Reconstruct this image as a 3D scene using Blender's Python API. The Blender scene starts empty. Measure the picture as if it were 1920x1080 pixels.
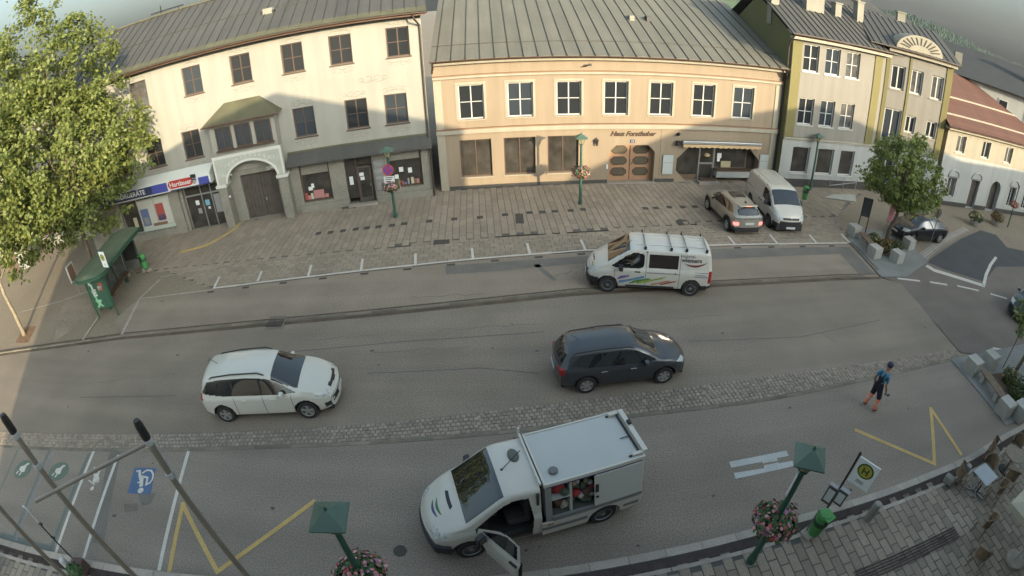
import bpy, bmesh, math, random
from mathutils import Vector, Matrix, noise as mnoise
random.seed(7)
scene = bpy.context.scene
col = scene.collection
R = math.radians

# ------------------------------------------------------------------ camera (wide webcam lens, barrel distorted)
CAM_H, PITCH, ROLL = 10.732, 0.5477, -0.04023
LENS = (1.016599, -0.0114045, 0.0663920, -0.0325694)     # angle from axis, polynomial in radius
cp, sp, cr, sr = math.cos(PITCH), math.sin(PITCH), math.cos(ROLL), math.sin(ROLL)
CAM_M = Matrix(((cr, -sr, 0), (sr*sp, cr*sp, -cp), (sr*cp, cr*cp, sp)))
camd = bpy.data.cameras.new('camera')
cam = bpy.data.objects.new('camera', camd); col.objects.link(cam)
cam.matrix_world = Matrix.Translation((0, 0, CAM_H)) @ CAM_M.to_4x4()
camd.type = 'PANO'
camd.panorama_type = 'FISHEYE_LENS_POLYNOMIAL'
camd.sensor_fit = 'HORIZONTAL'; camd.sensor_width = 36.0; camd.sensor_height = 20.25
MM = 36.0/1.92
camd.fisheye_polynomial_k0 = 0.0
camd.fisheye_polynomial_k1 = -LENS[0]/MM
camd.fisheye_polynomial_k2 = -LENS[1]/MM**2
camd.fisheye_polynomial_k3 = -LENS[2]/MM**3
camd.fisheye_polynomial_k4 = -LENS[3]/MM**4
camd.fisheye_fov = R(178)
camd.clip_start = 0.05; camd.clip_end = 6000
scene.camera = cam

# ------------------------------------------------------------------ sky, sun, exposure
SUN_EL = R(13.5)
SUN_H = Vector((0.549, -0.836, 0)).normalized()            # horizontal direction towards the sun
SUN_DIR = Vector((SUN_H.x*math.cos(SUN_EL), SUN_H.y*math.cos(SUN_EL), math.sin(SUN_EL)))
world = bpy.data.worlds.new('World'); scene.world = world; world.use_nodes = True
wn = world.node_tree; wn.nodes.clear()
sky = wn.nodes.new('ShaderNodeTexSky'); sky.sky_type = 'NISHITA'; sky.sun_disc = False
sky.sun_elevation = SUN_EL; sky.sun_rotation = math.atan2(SUN_H.x, SUN_H.y)
sky.air_density = 1.8; sky.dust_density = 10.0; sky.ozone_density = 1.0
hs = wn.nodes.new('ShaderNodeHueSaturation'); hs.inputs['Saturation'].default_value = 0.5
bg = wn.nodes.new('ShaderNodeBackground'); bg.inputs['Strength'].default_value = 0.15
wo = wn.nodes.new('ShaderNodeOutputWorld')
tn = wn.nodes.new('ShaderNodeMix'); tn.data_type = 'RGBA'; tn.blend_type = 'MULTIPLY'; tn.inputs['Factor'].default_value = 1.0; tn.inputs['B'].default_value = (0.78, 0.955, 1.13, 1)   # cooler morning haze
wn.links.new(sky.outputs[0], hs.inputs['Color']); wn.links.new(hs.outputs[0], tn.inputs['A']); wn.links.new(tn.outputs['Result'], bg.inputs['Color']); wn.links.new(bg.outputs[0], wo.inputs['Surface'])
sd = bpy.data.lights.new('sun', 'SUN'); sd.energy = 2.6; sd.angle = R(0.55); sd.color = (1.0, 0.83, 0.56)
sun = bpy.data.objects.new('sun', sd); col.objects.link(sun)
sun.rotation_euler = SUN_DIR.to_track_quat('Z', 'Y').to_euler(); sun.location = (20, -30, 40)
scene.view_settings.view_transform = 'Standard'; scene.view_settings.look = 'None'
scene.view_settings.gamma = 1.0; scene.view_settings.exposure = 1.76; scene.view_settings.use_curve_mapping = False
scene.cycles.max_bounces = 6; scene.cycles.diffuse_bounces = 3; scene.cycles.glossy_bounces = 3
scene.cycles.transparent_max_bounces = 8; scene.cycles.caustics_reflective = False; scene.cycles.caustics_refractive = False

# ------------------------------------------------------------------ layout helpers: where a sight line meets the ground or a wall
def ray(px, py):
    x, y = (px-960)/1000.0, (540-py)/1000.0
    r = math.hypot(x, y) + 1e-9
    th = LENS[0]*r + LENS[1]*r**2 + LENS[2]*r**3 + LENS[3]*r**4
    s = math.sin(th)/r
    return CAM_M @ Vector((x*s, y*s, -math.cos(th)))
def G(px, py, z=0.0):
    d = ray(px, py); t = (z-CAM_H)/d.z
    return Vector((d.x*t, d.y*t, z))
def GL(pts, z=0.0): return [G(a, b, z) for a, b in pts]

# ------------------------------------------------------------------ object helpers
def link(o, parent=None):
    col.objects.link(o)
    if parent is not None: o.parent = parent
    return o
def tag(o, label=None, cat=None, group=None, kind=None):
    if label: o['label'] = label
    if cat: o['category'] = cat
    if group: o['group'] = group
    if kind: o['kind'] = kind
    return o
def thing(name, label, cat, loc=(0, 0, 0), rz=0.0, group=None):
    o = bpy.data.objects.new(name, None); o.empty_display_size = 0.2
    o.location = loc; o.rotation_euler = (0, 0, rz)
    link(o); tag(o, label, cat, group)
    return o
def mesh_obj(name, verts, faces, mat, parent=None, smooth=False):
    me = bpy.data.meshes.new(name); me.from_pydata([tuple(v) for v in verts], [], faces); me.update()
    if mat is not None: me.materials.append(mat)
    if smooth: me.polygons.foreach_set('use_smooth', [True]*len(me.polygons))
    return link(bpy.data.objects.new(name, me), parent)
def inst(src, parent, loc=None, rz=None, name=None):
    o = bpy.data.objects.new(name or src.name.split('.')[0], src.data); link(o, parent)
    if loc is not None: o.location = loc
    if rz is not None: o.rotation_euler = (0, 0, rz)
    return o
def copy_tree(o, parent=None):
    c = o.copy(); link(c)
    c.parent = parent
    for ch in o.children: copy_tree(ch, c)
    return c

class MB:
    def __init__(s): s.v = []; s.f = []
    def add(s, vs, fs):
        n = len(s.v); s.v += [Vector(v) for v in vs]; s.f += [tuple(n+i for i in f) for f in fs]; return s
    def box(s, x0, x1, y0, y1, z0, z1):
        return s.add([(x0,y0,z0),(x1,y0,z0),(x1,y1,z0),(x0,y1,z0),(x0,y0,z1),(x1,y0,z1),(x1,y1,z1),(x0,y1,z1)],
              [(0,3,2,1),(4,5,6,7),(0,1,5,4),(1,2,6,5),(2,3,7,6),(3,0,4,7)])
    def cbox(s, c, sx, sy, sz, rot=None):
        m = MB().box(-sx/2, sx/2, -sy/2, sy/2, -sz/2, sz/2)
        M = rot if rot is not None else Matrix.Identity(3)
        return s.add([M @ v + Vector(c) for v in m.v], m.f)
    def prism(s, poly, z0, z1):                      # polygon in xy, extruded in z
        n = len(poly)
        a = sum(poly[i][0]*poly[(i+1)%n][1]-poly[(i+1)%n][0]*poly[i][1] for i in range(n))
        if a < 0: poly = poly[::-1]
        vs = [(p[0], p[1], z0) for p in poly] + [(p[0], p[1], z1) for p in poly]
        fs = [tuple(range(n-1, -1, -1)), tuple(range(n, 2*n))] + [(i, (i+1) % n, n+(i+1) % n, n+i) for i in range(n)]
        return s.add(vs, fs)
    def xz(s, poly, y0, y1):                         # polygon in xz, extruded in y
        n = len(poly); a = sum(poly[i][0]*poly[(i+1)%n][1]-poly[(i+1)%n][0]*poly[i][1] for i in range(n))
        if a < 0: poly = poly[::-1]
        vs = [(p[0], y0, p[1]) for p in poly] + [(p[0], y1, p[1]) for p in poly]
        fs = [tuple(range(n)), tuple(range(2*n-1, n-1, -1))] + [(i, n+i, n+(i+1) % n, (i+1) % n) for i in range(n)]
        return s.add(vs, fs)
    def yz(s, poly, x0, x1):
        n = len(poly); a = sum(poly[i][0]*poly[(i+1)%n][1]-poly[(i+1)%n][0]*poly[i][1] for i in range(n))
        if a < 0: poly = poly[::-1]
        vs = [(x0, p[0], p[1]) for p in poly] + [(x1, p[0], p[1]) for p in poly]
        fs = [tuple(range(n-1, -1, -1)), tuple(range(n, 2*n))] + [(i, (i+1) % n, n+(i+1) % n, n+i) for i in range(n)]
        return s.add(vs, fs)
    def tube(s, path, r, n=8, cap=True):
        path = [Vector(p) for p in path]; k = len(path)
        rr = r if isinstance(r, (list, tuple)) else [r]*k
        rings = []; up = None
        for i, p in enumerate(path):
            t = (path[min(i+1, k-1)] - path[max(i-1, 0)]).normalized()
            if up is None:
                up = Vector((0, 0, 1)) if abs(t.z) < 0.9 else Vector((1, 0, 0))
            a = t.cross(up).normalized(); b = a.cross(t).normalized(); up = b
            rings.append([p + (a*math.cos(2*math.pi*j/n) + b*math.sin(2*math.pi*j/n))*rr[i] for j in range(n)])
        vs = [v for ring in rings for v in ring]; fs = []
        for i in range(k-1):
            for j in range(n): fs.append((i*n+j, i*n+(j+1) % n, (i+1)*n+(j+1) % n, (i+1)*n+j))
        if cap: fs += [tuple(range(n-1, -1, -1)), tuple((k-1)*n+j for j in range(n))]
        return s.add(vs, fs)
    def lathe(s, prof, n=16, c=(0, 0, 0)):           # prof: (r, z)
        k = len(prof); vs = []
        for r, z in prof:
            for j in range(n): vs.append((c[0]+r*math.cos(2*math.pi*j/n), c[1]+r*math.sin(2*math.pi*j/n), c[2]+z))
        fs = [(i*n+j, i*n+(j+1) % n, (i+1)*n+(j+1) % n, (i+1)*n+j) for i in range(k-1) for j in range(n)]
        fs += [tuple(range(n-1, -1, -1)), tuple((k-1)*n+j for j in range(n))]
        return s.add(vs, fs)
    def xf(s, M): s.v = [M @ v for v in s.v]; return s
    def build(s, name, mat, parent=None, smooth=False, bevel=0.0):
        o = mesh_obj(name, s.v, s.f, mat, parent, smooth)
        if bevel:
            m = o.modifiers.new('bevel', 'BEVEL'); m.width = bevel; m.segments = 2; m.limit_method = 'ANGLE'; m.angle_limit = R(40)
            m.harden_normals = False
        return o
def sheet(name, poly, z, mat, parent=None):           # flat polygon with triangulated ngon
    bm = bmesh.new(); vs = [bm.verts.new((p[0], p[1], z)) for p in poly]
    f = bm.faces.new(vs); f.normal_update()
    if f.normal.z < 0: f.normal_flip()
    bmesh.ops.triangulate(bm, faces=bm.faces[:])
    me = bpy.data.meshes.new(name); bm.to_mesh(me); bm.free(); me.materials.append(mat)
    return link(bpy.data.objects.new(name, me), parent)
def strip(name, pts, w, z, mat, parent=None):         # painted line of width w along points
    P = [Vector((p[0], p[1], 0)) for p in pts]; L = []; Rr = []
    for i, p in enumerate(P):
        d = (P[min(i+1, len(P)-1)] - P[max(i-1, 0)]).normalized(); nrm = Vector((-d.y, d.x, 0))
        k = 1.0
        if 0 < i < len(P)-1:
            d1 = (P[i]-P[i-1]).normalized(); k = 1.0/max(0.35, nrm.dot(Vector((-d1.y, d1.x, 0))))
        L.append(p + nrm*w/2*k); Rr.append(p - nrm*w/2*k)
    vs = [(v.x, v.y, z) for v in Rr] + [(v.x, v.y, z) for v in L]; n = len(P)
    fs = [(i, i+1, n+i+1, n+i) for i in range(n-1)]
    return mesh_obj(name, vs, fs, mat, parent)

def text_mesh(name, body, size, mat, parent, M, extrude=0.004, shear=0.0, offset=0.0, align='CENTER', spacing=1.0):
    cu = bpy.data.curves.new('lettering', 'FONT'); cu.body = body; cu.size = size; cu.extrude = extrude
    cu.shear = shear; cu.offset = offset; cu.align_x = align; cu.space_character = spacing; cu.resolution_u = 3
    to = bpy.data.objects.new('lettering_source', cu); col.objects.link(to)
    bpy.context.view_layer.update()
    me = bpy.data.meshes.new_from_object(to.evaluated_get(bpy.context.evaluated_depsgraph_get()))
    bpy.data.objects.remove(to); bpy.data.curves.remove(cu)
    me.materials.clear(); me.materials.append(mat); me.transform(M); me.name = name
    return link(bpy.data.objects.new(name, me), parent)
def frame(origin, xdir, zdir=(0, 0, 1)):              # matrix whose local X runs along xdir, local Y along zdir (for lettering) and Z out
    x = Vector(xdir).normalized(); y = Vector(zdir).normalized(); z = x.cross(y)
    M = Matrix((x, y, z)).transposed().to_4x4(); M.translation = Vector(origin); return M

# ------------------------------------------------------------------ materials
def mat(name, rgb, rough=0.8, metal=0.0, spec=0.5, noise=0.0, nscale=4.0, noise2=0.0, n2scale=40.0, bump=0.0, bscale=60.0,
        island=0.0, tint=None, tscale=0.6, tamt=0.0, coat=0.0, emit=None, estr=0.0, coords='Object', alpha=1.0, transm=0.0, streak=0.0, sdir=(0.06, 0.9, 1.0), sscale=1.0):
    m = bpy.data.materials.new(name); m.use_nodes = True; nt = m.node_tree; N = nt.nodes; L = nt.links
    b = N['Principled BSDF']; b.inputs['Roughness'].default_value = rough; b.inputs['Metallic'].default_value = metal
    b.inputs['Specular IOR Level'].default_value = spec; b.inputs['Coat Weight'].default_value = coat; b.inputs['Coat Roughness'].default_value = 0.06
    b.inputs['Alpha'].default_value = alpha; b.inputs['Transmission Weight'].default_value = transm
    rgb = (*rgb, 1.0)
    b.inputs['Base Color'].default_value = rgb
    if emit: b.inputs['Emission Color'].default_value = (*emit, 1); b.inputs['Emission Strength'].default_value = estr
    cur = None
    def base():
        nonlocal cur
        if cur is None:
            n = N.new('ShaderNodeRGB'); n.outputs[0].default_value = rgb; cur = n.outputs[0]
        return cur
    co = None
    def coord():
        nonlocal co
        if co is None:
            if coords == 'World': co = N.new('ShaderNodeNewGeometry').outputs['Position']
            else: co = N.new('ShaderNodeTexCoord').outputs[coords]
        return co
    def mul(fac_socket, lo, hi):
        nonlocal cur
        base()
        mr = N.new('ShaderNodeMapRange'); mr.inputs['From Min'].default_value = 0.25; mr.inputs['From Max'].default_value = 0.75
        mr.inputs['To Min'].default_value = lo; mr.inputs['To Max'].default_value = hi; L.new(fac_socket, mr.inputs['Value'])
        mx = N.new('ShaderNodeVectorMath'); mx.operation = 'SCALE'; L.new(cur, mx.inputs[0]); L.new(mr.outputs[0], mx.inputs['Scale']); cur = mx.outputs[0]
    def ntex(scale, detail=4.0):
        t = N.new('ShaderNodeTexNoise'); t.inputs['Scale'].default_value = scale; t.inputs['Detail'].default_value = detail
        L.new(coord(), t.inputs['Vector']); return t.outputs['Fac']
    if tint is not None and tamt > 0:
        base(); mx = N.new('ShaderNodeMix'); mx.data_type = 'RGBA'
        mr = N.new('ShaderNodeMapRange'); mr.inputs['From Min'].default_value = 0.8; mr.inputs['From Max'].default_value = 0.68; mr.inputs['To Max'].default_value = tamt
        L.new(ntex(tscale, 6), mr.inputs['Value']); L.new(mr.outputs[0], mx.inputs['Factor']); L.new(cur, mx.inputs['A']); mx.inputs['B'].default_value = (*tint, 1); cur = mx.outputs['Result']
    if streak:
        mp = N.new('ShaderNodeMapping'); mp.inputs['Scale'].default_value = sdir; L.new(coord(), mp.inputs['Vector'])
        if coords == 'World': mp.inputs['Rotation'].default_value = (0, 0, -0.05)
        t = N.new('ShaderNodeTexNoise'); t.inputs['Scale'].default_value = sscale; t.inputs['Detail'].default_value = 5; L.new(mp.outputs[0], t.inputs['Vector']); mul(t.outputs['Fac'], 1-streak, 1+streak)
    if noise: mul(ntex(nscale), 1-noise, 1+noise)
    if noise2: mul(ntex(n2scale, 2), 1-noise2, 1+noise2)
    if island:
        base(); gi = N.new('ShaderNodeNewGeometry'); oi = N.new('ShaderNodeObjectInfo')
        ad = N.new('ShaderNodeMath'); ad.operation = 'ADD'; L.new(gi.outputs['Random Per Island'], ad.inputs[0]); L.new(oi.outputs['Random'], ad.inputs[1])
        fr = N.new('ShaderNodeMath'); fr.operation = 'FRACT'; L.new(ad.outputs[0], fr.inputs[0])
        mr = N.new('ShaderNodeMapRange'); mr.inputs['To Min'].default_value = 1-island; mr.inputs['To Max'].default_value = 1+island; L.new(fr.outputs[0], mr.inputs['Value'])
        mx = N.new('ShaderNodeVectorMath'); mx.operation = 'SCALE'; L.new(cur, mx.inputs[0]); L.new(mr.outputs[0], mx.inputs['Scale']); cur = mx.outputs[0]
    if cur is not None: L.new(cur, b.inputs['Base Color'])
    if bump:
        bp = N.new('ShaderNodeBump'); bp.inputs['Strength'].default_value = bump; bp.inputs['Distance'].default_value = 0.01
        L.new(ntex(bscale, 3), bp.inputs['Height']); L.new(bp.outputs[0], b.inputs['Normal'])
    return m
# ================================================================== GROUND
def pix(p):
    d = CAM_M.transposed() @ (Vector(p) - Vector((0, 0, CAM_H))); d.normalize()
    th = math.acos(max(-1, min(1, -d.z)))
    lo, hi = 0.0, 1.6
    for _ in range(30):
        r = (lo+hi)/2
        if LENS[0]*r + LENS[1]*r**2 + LENS[2]*r**3 + LENS[3]*r**4 < th: lo = r
        else: hi = r
    k = math.hypot(d.x, d.y) + 1e-9
    return 960 + 1000*lo*d.x/k, 540 - 1000*lo*d.y/k
def in_poly(x, y, poly):
    c = False; n = len(poly); j = n-1
    for i in range(n):
        if (poly[i][1] > y) != (poly[j][1] > y) and x < (poly[j][0]-poly[i][0])*(y-poly[i][1])/(poly[j][1]-poly[i][1]) + poly[i][0]: c = not c
        j = i
    return c
def resample(pts, step):
    P = [Vector((p[0], p[1], 0)) for p in pts]; out = []; carry = 0.0
    for a, b in zip(P, P[1:]):
        L = (b-a).length; s = carry
        while s < L: out.append(a + (b-a)*(s/L)); s += step
        carry = s - L
    return out
def offset_line(pts, d):
    P = [Vector((p[0], p[1], 0)) for p in pts]; out = []
    for i, p in enumerate(P):
        t = (P[min(i+1, len(P)-1)] - P[max(i-1, 0)]).normalized(); out.append(p + Vector((-t.y, t.x, 0))*d)
    return out

M_ground = mat('old_asphalt', (0.294, 0.236, 0.168), 0.92, noise=0.10, nscale=0.35, noise2=0.30, n2scale=22, bump=0.35, bscale=90, coords='World', tint=(0.195, 0.156, 0.111), tscale=0.16, tamt=0.7)
M_road = mat('road_asphalt', (0.271, 0.221, 0.168), 0.9, noise=0.12, nscale=0.5, noise2=0.46, n2scale=26, bump=0.4, bscale=110, coords='World', tint=(0.206, 0.167, 0.126), tscale=0.22, tamt=0.85, streak=0.16)
M_bay = mat('bay_asphalt', (0.307, 0.248, 0.186), 0.92, noise=0.12, nscale=0.6, noise2=0.46, n2scale=24, bump=0.4, bscale=100, coords='World', tint=(0.231, 0.185, 0.137), tscale=0.3, tamt=0.8, streak=0.16)
M_park = mat('parking_asphalt', (0.265, 0.219, 0.175), 0.9, noise=0.10, nscale=0.45, noise2=0.46, n2scale=28, bump=0.4, bscale=110, coords='World', tint=(0.202, 0.169, 0.133), tscale=0.25, tamt=0.8, streak=0.16)
M_dark = mat('fresh_asphalt', (0.158, 0.129, 0.104), 0.9, noise=0.12, nscale=0.6, noise2=0.30, n2scale=26, bump=0.4, bscale=110, coords='World', streak=0.10)
M_patch = mat('patch_asphalt', (0.154, 0.139, 0.117), 0.9, noise=0.14, nscale=1.2, noise2=0.22, n2scale=28, bump=0.4, bscale=110, coords='World')
M_joint = mat('joint_mortar', (0.085, 0.082, 0.074), 0.95, noise=0.2, nscale=3, coords='World')
M_joint2 = mat('joint_sand', (0.110, 0.100, 0.084), 0.95, noise=0.2, nscale=3, coords='World')
M_paver = mat('paver_granite', (0.303, 0.244, 0.180), 0.88, noise=0.12, nscale=0.5, noise2=0.18, n2scale=30, island=0.11, bump=0.3, bscale=70, coords='World', tint=(0.195, 0.155, 0.113), tscale=0.35, tamt=0.28)
M_paver2 = mat('paver_grey', (0.314, 0.260, 0.199), 0.88, noise=0.14, nscale=0.7, noise2=0.2, n2scale=30, island=0.20, bump=0.35, bscale=70, coords='World', tint=(0.213, 0.174, 0.130), tscale=0.6, tamt=0.6)
M_cobble = mat('cobble_stone', (0.275, 0.222, 0.171), 0.88, noise=0.12, nscale=0.8, noise2=0.2, n2scale=40, island=0.20, bump=0.4, bscale=80, coords='World')
M_kerb = mat('kerb_granite', (0.325, 0.282, 0.234), 0.88, noise=0.14, nscale=2, noise2=0.22, n2scale=50, island=0.14, bump=0.3, bscale=80, coords='World')
M_gutter = mat('gutter_dirt', (0.098, 0.072, 0.048), 0.95, noise=0.35, nscale=1.3, noise2=0.3, n2scale=20, coords='World')
M_iron = mat('drain_iron', (0.075, 0.058, 0.05), 0.75, metal=0.2, noise=0.25, nscale=6, coords='World')
M_darkstone = mat('dark_stone', (0.062, 0.055, 0.046), 0.9, noise=0.2, nscale=8, coords='World')
def paint(name, rgb, wear=0.35):
    return mat(name, rgb, 0.75, noise=0.10, nscale=1.5, noise2=0.22, n2scale=30, bump=0.3, bscale=100, coords='World', tint=(0.14, 0.138, 0.13), tscale=5.0, tamt=wear)
M_white = paint('road_paint_white', (0.646, 0.592, 0.507), 0.25)
M_yellow = paint('road_paint_yellow', (0.593, 0.382, 0.102), 0.30)
M_green = paint('road_paint_green', (0.085, 0.150, 0.105), 0.75)
M_green2 = paint('road_paint_green_disc', (0.055, 0.135, 0.060), 0.60)
M_blue = paint('road_paint_blue', (0.045, 0.115, 0.26), 0.30)

tag(sheet('ground', [(-900, -500), (900, -500), (900, 1500), (-900, 1500)], -0.03, M_ground), kind='structure')

KF = GL([(67, 653), (233, 630), (480, 607), (697, 587), (960, 560), (1077, 548), (1343, 532), (1573, 520), (1648, 518)])      # far kerb
KF = [Vector((-60, 7.0, 0)), Vector((-36, 11.4, 0))] + KF
CU = GL([(480, 808), (780, 787), (960, 765), (1193, 738), (1440, 705), (1563, 690), (1790, 655)])                                # sett strip, road side
CL = GL([(480, 835), (780, 820), (960, 805), (1193, 775), (1440, 745), (1563, 721), (1795, 668)])                                # sett strip, parking side
CU = [Vector((-60, 2.6, 0)), Vector((-20.5, 8.2, 0))] + CU; CL = [Vector((-60, 1.9, 0)), Vector((-20.5, 7.45, 0))] + CL
KN = GL([(0, 1011), (65, 1029.5), (130, 1044), (227, 1064)]) + [Vector((-5, 5.05, 0))] + GL([(1007, 1073), (1173, 1047), (1337, 1013), (1500, 968), (1673, 915), (1810, 860), (1880, 817)])
KN = [Vector((-60, -3.2, 0)), Vector((-30, 1.2, 0))] + KN
KN = KN + [Vector((22, 7.0, 0)), Vector((60, 9.0, 0))]
PL = GL([(400, 541), (480, 531), (677, 508), (888, 486), (960, 480), (1093, 470), (1347, 460), (1590, 456)])                     # white line of the parking bays

road_edge_right = GL([(1690, 532), (1740, 590), (1800, 660)])
road = tag(sheet('road', KF + road_edge_right[:2] + CU[::-1], 0.0, M_road), kind='structure')
busbay = tag(sheet('bus_bay', KF[3:] + [PL[-1] + Vector((0.02, -0.12, 0))] + [p + Vector((0, -0.14, 0)) for p in PL[::-1][1:]] + GL([(330, 552), (260, 560), (215, 600)]) , 0.0, M_bay), kind='structure')
parking = tag(sheet('parking_area', CL + [Vector((19.5, 9.4, 0)), Vector((17.3, 6.7, 0))] + KN[:-2][::-1], 0.0, M_park), kind='structure')
side = tag(sheet('side_road', GL([(1652, 521), (1737, 490), (1770, 466), (1800, 447), (1838, 431), (1868, 440), (1888, 463), (1920, 470)]) + [Vector((52, 21, 0)), Vector((60, 16, 0)), Vector((60, 10.5, 0)), Vector((26, 10.6, 0))] + GL([(1850, 668), (1800, 660), (1740, 590), (1690, 532)]), 0.0, M_dark), kind='structure')

# dark repair strips
sheet('asphalt_patch', GL([(835, 499), (960, 490), (1100, 480), (1130, 478), (1130, 490), (960, 506), (836, 515)]), 0.004, M_patch, busbay)
sheet('asphalt_patch', GL([(1335, 467), (1592, 463), (1640, 513), (1612, 516), (1575, 476), (1335, 486)]), 0.004, M_patch, busbay)
sheet('asphalt_patch', GL([(1000, 497), (1010, 495), (1045, 525), (1036, 527)]), 0.004, M_patch, busbay)
sheet('asphalt_patch', GL([(1737, 491), (1800, 449), (1838, 432), (1868, 441), (1888, 464), (1920, 471), (1925, 500), (1868, 500), (1845, 528), (1770, 505)]), 0.004, mat('repair_asphalt', (0.062, 0.062, 0.060), 0.9, noise=0.12, nscale=0.8, noise2=0.2, n2scale=28, coords='World'), side)
sheet('asphalt_patch', GL([(208, 838), (230, 838), (195, 1020), (172, 1018)]), 0.004, M_patch, parking)
sheet('asphalt_patch', GL([(258, 925), (292, 925), (282, 945), (266, 950)]), 0.004, M_patch, parking)
sheet('asphalt_patch', GL([(232, 945), (258, 944), (259, 958), (234, 960)]), 0.008, M_dark, parking)
rs = random.Random(3)
for (a, b, c, d) in [(770, 558, 905, 552), (560, 640, 700, 628), (820, 620, 1010, 606), (1180, 600, 1360, 592), (1480, 600, 1570, 640), (700, 660, 880, 650), (160, 720, 330, 700), (1120, 500, 1030, 520), (870, 880, 1000, 870)]:
    n = 9; pts = [G(a+(c-a)*i/n, b+(d-b)*i/n + rs.uniform(-2.5, 2.5)) for i in range(n+1)]
    strip('asphalt_crack', pts, 0.035, 0.004, M_patch, road if b < 800 else parking)

# far kerb: stones and the brown gutter beside them
kerb = bpy.data.objects.new('kerb', None); link(kerb); tag(kerb, kind='structure')
strip('gutter', offset_line(KF, -0.16), 0.22, 0.006, M_gutter, kerb)
strip('gutter', offset_line(KF, 0.22), 0.10, 0.006, M_gutter, kerb)
ks = MB().box(-0.49, 0.49, -0.06, 0.06, -0.02, 0.035).build('kerb_stone', mat('kerb_brown', (.17, .145, .11), .9, noise=.25, nscale=1.5, island=.2, coords='World'), kerb, bevel=0.012)
pts = resample(KF[1:], 1.0); first = True
for a, b in zip(pts, pts[1:]):
    m = (a+b)/2; o = ks if first else inst(ks, kerb); first = False
    if o is not ks:
        md = o.modifiers.new('bevel', 'BEVEL'); md.width = 0.012; md.segments = 1
    o.location = (m.x, m.y + 0.04, rs.uniform(-0.006, 0.006)); o.rotation_euler = (0, 0, math.atan2((b-a).y, (b-a).x) + rs.uniform(-0.01, 0.01))
# right end kerb of the bay
KR = GL([(1590, 456), (1650, 520)])
pts = resample(KR, 0.95)
for a, b in zip(pts, pts[1:]):
    m = (a+b)/2; o = inst(ks, kerb, (m.x+0.3, m.y, 0.03), math.atan2((b-a).y, (b-a).x))

# sett strip across the road: thousands of little stones
strip('sett_bed', [(a+b)/2 for a, b in zip(CU, CL)], 0.95, -0.006, mat('sett_sand', (.175, .160, .135), .95, noise=.2, nscale=3, coords='World'), road)
mb = MB(); rs = random.Random(5)
SL = [(a, b) for a, b in zip(CU, CL)][1:]
rows = 6
cent = resample([(a+b)/2 for a, b in SL], 0.145)
def across(p):
    best = None
    for i in range(len(SL)-1):
        m0 = (SL[i][0]+SL[i][1])/2; m1 = (SL[i+1][0]+SL[i+1][1])/2
        d = m1-m0; t = (p-m0).dot(d)/d.dot(d)
        if -0.01 <= t <= 1.01: return SL[i][0].lerp(SL[i+1][0], t), SL[i][1].lerp(SL[i+1][1], t), d.normalized()
    return None
for k, p in enumerate(cent):
    q = across(p)
    if not q: continue
    u, l, d = q; w = (u-l).length; n = max(4, round(w/0.145))
    for r in range(n):
        c = l.lerp(u, (r+0.5)/n) + d*(0.072 if r % 2 else 0) + Vector((rs.uniform(-.012, .012), rs.uniform(-.012, .012), 0))
        sx, sy = rs.uniform(0.108, 0.128), rs.uniform(0.105, 0.125); h = rs.uniform(0.008, 0.026); a = math.atan2(d.y, d.x) + rs.uniform(-.12, .12)
        ca, sa = math.cos(a), math.sin(a); vs = []
        for (fx, zz) in ((1.0, -0.01), (0.97, h*0.55), (0.72, h)):
            for (ex, ey) in ((-1, -1), (1, -1), (1, 1), (-1, 1)):
                x, y = ex*sx/2*fx, ey*sy/2*fx; vs.append((c.x + x*ca - y*sa, c.y + x*sa + y*ca, zz))
        mb.add(vs, [(0, 1, 5, 4), (1, 2, 6, 5), (2, 3, 7, 6), (3, 0, 4, 7), (4, 5, 9, 8), (5, 6, 10, 9), (6, 7, 11, 10), (7, 4, 8, 11), (8, 9, 10, 11)])
tag(mb.build('cobbles', M_cobble, road), kind='stuff')
for a, b in zip(resample(offset_line(CL, -0.09), 0.6), resample(offset_line(CL, -0.09), 0.6)[1:]):
    m = (a+b)/2
    if m.x < -22 or m.x > 18: continue
    o = inst(ks, parking, (m.x, m.y, -0.022), math.atan2((b-a).y, (b-a).x), 'edging_stone'); o.scale = (0.6, 1.0, 1.0)

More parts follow.
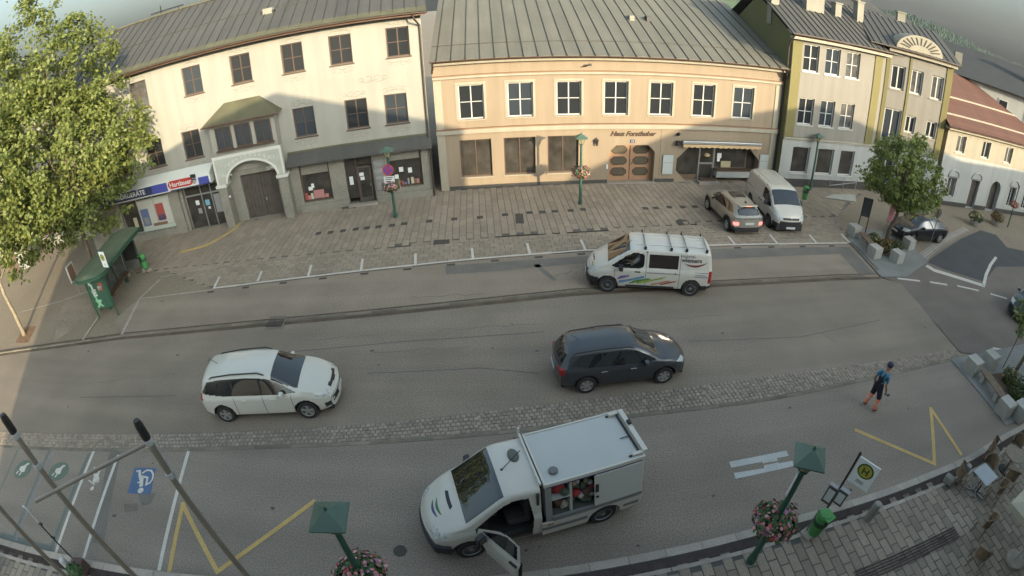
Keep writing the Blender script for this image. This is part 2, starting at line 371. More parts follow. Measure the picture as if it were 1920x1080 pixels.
# ------------------------------------------------------------------ pavers
def paver_field(struct, poly, origin, ang, L, W, gap, ztop, h, material, n_obj, seed, skip=None, along=True):
    rs = random.Random(seed); ca, sa = math.cos(ang), math.sin(ang)
    xs = [((p[0]-origin[0])*ca + (p[1]-origin[1])*sa) for p in poly]; ys = [(-(p[0]-origin[0])*sa + (p[1]-origin[1])*ca) for p in poly]
    cells = []
    r = math.floor(min(ys)/W)
    while r*W < max(ys):
        off = (r % 2)*L/2 + ((r*37) % 5)*0.03*L
        k = math.floor((min(xs)-off)/L)
        while k*L + off < max(xs):
            lx, ly = k*L + off + L/2, r*W + W/2
            x, y = origin[0] + lx*ca - ly*sa, origin[1] + lx*sa + ly*ca
            if in_poly(x, y, poly) and not (skip and skip(x, y)):
                px, py = pix((x, y, ztop)); vis = -30 < px < 1950 and -30 < py < 1110
                cells.append((0 if vis else 1, x*x + y*y, x, y))
            k += 1
        r += 1
    cells.sort()
    proto = None; mb = MB()
    a, b = (L-gap)/2, (W-gap)/2; e = 0.012
    base = [(-a, -b, -h), (a, -b, -h), (a, b, -h), (-a, b, -h), (-a, -b, -e*0.6), (a, -b, -e*0.6), (a, b, -e*0.6), (-a, b, -e*0.6), (-a+e, -b+e, 0), (a-e, -b+e, 0), (a-e, b-e, 0), (-a+e, b-e, 0)]
    F = [(0, 1, 5, 4), (1, 2, 6, 5), (2, 3, 7, 6), (3, 0, 4, 7), (4, 5, 9, 8), (5, 6, 10, 9), (6, 7, 11, 10), (7, 4, 8, 11), (8, 9, 10, 11)]
    for i, (v, d2, x, y) in enumerate(cells):
        z = ztop + rs.uniform(-0.004, 0.004); rot = ang + rs.uniform(-0.008, 0.008)
        if i < n_obj and v == 0:
            if proto is None: proto = mesh_obj('paver', base, F, material, struct); o = proto
            else: o = inst(proto, struct)
            o.location = (x, y, z); o.rotation_euler = (rs.uniform(-.006, .006), rs.uniform(-.006, .006), rot)
        else:
            c, s = math.cos(rot), math.sin(rot); mb.add([(x + p[0]*c - p[1]*s, y + p[0]*s + p[1]*c, z + p[2]) for p in base], F)
    if mb.v: tag(mb.build('pavers', material, struct), kind='stuff')

# far square
LINE_MID = GL([(300, 505), (480, 486), (653, 472), (960, 441), (1110, 433), (1293, 420), (1440, 412), (1560, 408)])
sq_poly = LINE_MID + [Vector((24.6, 28.4, 0)), Vector((24.6, 29.4, 0)), Vector((17, 29.7, 0)), Vector((-3.6, 28.9, 0)), Vector((-3.6, 28.5, 0)), Vector((-24.5, 25.4, 0)), Vector((-24.0, 20.6, 0))]
square = tag(sheet('town_square', [Vector((-24, 20.4, 0))] + [p + Vector((0, -.1, 0)) for p in LINE_MID] + sq_poly[len(LINE_MID):-1], -0.012, M_joint2), kind='structure')
paver_field(square, [(p.x, p.y) for p in sq_poly], (0, 22), R(90+3), 0.62, 0.34, 0.024, 0.012, 0.03, M_paver, 300, 11)
pk_poly = [(p.x, p.y) for p in LINE_MID] + [(PL[-1].x+0.4, PL[-1].y)] + [(p.x, p.y+0.02) for p in PL[::-1]]
bays = tag(sheet('parking_bays', [Vector((p[0], p[1], 0)) for p in pk_poly], -0.012, M_joint2), kind='structure')
paver_field(bays, pk_poly, (0, 20.2), R(3), 0.46, 0.29, 0.024, 0.010, 0.03, M_paver, 300, 12)
dk = MB().box(-0.16, 0.16, -0.17, 0.17, -0.01, 0.018).build('dark_paver', M_darkstone, square)
spots = [(597, 438), (620, 436), (643, 433), (667, 430), (688, 428), (710, 425.5), (735, 423), (758, 420), (805, 415), (852, 411), (900, 408), (947, 403), (993, 399), (1017, 398), (1040, 396.5), (1070, 395), (1093, 393), (1210, 391), (1230, 390.5), (1255, 389), (1280, 388.5), (1303, 388)]
for i, s in enumerate(spots):
    p = G(*s); o = dk if i == 0 else inst(dk, square); o.location = (p.x, p.y, 0); o.rotation_euler = (0, 0, R(3))
for (a, b, w, d) in [(828, 454, 0.75, 0.45), (655, 389, 0.9, 0.35), (974, 410, 0.4, 1.2)]:
    p = G(a, b); MB().box(-w/2, w/2, -d/2, d/2, -0.01, 0.02).build('cover_plate', M_darkstone, square).location = p
mh = MB().lathe([(0.36, -0.01), (0.36, 0.018), (0.31, 0.018), (0.30, 0.013), (0.02, 0.013)], 24).build('manhole_cover', M_darkstone, square); mh.location = G(1280, 417)
for q, par in (((750, 1033), parking), ((1590, 352), square)):
    o = inst(mh, par, G(*q) + Vector((0, 0, 0.004)), 0, 'manhole_cover'); o.scale = (0.45, 0.45, 0.4)
# row of narrow dark stones under the white line
for i, q in enumerate(resample([p + Vector((0, -0.30, 0)) for p in PL], 0.95)):
    if i % 2 == 0: o = inst(dk, bays, (q.x, q.y, -0.006), R(4), 'dark_paver'); o.scale = (1.1, 0.40, 1)
# street inlet on the far kerb
sheet('asphalt_patch', GL([(506, 594), (537, 592), (531, 617), (497, 619)]), 0.009, M_dark, kerb)
q = G(516, 606); mb = MB().box(-.36, .36, -.26, .26, 0.0, 0.02)
for i in range(7): mb.box(-.30+.1*i-.02, -.30+.1*i+.02, -.22, .22, 0.02, 0.03)
mb.build('inlet_grate', M_iron, kerb).location = q + Vector((0, 0, 0.012))

# near pavement: kerb stones, grated channel, edging, pavers
npv = tag(bpy.data.objects.new('pavement', None), kind='structure'); link(npv)
NZ = 0.09
inner = offset_line(KN, -0.62)
sheet('paving_bed', [p for p in inner[1:-1]] + [Vector((30, -1.4, 0)), Vector((-30, -1.4, 0))], NZ-0.012, M_joint, npv)
strip('channel', offset_line(KN, -0.37), 0.30, NZ-0.03, M_iron, npv)
k2 = MB().box(-0.445, 0.445, -0.11, 0.11, -0.02, NZ).build('kerb_stone', M_kerb, npv); first = True
pts = resample(offset_line(KN, -0.11), 0.90)
for a, b in zip(pts, pts[1:]):
    m = (a+b)/2
    if abs(m.x) > 24: continue
    o = k2 if first else inst(k2, npv); first = False
    o.location = (m.x, m.y, rs.uniform(-.004, .004)); o.rotation_euler = (0, 0, math.atan2((b-a).y, (b-a).x))
    o2 = inst(k2, npv, name='edging_stone')
    t = (b-a).normalized(); o2.location = (m.x + t.y*0.46, m.y - t.x*0.46, 0.004); o2.rotation_euler = o.rotation_euler; o2.scale = (0.99, 0.5, 1.0)
g = MB().box(-0.245, 0.245, -0.13, 0.13, 0, 0.012)
for i in range(12): g.box(-0.235+0.0405*i, -0.235+0.0405*i+0.018, -0.115, 0.115, 0.012, 0.026)
gr = g.build('channel_grate', M_iron, npv); first = True
pts = resample(offset_line(KN, -0.365), 0.5)
for a, b in zip(pts, pts[1:]):
    m = (a+b)/2
    if not -19 < m.x < 19: continue
    o = gr if first else inst(gr, npv); first = False
    o.location = (m.x, m.y, NZ-0.028); o.rotation_euler = (0, 0, math.atan2((b-a).y, (b-a).x))
near_poly = [(p.x, p.y+0.05) for p in inner if -22 < p.x < 23] + [(23, -1.3), (-22, -1.3)]
paver_field(npv, near_poly, (0, 4), R(94), 0.52, 0.27, 0.022, NZ-0.006, 0.04, M_paver2, 300, 13)
# long grating crossing the near pavement
a, b = G(1640, 1082, NZ), G(1760, 1026, NZ); d = (b-a).normalized(); ang = math.atan2(d.y, d.x)
for k in range(5):
    o = MB().box(0, 1, -0.018, 0.018, 0, 0.03).build('drain_bar', M_iron, npv) if k == 0 else inst(o, npv)
    o.location = (a.x - d.x*0.5 - d.y*0.085*k, a.y - d.y*0.5 + d.x*0.085*k, NZ+0.004); o.rotation_euler = (0, 0, ang); o.scale = ((b-a).length + 1.4, 1, 1)

# ------------------------------------------------------------------ painted markings (each mark its own sheet)
def mark(name, pts, w, m, par, z=0.006): return strip(name, [G(*p) for p in pts], w, z, m, par)
def zigzag(pts):
    P = [G(*p) for p in pts]
    for k, (a, b) in enumerate(zip(P, P[1:])):
        d = (b-a).normalized()*0.06; strip('zigzag_line', [a-d, b+d], 0.135, 0.006+0.0015*k, M_yellow, parking)
strip('bay_line', PL, 0.13, 0.018, M_white, bays)
for a, b in [((412, 519), (401, 541)), ((491, 509), (483, 528)), ((584, 497), (578, 518)), ((680, 486), (677, 508)), ((779, 476), (779, 498)), ((885, 466), (887, 486)), ((988, 457), (994, 477)), ((1089, 450), (1098, 470)), ((1365, 443), (1379, 460)), ((1443, 440), (1459, 459)), ((1517, 440), (1531, 456)), ((1577, 439), (1593, 456))]:
    mark('bay_line', [a, b], 0.12, M_white, bays, 0.020)
for pts in [[(1683, 522), (1725, 527)], [(1744, 529), (1776, 534)], [(1795, 536), (1835, 545)], [(1857, 551), (1888, 560)], [(1862, 653), (1908, 661)]]:
    mark('dash_line', pts, 0.16, M_white, side)
mark('give_way_line', [(1737, 498), (1752, 507), (1775, 514), (1845, 536)], 0.38, M_white, side)
mark('edge_line', [(1844, 536), (1849, 515), (1857, 497), (1868, 482)], 0.20, M_white, side)
zigzag([(318, 1069), (343, 945), (408, 1072), (588, 941)])
zigzag([(1606, 807), (1752, 870), (1745, 766), (1801, 851)])
for pts in [[(178, 841), (105, 1036)], [(222, 853), (157, 1047)], [(355, 841), (298, 1070)]]: mark('bay_line', pts, 0.12, M_white, parking)
for gk, (pts, w) in enumerate([([(34, 843), (-2, 925)], 0.10), ([(96, 838), (24, 1014)], 0.13), ([(168, 850), (95, 1032)], 0.16), ([(0, 826), (150, 831)], 0.10), ([(0, 1003), (100, 1030)], 0.22)]):
    mark('green_line', pts, w, M_green, parking, 0.0028+0.0006*gk)
mark('bay_line', [(105, 838), (30, 1014)], 0.12, paint('worn_white', (0.26, 0.26, 0.25), 0.6), parking, 0.0065)
def blob(name, pts, m, par, z): return sheet(name, [G(*p) for p in pts], z, m, par)
for (cx, cy) in [(43, 880), (110, 884)]:
    c = G(cx, cy)
    sheet('green_disc', [(c.x + 0.50*math.cos(t*math.pi/12), c.y + 0.44*math.sin(t*math.pi/12)) for t in range(24)], 0.008, M_green2, parking)
    blob('plug_symbol', [(cx-7, cy+1), (cx-4, cy-5), (cx+3, cy-7), (cx+8, cy-11), (cx+13, cy-12), (cx+12, cy-9), (cx+8, cy-7), (cx+5, cy-1), (cx+3, cy+5), (cx-3, cy+6)], M_white, parking, 0.012)
    for k in (0, 5): blob('plug_pin', [(cx-9+k, cy+3+k*.6), (cx-7+k, cy+3.5+k*.6), (cx-11+k, cy+9+k*.6), (cx-13+k, cy+8+k*.6)], M_white, parking, 0.012)
for pts in ([(176, 876), (179, 876), (178, 889), (183, 888), (187, 875), (190, 874), (190, 878), (186, 890), (182, 905), (176, 911), (173, 905), (176, 895)], [(165, 901), (168, 900), (175, 905), (174, 909)], [(184, 893), (187, 895), (186, 904), (178, 910), (177, 907), (184, 901)]):
    blob('pedestrian_mark', pts, M_white, parking, 0.010)
c = G(173, 916); sheet('pedestrian_mark', [(c.x + 0.075*math.cos(t*math.pi/8), c.y + 0.09*math.sin(t*math.pi/8)) for t in range(16)], 0.010, M_white, parking)
blob('blue_panel', [(253, 877), (293, 878), (282, 927), (239, 925)], M_blue, parking, 0.008)
for wk, (pts, w) in enumerate((([(256, 884), (262, 883), (263, 893)], 0.075), ([(262, 889), (264, 899), (269, 900)], 0.10), ([(263, 893), (277, 896), (274, 911)], 0.075), ([(258, 905), (268, 905)], 0.06), ([(266, 897), (265, 913)], 0.14), ([(267, 888), (276, 882), (284, 883), (288, 890), (286, 900), (280, 907), (275, 908)], 0.065))):
    mark('wheelchair_symbol', pts, w, M_white, parking, 0.011+0.001*wk)
c = G(264, 920); sheet('wheelchair_symbol', [(c.x + 0.11*math.cos(t*math.pi/8), c.y + 0.11*math.sin(t*math.pi/8)) for t in range(16)], 0.012, M_white, parking)
M_bar = paint('bar_paint', (0.56, 0.56, 0.53), 0.35)
blob('stop_bar', [(1367, 866), (1424, 855), (1474, 845), (1479, 855), (1457, 859), (1458, 864), (1430, 869), (1429, 866), (1371, 877)], M_bar, parking, 0.006)
blob('stop_bar', [(1376, 887), (1433, 878), (1432, 873), (1459, 867), (1460, 869), (1486, 864), (1488, 874), (1379, 898)], M_bar, parking, 0.006)

M_oil = mat('oil_stain', (0.075, 0.073, 0.068), 0.7, noise=0.3, nscale=6, coords='World')
rs = random.Random(17)
for k in range(46):
    px, py = rs.uniform(120, 1780), rs.choice([rs.uniform(560, 770), rs.uniform(850, 1040)])
    c = G(px, py); r = rs.uniform(0.03, 0.085); n = 9
    if k < 40: sheet('oil_spot', [(c.x + r*rs.uniform(.7, 1.3)*math.cos(2*math.pi*i/n), c.y + r*rs.uniform(.6, 1.1)*math.sin(2*math.pi*i/n)) for i in range(n)], 0.0045, M_oil, road if py < 800 else parking)
for pts in ([(540, 660), (760, 640), (1020, 622)], [(150, 745), (330, 742)], [(1290, 640), (1500, 632), (1650, 600)], [(690, 700), (900, 690), (1010, 700)]):
    strip('asphalt_joint', GL(pts), 0.03, 0.0042, M_oil, road)

for pts, w in (([(228, 628), (262, 560), (300, 524)], .16), ([(152, 642), (186, 592)], .14), ([(40, 585), (110, 566), (170, 545)], .16), ([(262, 560), (330, 552), (400, 543)], .10), ([(300, 520), (480, 487)], .10)):
    strip('edging_strip', GL(pts), w, 0.0065, M_kerb, bpy.data.objects['bus_bay'])
sheet('asphalt_patch', GL([(100, 640), (180, 590), (160, 545), (120, 560)]), -.022, M_bay, bpy.data.objects['ground'])
# ================================================================== BUILDINGS
M_cream = mat('plaster_cream', (0.286, 0.268, 0.226), 0.92, noise=0.05, nscale=0.5, noise2=0.06, n2scale=20, bump=0.15, bscale=40, tint=(0.259, 0.250, 0.215), tscale=0.35, tamt=0.6, streak=.09, sdir=(2.2, 2.2, .16))
M_orange = mat('plaster_apricot', (0.268, 0.210, 0.148), 0.92, noise=0.05, nscale=0.5, noise2=0.05, n2scale=20, bump=0.12, bscale=40, tint=(0.236, 0.180, 0.122), tscale=0.3, tamt=0.6, streak=.09, sdir=(2.2, 2.2, .16))
M_trim = mat('plaster_trim', (0.300, 0.268, 0.205), 0.9, noise=0.06, nscale=1.0, streak=.09, sdir=(2.2, 2.2, .16))
M_trimdark = mat('cornice_dark_brown', (0.20, 0.115, 0.065), 0.85, noise=0.1, nscale=2)  # dark brown for the string course lines and the wall joint
M_greywall = mat('plaster_grey_beige', (0.232, 0.214, 0.182), 0.92, noise=0.06, nscale=0.5, bump=0.1, bscale=40, tint=(0.200, 0.182, 0.155), tscale=0.3, tamt=0.6, streak=.09, sdir=(2.2, 2.2, .16))
M_yellow_w = mat('plaster_ochre', (0.159, 0.138, 0.055), 0.92, noise=0.06, nscale=0.6, bump=0.1, bscale=40)
M_olive = mat('plaster_olive', (0.130, 0.125, 0.050), 0.92, noise=0.08, nscale=0.6)
M_lightbase = mat('plaster_light_grey', (0.360, 0.365, 0.345), 0.92, noise=0.05, nscale=0.6, tint=(0.300, 0.300, 0.280), tscale=0.5, tamt=0.5, streak=.09, sdir=(2.2, 2.2, .16))
M_whitewall = mat('plaster_white', (0.364, 0.364, 0.341), 0.92, noise=0.05, nscale=0.6, streak=.09, sdir=(2.2, 2.2, .16))
M_stone = mat('stone_cladding', (0.255, 0.240, 0.198), 0.9, noise=0.14, nscale=1.4, noise2=0.18, n2scale=14, bump=0.5, bscale=12, tint=(0.185, 0.172, 0.140), tscale=1.0, tamt=0.7)
M_plinth = mat('dark_plinth', (0.055, 0.05, 0.045), 0.85, noise=0.15, nscale=3)
M_tin = mat('tin_roof_grey', (0.128, 0.118, 0.092), 0.62, metal=0.15, noise=0.10, nscale=0.4, noise2=0.10, n2scale=8, tint=(0.141, 0.135, 0.107), tscale=0.5, tamt=0.5, streak=.16, sdir=(1.6, .12, .12))
M_tin2 = mat('tin_roof_dark', (0.082, 0.079, 0.070), 0.62, metal=0.15, noise=0.10, nscale=0.4, noise2=0.10, n2scale=8, tint=(0.065, 0.061, 0.054), tscale=0.4, tamt=0.6, streak=.16, sdir=(1.6, .12, .12))
M_seam = mat('roof_seam', (0.045, 0.042, 0.036), 0.7, metal=0.2)
M_gutterc = mat('gutter_copper_brown', (0.115, 0.070, 0.048), 0.55, metal=0.4, noise=0.15, nscale=3)
M_moss = mat('eave_tin_olive', (0.085, 0.080, 0.045), 0.7, noise=0.2, nscale=1.2)
M_pipe = mat('downpipe_brown', (0.060, 0.042, 0.032), 0.55, metal=0.3)
M_tile = mat('roof_tile_red', (0.095, 0.042, 0.030), 0.85, noise=0.15, nscale=1.5, noise2=0.12, n2scale=12, island=0.10, bump=0.3, bscale=20)
M_slate = mat('roof_slate', (0.034, 0.036, 0.036), 0.8, noise=0.15, nscale=1.0, noise2=0.15, n2scale=9, bump=0.3, bscale=14)
M_frame_b = mat('window_frame_brown', (0.075, 0.045, 0.028), 0.6, noise=0.1, nscale=5)
M_frame_w = mat('window_frame_white', (0.450, 0.443, 0.413), 0.5)
M_glass = mat('window_glass', (0.022, 0.024, 0.026), 0.07, spec=0.5)
M_glassb = mat('window_glass_curtain', (0.085, 0.083, 0.078), 0.12, spec=0.45, noise=0.5, nscale=2.2); M_glassc = mat('window_glass_blue', (0.035, 0.042, 0.05), 0.05, spec=0.6)
GLR = random.Random(8)
M_shopglass = mat('shop_glass', (0.045, 0.040, 0.034), 0.08, spec=0.45, noise=0.5, nscale=1.6)
M_wood = mat('dark_wood', (0.070, 0.057, 0.046), 0.75, noise=0.25, nscale=2.5, noise2=0.2, n2scale=30)
M_doorpink = mat('door_terracotta', (0.310, 0.175, 0.098), 0.6, noise=0.08, nscale=3)
M_doorpanel = mat('door_panel_glass', (0.085, 0.070, 0.048), 0.35, noise=0.2, nscale=9)
M_paper = mat('white_paper', (0.62, 0.62, 0.60), 0.8)
M_metal = mat('grey_metal', (0.30, 0.30, 0.29), 0.45, metal=0.6)
M_black = mat('black_metal', (0.018, 0.017, 0.016), 0.5)
M_ornament = mat('stucco_ornament', (0.190, 0.175, 0.140), 0.9)
M_chim = mat('chimney_plaster', (0.228, 0.214, 0.173), 0.9, noise=0.1, nscale=2)

class House:
    def __init__(s, name, label, origin, direction, cat='house'):
        d = Vector((direction[0], direction[1], 0)).normalized()
        s.o = Vector((origin[0], origin[1], 0)); s.d = d; s.n = Vector((-d.y, d.x, 0))
        s.e = thing(name, label, cat, s.o, math.atan2(d.y, d.x))
    def at(s, px, py, off=0.0):                       # sight line on the facade plane (off: distance behind it) -> (x, z)
        r = ray(px, py); t = ((s.o + s.n*off).dot(s.n))/r.dot(s.n); q = r*t
        return (q - s.o).dot(s.d), CAM_H + r.z*t
    def wall(s, m, x0, x1, z0, z1, holes=(), depth=0.22, y=0.0, name='wall', octs=()):
        hs = list(holes) + [o[:4] for o in octs]
        xs = sorted({x0, x1, *[h[0] for h in hs], *[h[1] for h in hs]}); zs = sorted({z0, z1, *[h[2] for h in hs], *[h[3] for h in hs]})
        xs = [x for x in xs if x0 <= x <= x1]; zs = [z for z in zs if z0 <= z <= z1]
        mb = MB()
        for i in range(len(xs)-1):
            for j in range(len(zs)-1):
                cx, cz = (xs[i]+xs[i+1])/2, (zs[j]+zs[j+1])/2
                if any(h[0] < cx < h[1] and h[2] < cz < h[3] for h in hs): continue
                mb.add([(xs[i], y, zs[j]), (xs[i+1], y, zs[j]), (xs[i+1], y, zs[j+1]), (xs[i], y, zs[j+1])], [(0, 1, 2, 3)])
        for h in holes:
            a, b, c, d = h
            mb.add([(a, y, c), (b, y, c), (b, y, d), (a, y, d), (a, y+depth, c), (b, y+depth, c), (b, y+depth, d), (a, y+depth, d)], [(0, 4, 5, 1), (1, 5, 6, 2), (2, 6, 7, 3), (3, 7, 4, 0)])
        for o in octs:                                  # chamfered opening: (x0,x1,z0,z1,top chamfer,bottom chamfer,depth)
            a, b, c, d, t, u, dp = o
            seg = 8 if dp < .51 else 1
            tr = [(b-t+t*math.cos(math.pi/2*i/seg), d-t+t*math.sin(math.pi/2*i/seg)) for i in range(seg+1)]; tl = [(a+t-t*math.sin(math.pi/2*i/seg), d-t+t*math.cos(math.pi/2*i/seg)) for i in range(seg+1)]
            pts = [(a, c+u), (a+u, c), (b-u, c), (b, c+u)] + tr + tl
            n = len(pts)
            mb.add([(p[0], y, p[1]) for p in pts] + [(p[0], y+dp, p[1]) for p in pts], [(i, n+i, n+(i+1) % n, (i+1) % n) for i in range(n)])
            for cr_, ar in (((b, d), tr), ((a, d), tl)):
                for p, q in zip(ar, ar[1:]): mb.add([(cr_[0], y, cr_[1]), (p[0], y, p[1]), (q[0], y, q[1])], [(0, 2, 1)])
            if u: 
                for tri in ([(a, c), (a+u, c), (a, c+u)], [(b, c), (b, c+u), (b-u, c)]): mb.add([(p[0], y, p[1]) for p in tri], [(0, 1, 2)])
        return mb.build(name, m, s.e)
    def window(s, x0, x1, z0, z1, y=0.14, fm=None, gm=None, cols=2, rows=1, sill=True, fw=0.07, sillm=None, name='window', parent=None):
        fm = fm or M_frame_b; gm = gm or GLR.choice([M_glass, M_glass, M_glassb, M_glassc])
        mb = MB().box(x0, x0+fw, y, y+0.08, z0, z1).box(x1-fw, x1, y, y+0.08, z0, z1).box(x0+fw, x1-fw, y, y+0.08, z1-fw, z1).box(x0+fw, x1-fw, y, y+0.08, z0, z0+fw)
        cw = (x1-x0-2*fw)/cols
        for i in range(1, cols): mb.box(x0+fw+cw*i-fw*.45, x0+fw+cw*i+fw*.45, y+0.004, y+0.076, z0+fw, z1-fw)
        rh = (z1-z0-2*fw)/rows
        for j in range(1, rows):
            for i in range(cols): mb.box(x0+fw+cw*i+fw*.45, x0+fw+cw*(i+1)-fw*.45, y+0.008, y+0.07, z0+fw+rh*j-fw*.3, z0+fw+rh*j+fw*.3)
        w = mb.build(name, fm, parent or s.e)
        for i in range(cols):
            MB().box(x0+fw+cw*i-0.01, x0+fw+cw*(i+1)+0.01, y+0.035, y+0.05, z0+fw-0.01, z1-fw+0.01).build('pane', gm, w)
        if sill: MB().box(x0-0.08, x1+0.08, y-0.20, y+0.02, z0-0.07, z0-0.004).build('sill', sillm or fm, w)
        return w
    def roof(s, m, x0, x1, z0, y0, y1, pitch, seams=0.0, seamm=None, thick=0.08, cross=(), name='roof', z_of=None):
        t = math.tan(pitch); z1 = z0 + (y1-y0)*t
        r = MB().add([(x0, y0, z0), (x1, y0, z0), (x1, y1, z1), (x0, y1, z1), (x0, y0, z0-thick), (x1, y0, z0-thick), (x1, y1, z1-thick), (x0, y1, z1-thick)],
             [(0, 1, 2, 3), (7, 6, 5, 4), (0, 4, 5, 1), (1, 5, 6, 2), (2, 6, 7, 3), (3, 7, 4, 0)]).build(name, m, s.e)
        # far slope closes the roof
        MB().add([(x0, y1, z1), (x1, y1, z1), (x1, 2*y1-y0, z0), (x0, 2*y1-y0, z0)], [(0, 1, 2, 3)]).build('rear_slope', m, r)
        if seams:
            L = math.hypot(y1-y0, z1-z0); rot = Matrix.Rotation(pitch, 3, 'X')
            mb = MB().box(-0.016, 0.016, 0.02, L-0.02, 0.0, 0.045); sm = mb.xf(rot).build('seam', seamm or M_seam, r); k = 0
            x = x0 + seams*0.5
            while x < x1-0.1:
                o = sm if k == 0 else inst(sm, r)
                o.location = (x, y0, z0+0.001); k += 1; x += seams
            for c in cross:
                MB().box(x0+0.05, x1-0.05, y0+c-0.02, y0+c+0.02, z0+c*t-0.03, z0+c*t+0.035).build('cross_seam', seamm or M_seam, r)
        return r
    def gutter(s, x0, x1, y, z, r=0.075, m=None):
        pr = [(r*math.cos(a), r*math.sin(a)) for a in [math.pi*(1+i/8) for i in range(9)]]
        vs = [(x, y+p[0], z+p[1]) for x in (x0, x1) for p in pr]; n = len(pr)
        fs = [(i, i+1, n+i+1, n+i) for i in range(n-1)] + [(n-1, 0, n, 2*n-1)]
        return MB().add(vs, fs).build('gutter', m or M_gutterc, s.e)
    def pipe(s, pts, r=0.055, m=None): return MB().tube(pts, r, 8).build('downpipe', m or M_pipe, s.e)
    def body(s, m, x0, x1, y1, z1, y0=0.02):           # side and rear walls
        return MB().add([(x0, y0, 0), (x1, y0, 0), (x1, y1, 0), (x0, y1, 0), (x0, y0, z1), (x1, y0, z1), (x1, y1, z1), (x0, y1, z1)], [(1, 2, 6, 5), (2, 3, 7, 6), (3, 0, 4, 7), (4, 5, 6, 7)]).build('side_walls', m, s.e)
    def chimney(s, roof, x, y, zb, w, d, h, m=None):
        mb = MB().box(x-w/2, x+w/2, y-d/2, y+d/2, zb-1.2, zb+h)
        c = mb.build('chimney', m or M_chim, roof)
        MB().box(x-w/2-.07, x+w/2+.07, y-d/2-.07, y+d/2+.07, zb+h+0.002, zb+h+.09).build('chimney_cap', M_chim, roof)
        return c
def curls(parent, cx, cz, w, m, y, seed, up=1, r=0.010):   # painted scroll ornament as thin relief
    rs = random.Random(seed); mb = MB()
    for sgn in (-1, 1):
        for k in range(2):
            ox = cx + sgn*w*(0.12+0.26*k); rad = w*(0.13 - 0.03*k)
            pts = []
            for i in range(15):
                a = i/14*1.6*math.pi + (0.2 if k else 0.5); rr = rad*(1-0.75*i/14)
                pts.append((ox + sgn*rr*math.cos(a), y, cz + up*(0.05+0.5*rad + rr*math.sin(a))))
            mb.tube(pts, r, 4)
        mb.tube([(cx + sgn*w*t, y, cz + up*(0.03 + 0.06*math.sin(t*9+seed))) for t in [0.04*i for i in range(14)]], r, 4)
    return mb.build('stucco_ornament', m, parent)

# ------------------------------------------------------------------ white townhouse (left)
wd = Vector((9.25, 1.44, 0)).normalized()
W = House('townhouse', 'tall cream townhouse with oriel over arched gateway and shops at street level', Vector((-13.26, 26.97, 0)) - wd*14, wd)
def S(v): return v + 14.0
top = [(-10.9, 1), (-7.85, 1), (-4.1, 1), (-1.0, 1), (2.05, 1), (4.75, 1), (7.85, 1)]
mid = [-10.2, -7.6, -4.9, 2.25, 5.25, 7.45]
holes = [(S(c)-.62, S(c)+.62, 8.2, 9.85) for c, _ in top] + [(S(c)-.62, S(c)+.62, 4.45, 6.15) for c in mid]
W.wall(M_cream, -0.5, S(9.15), 3.2, 10.5, holes)
for h in holes:
    W.window(*h, cols=2, rows=2)
    curls(W.e, (h[0]+h[1])/2, h[3]+0.16, 1.25, M_ornament, -0.004, int(h[0]*7), 1)
    curls(W.e, (h[0]+h[1])/2, h[2]-0.22, 1.25, M_ornament, -0.004, int(h[0]*5), -1)
curls(W.e, S(6.35), 7.0, 1.6, M_ornament, -0.004, 3, 1)
W.body(M_cream, -0.5, S(9.15), 11.5, 10.3)
rf = W.roof(M_tin2, -0.9, S(9.45), 10.56, -0.75, 5.6, R(27), 0.62, cross=(3.1,))
MB().add([(S(9.15), 0, 10.3), (S(9.15), 11, 10.3), (S(9.15), 5.5, 13.35)], [(0, 1, 2)]).build('gable', M_cream, W.e)
W.gutter(-0.9, S(9.5), -0.80, 10.55)
MB().box(-0.8, S(9.4), -0.68, -0.01, 10.38, 10.46).build('soffit', M_gutterc, W.e)
MB().add([(-0.9, -0.78, 10.60), (S(9.45), -0.78, 10.60), (S(9.45), -0.25, 10.86), (-0.9, -0.25, 10.86)], [(0, 1, 2, 3)]).build('eave_flashing', M_moss, W.e)
MB().box(-0.9, S(9.4), 5.50, 5.70, 13.79, 13.88).build('ridge_cap', M_moss, W.e)
x, z = W.at(505, 20, 2.2)
MB().box(x-.28, x+.28, 1.7, 2.3, 11.3, 12.15).build('roof_vent', M_chim, rf)
for k in (-1, 1): MB().box(x+k*.36-.05, x+k*.36+.05, 1.72, 2.28, 11.35, 12.0).build('vent_flap', M_black, rf)
x, z = W.at(315, 30, 5.6)
MB().box(x-1.3, x+1.3, 5.5, 5.56, 13.98, 14.08).box(x-.5, x-.44, 5.5, 5.56, 13.8, 14.45).box(x+.9, x+.95, 5.5, 5.56, 13.8, 14.0).build('antenna', M_black, rf)
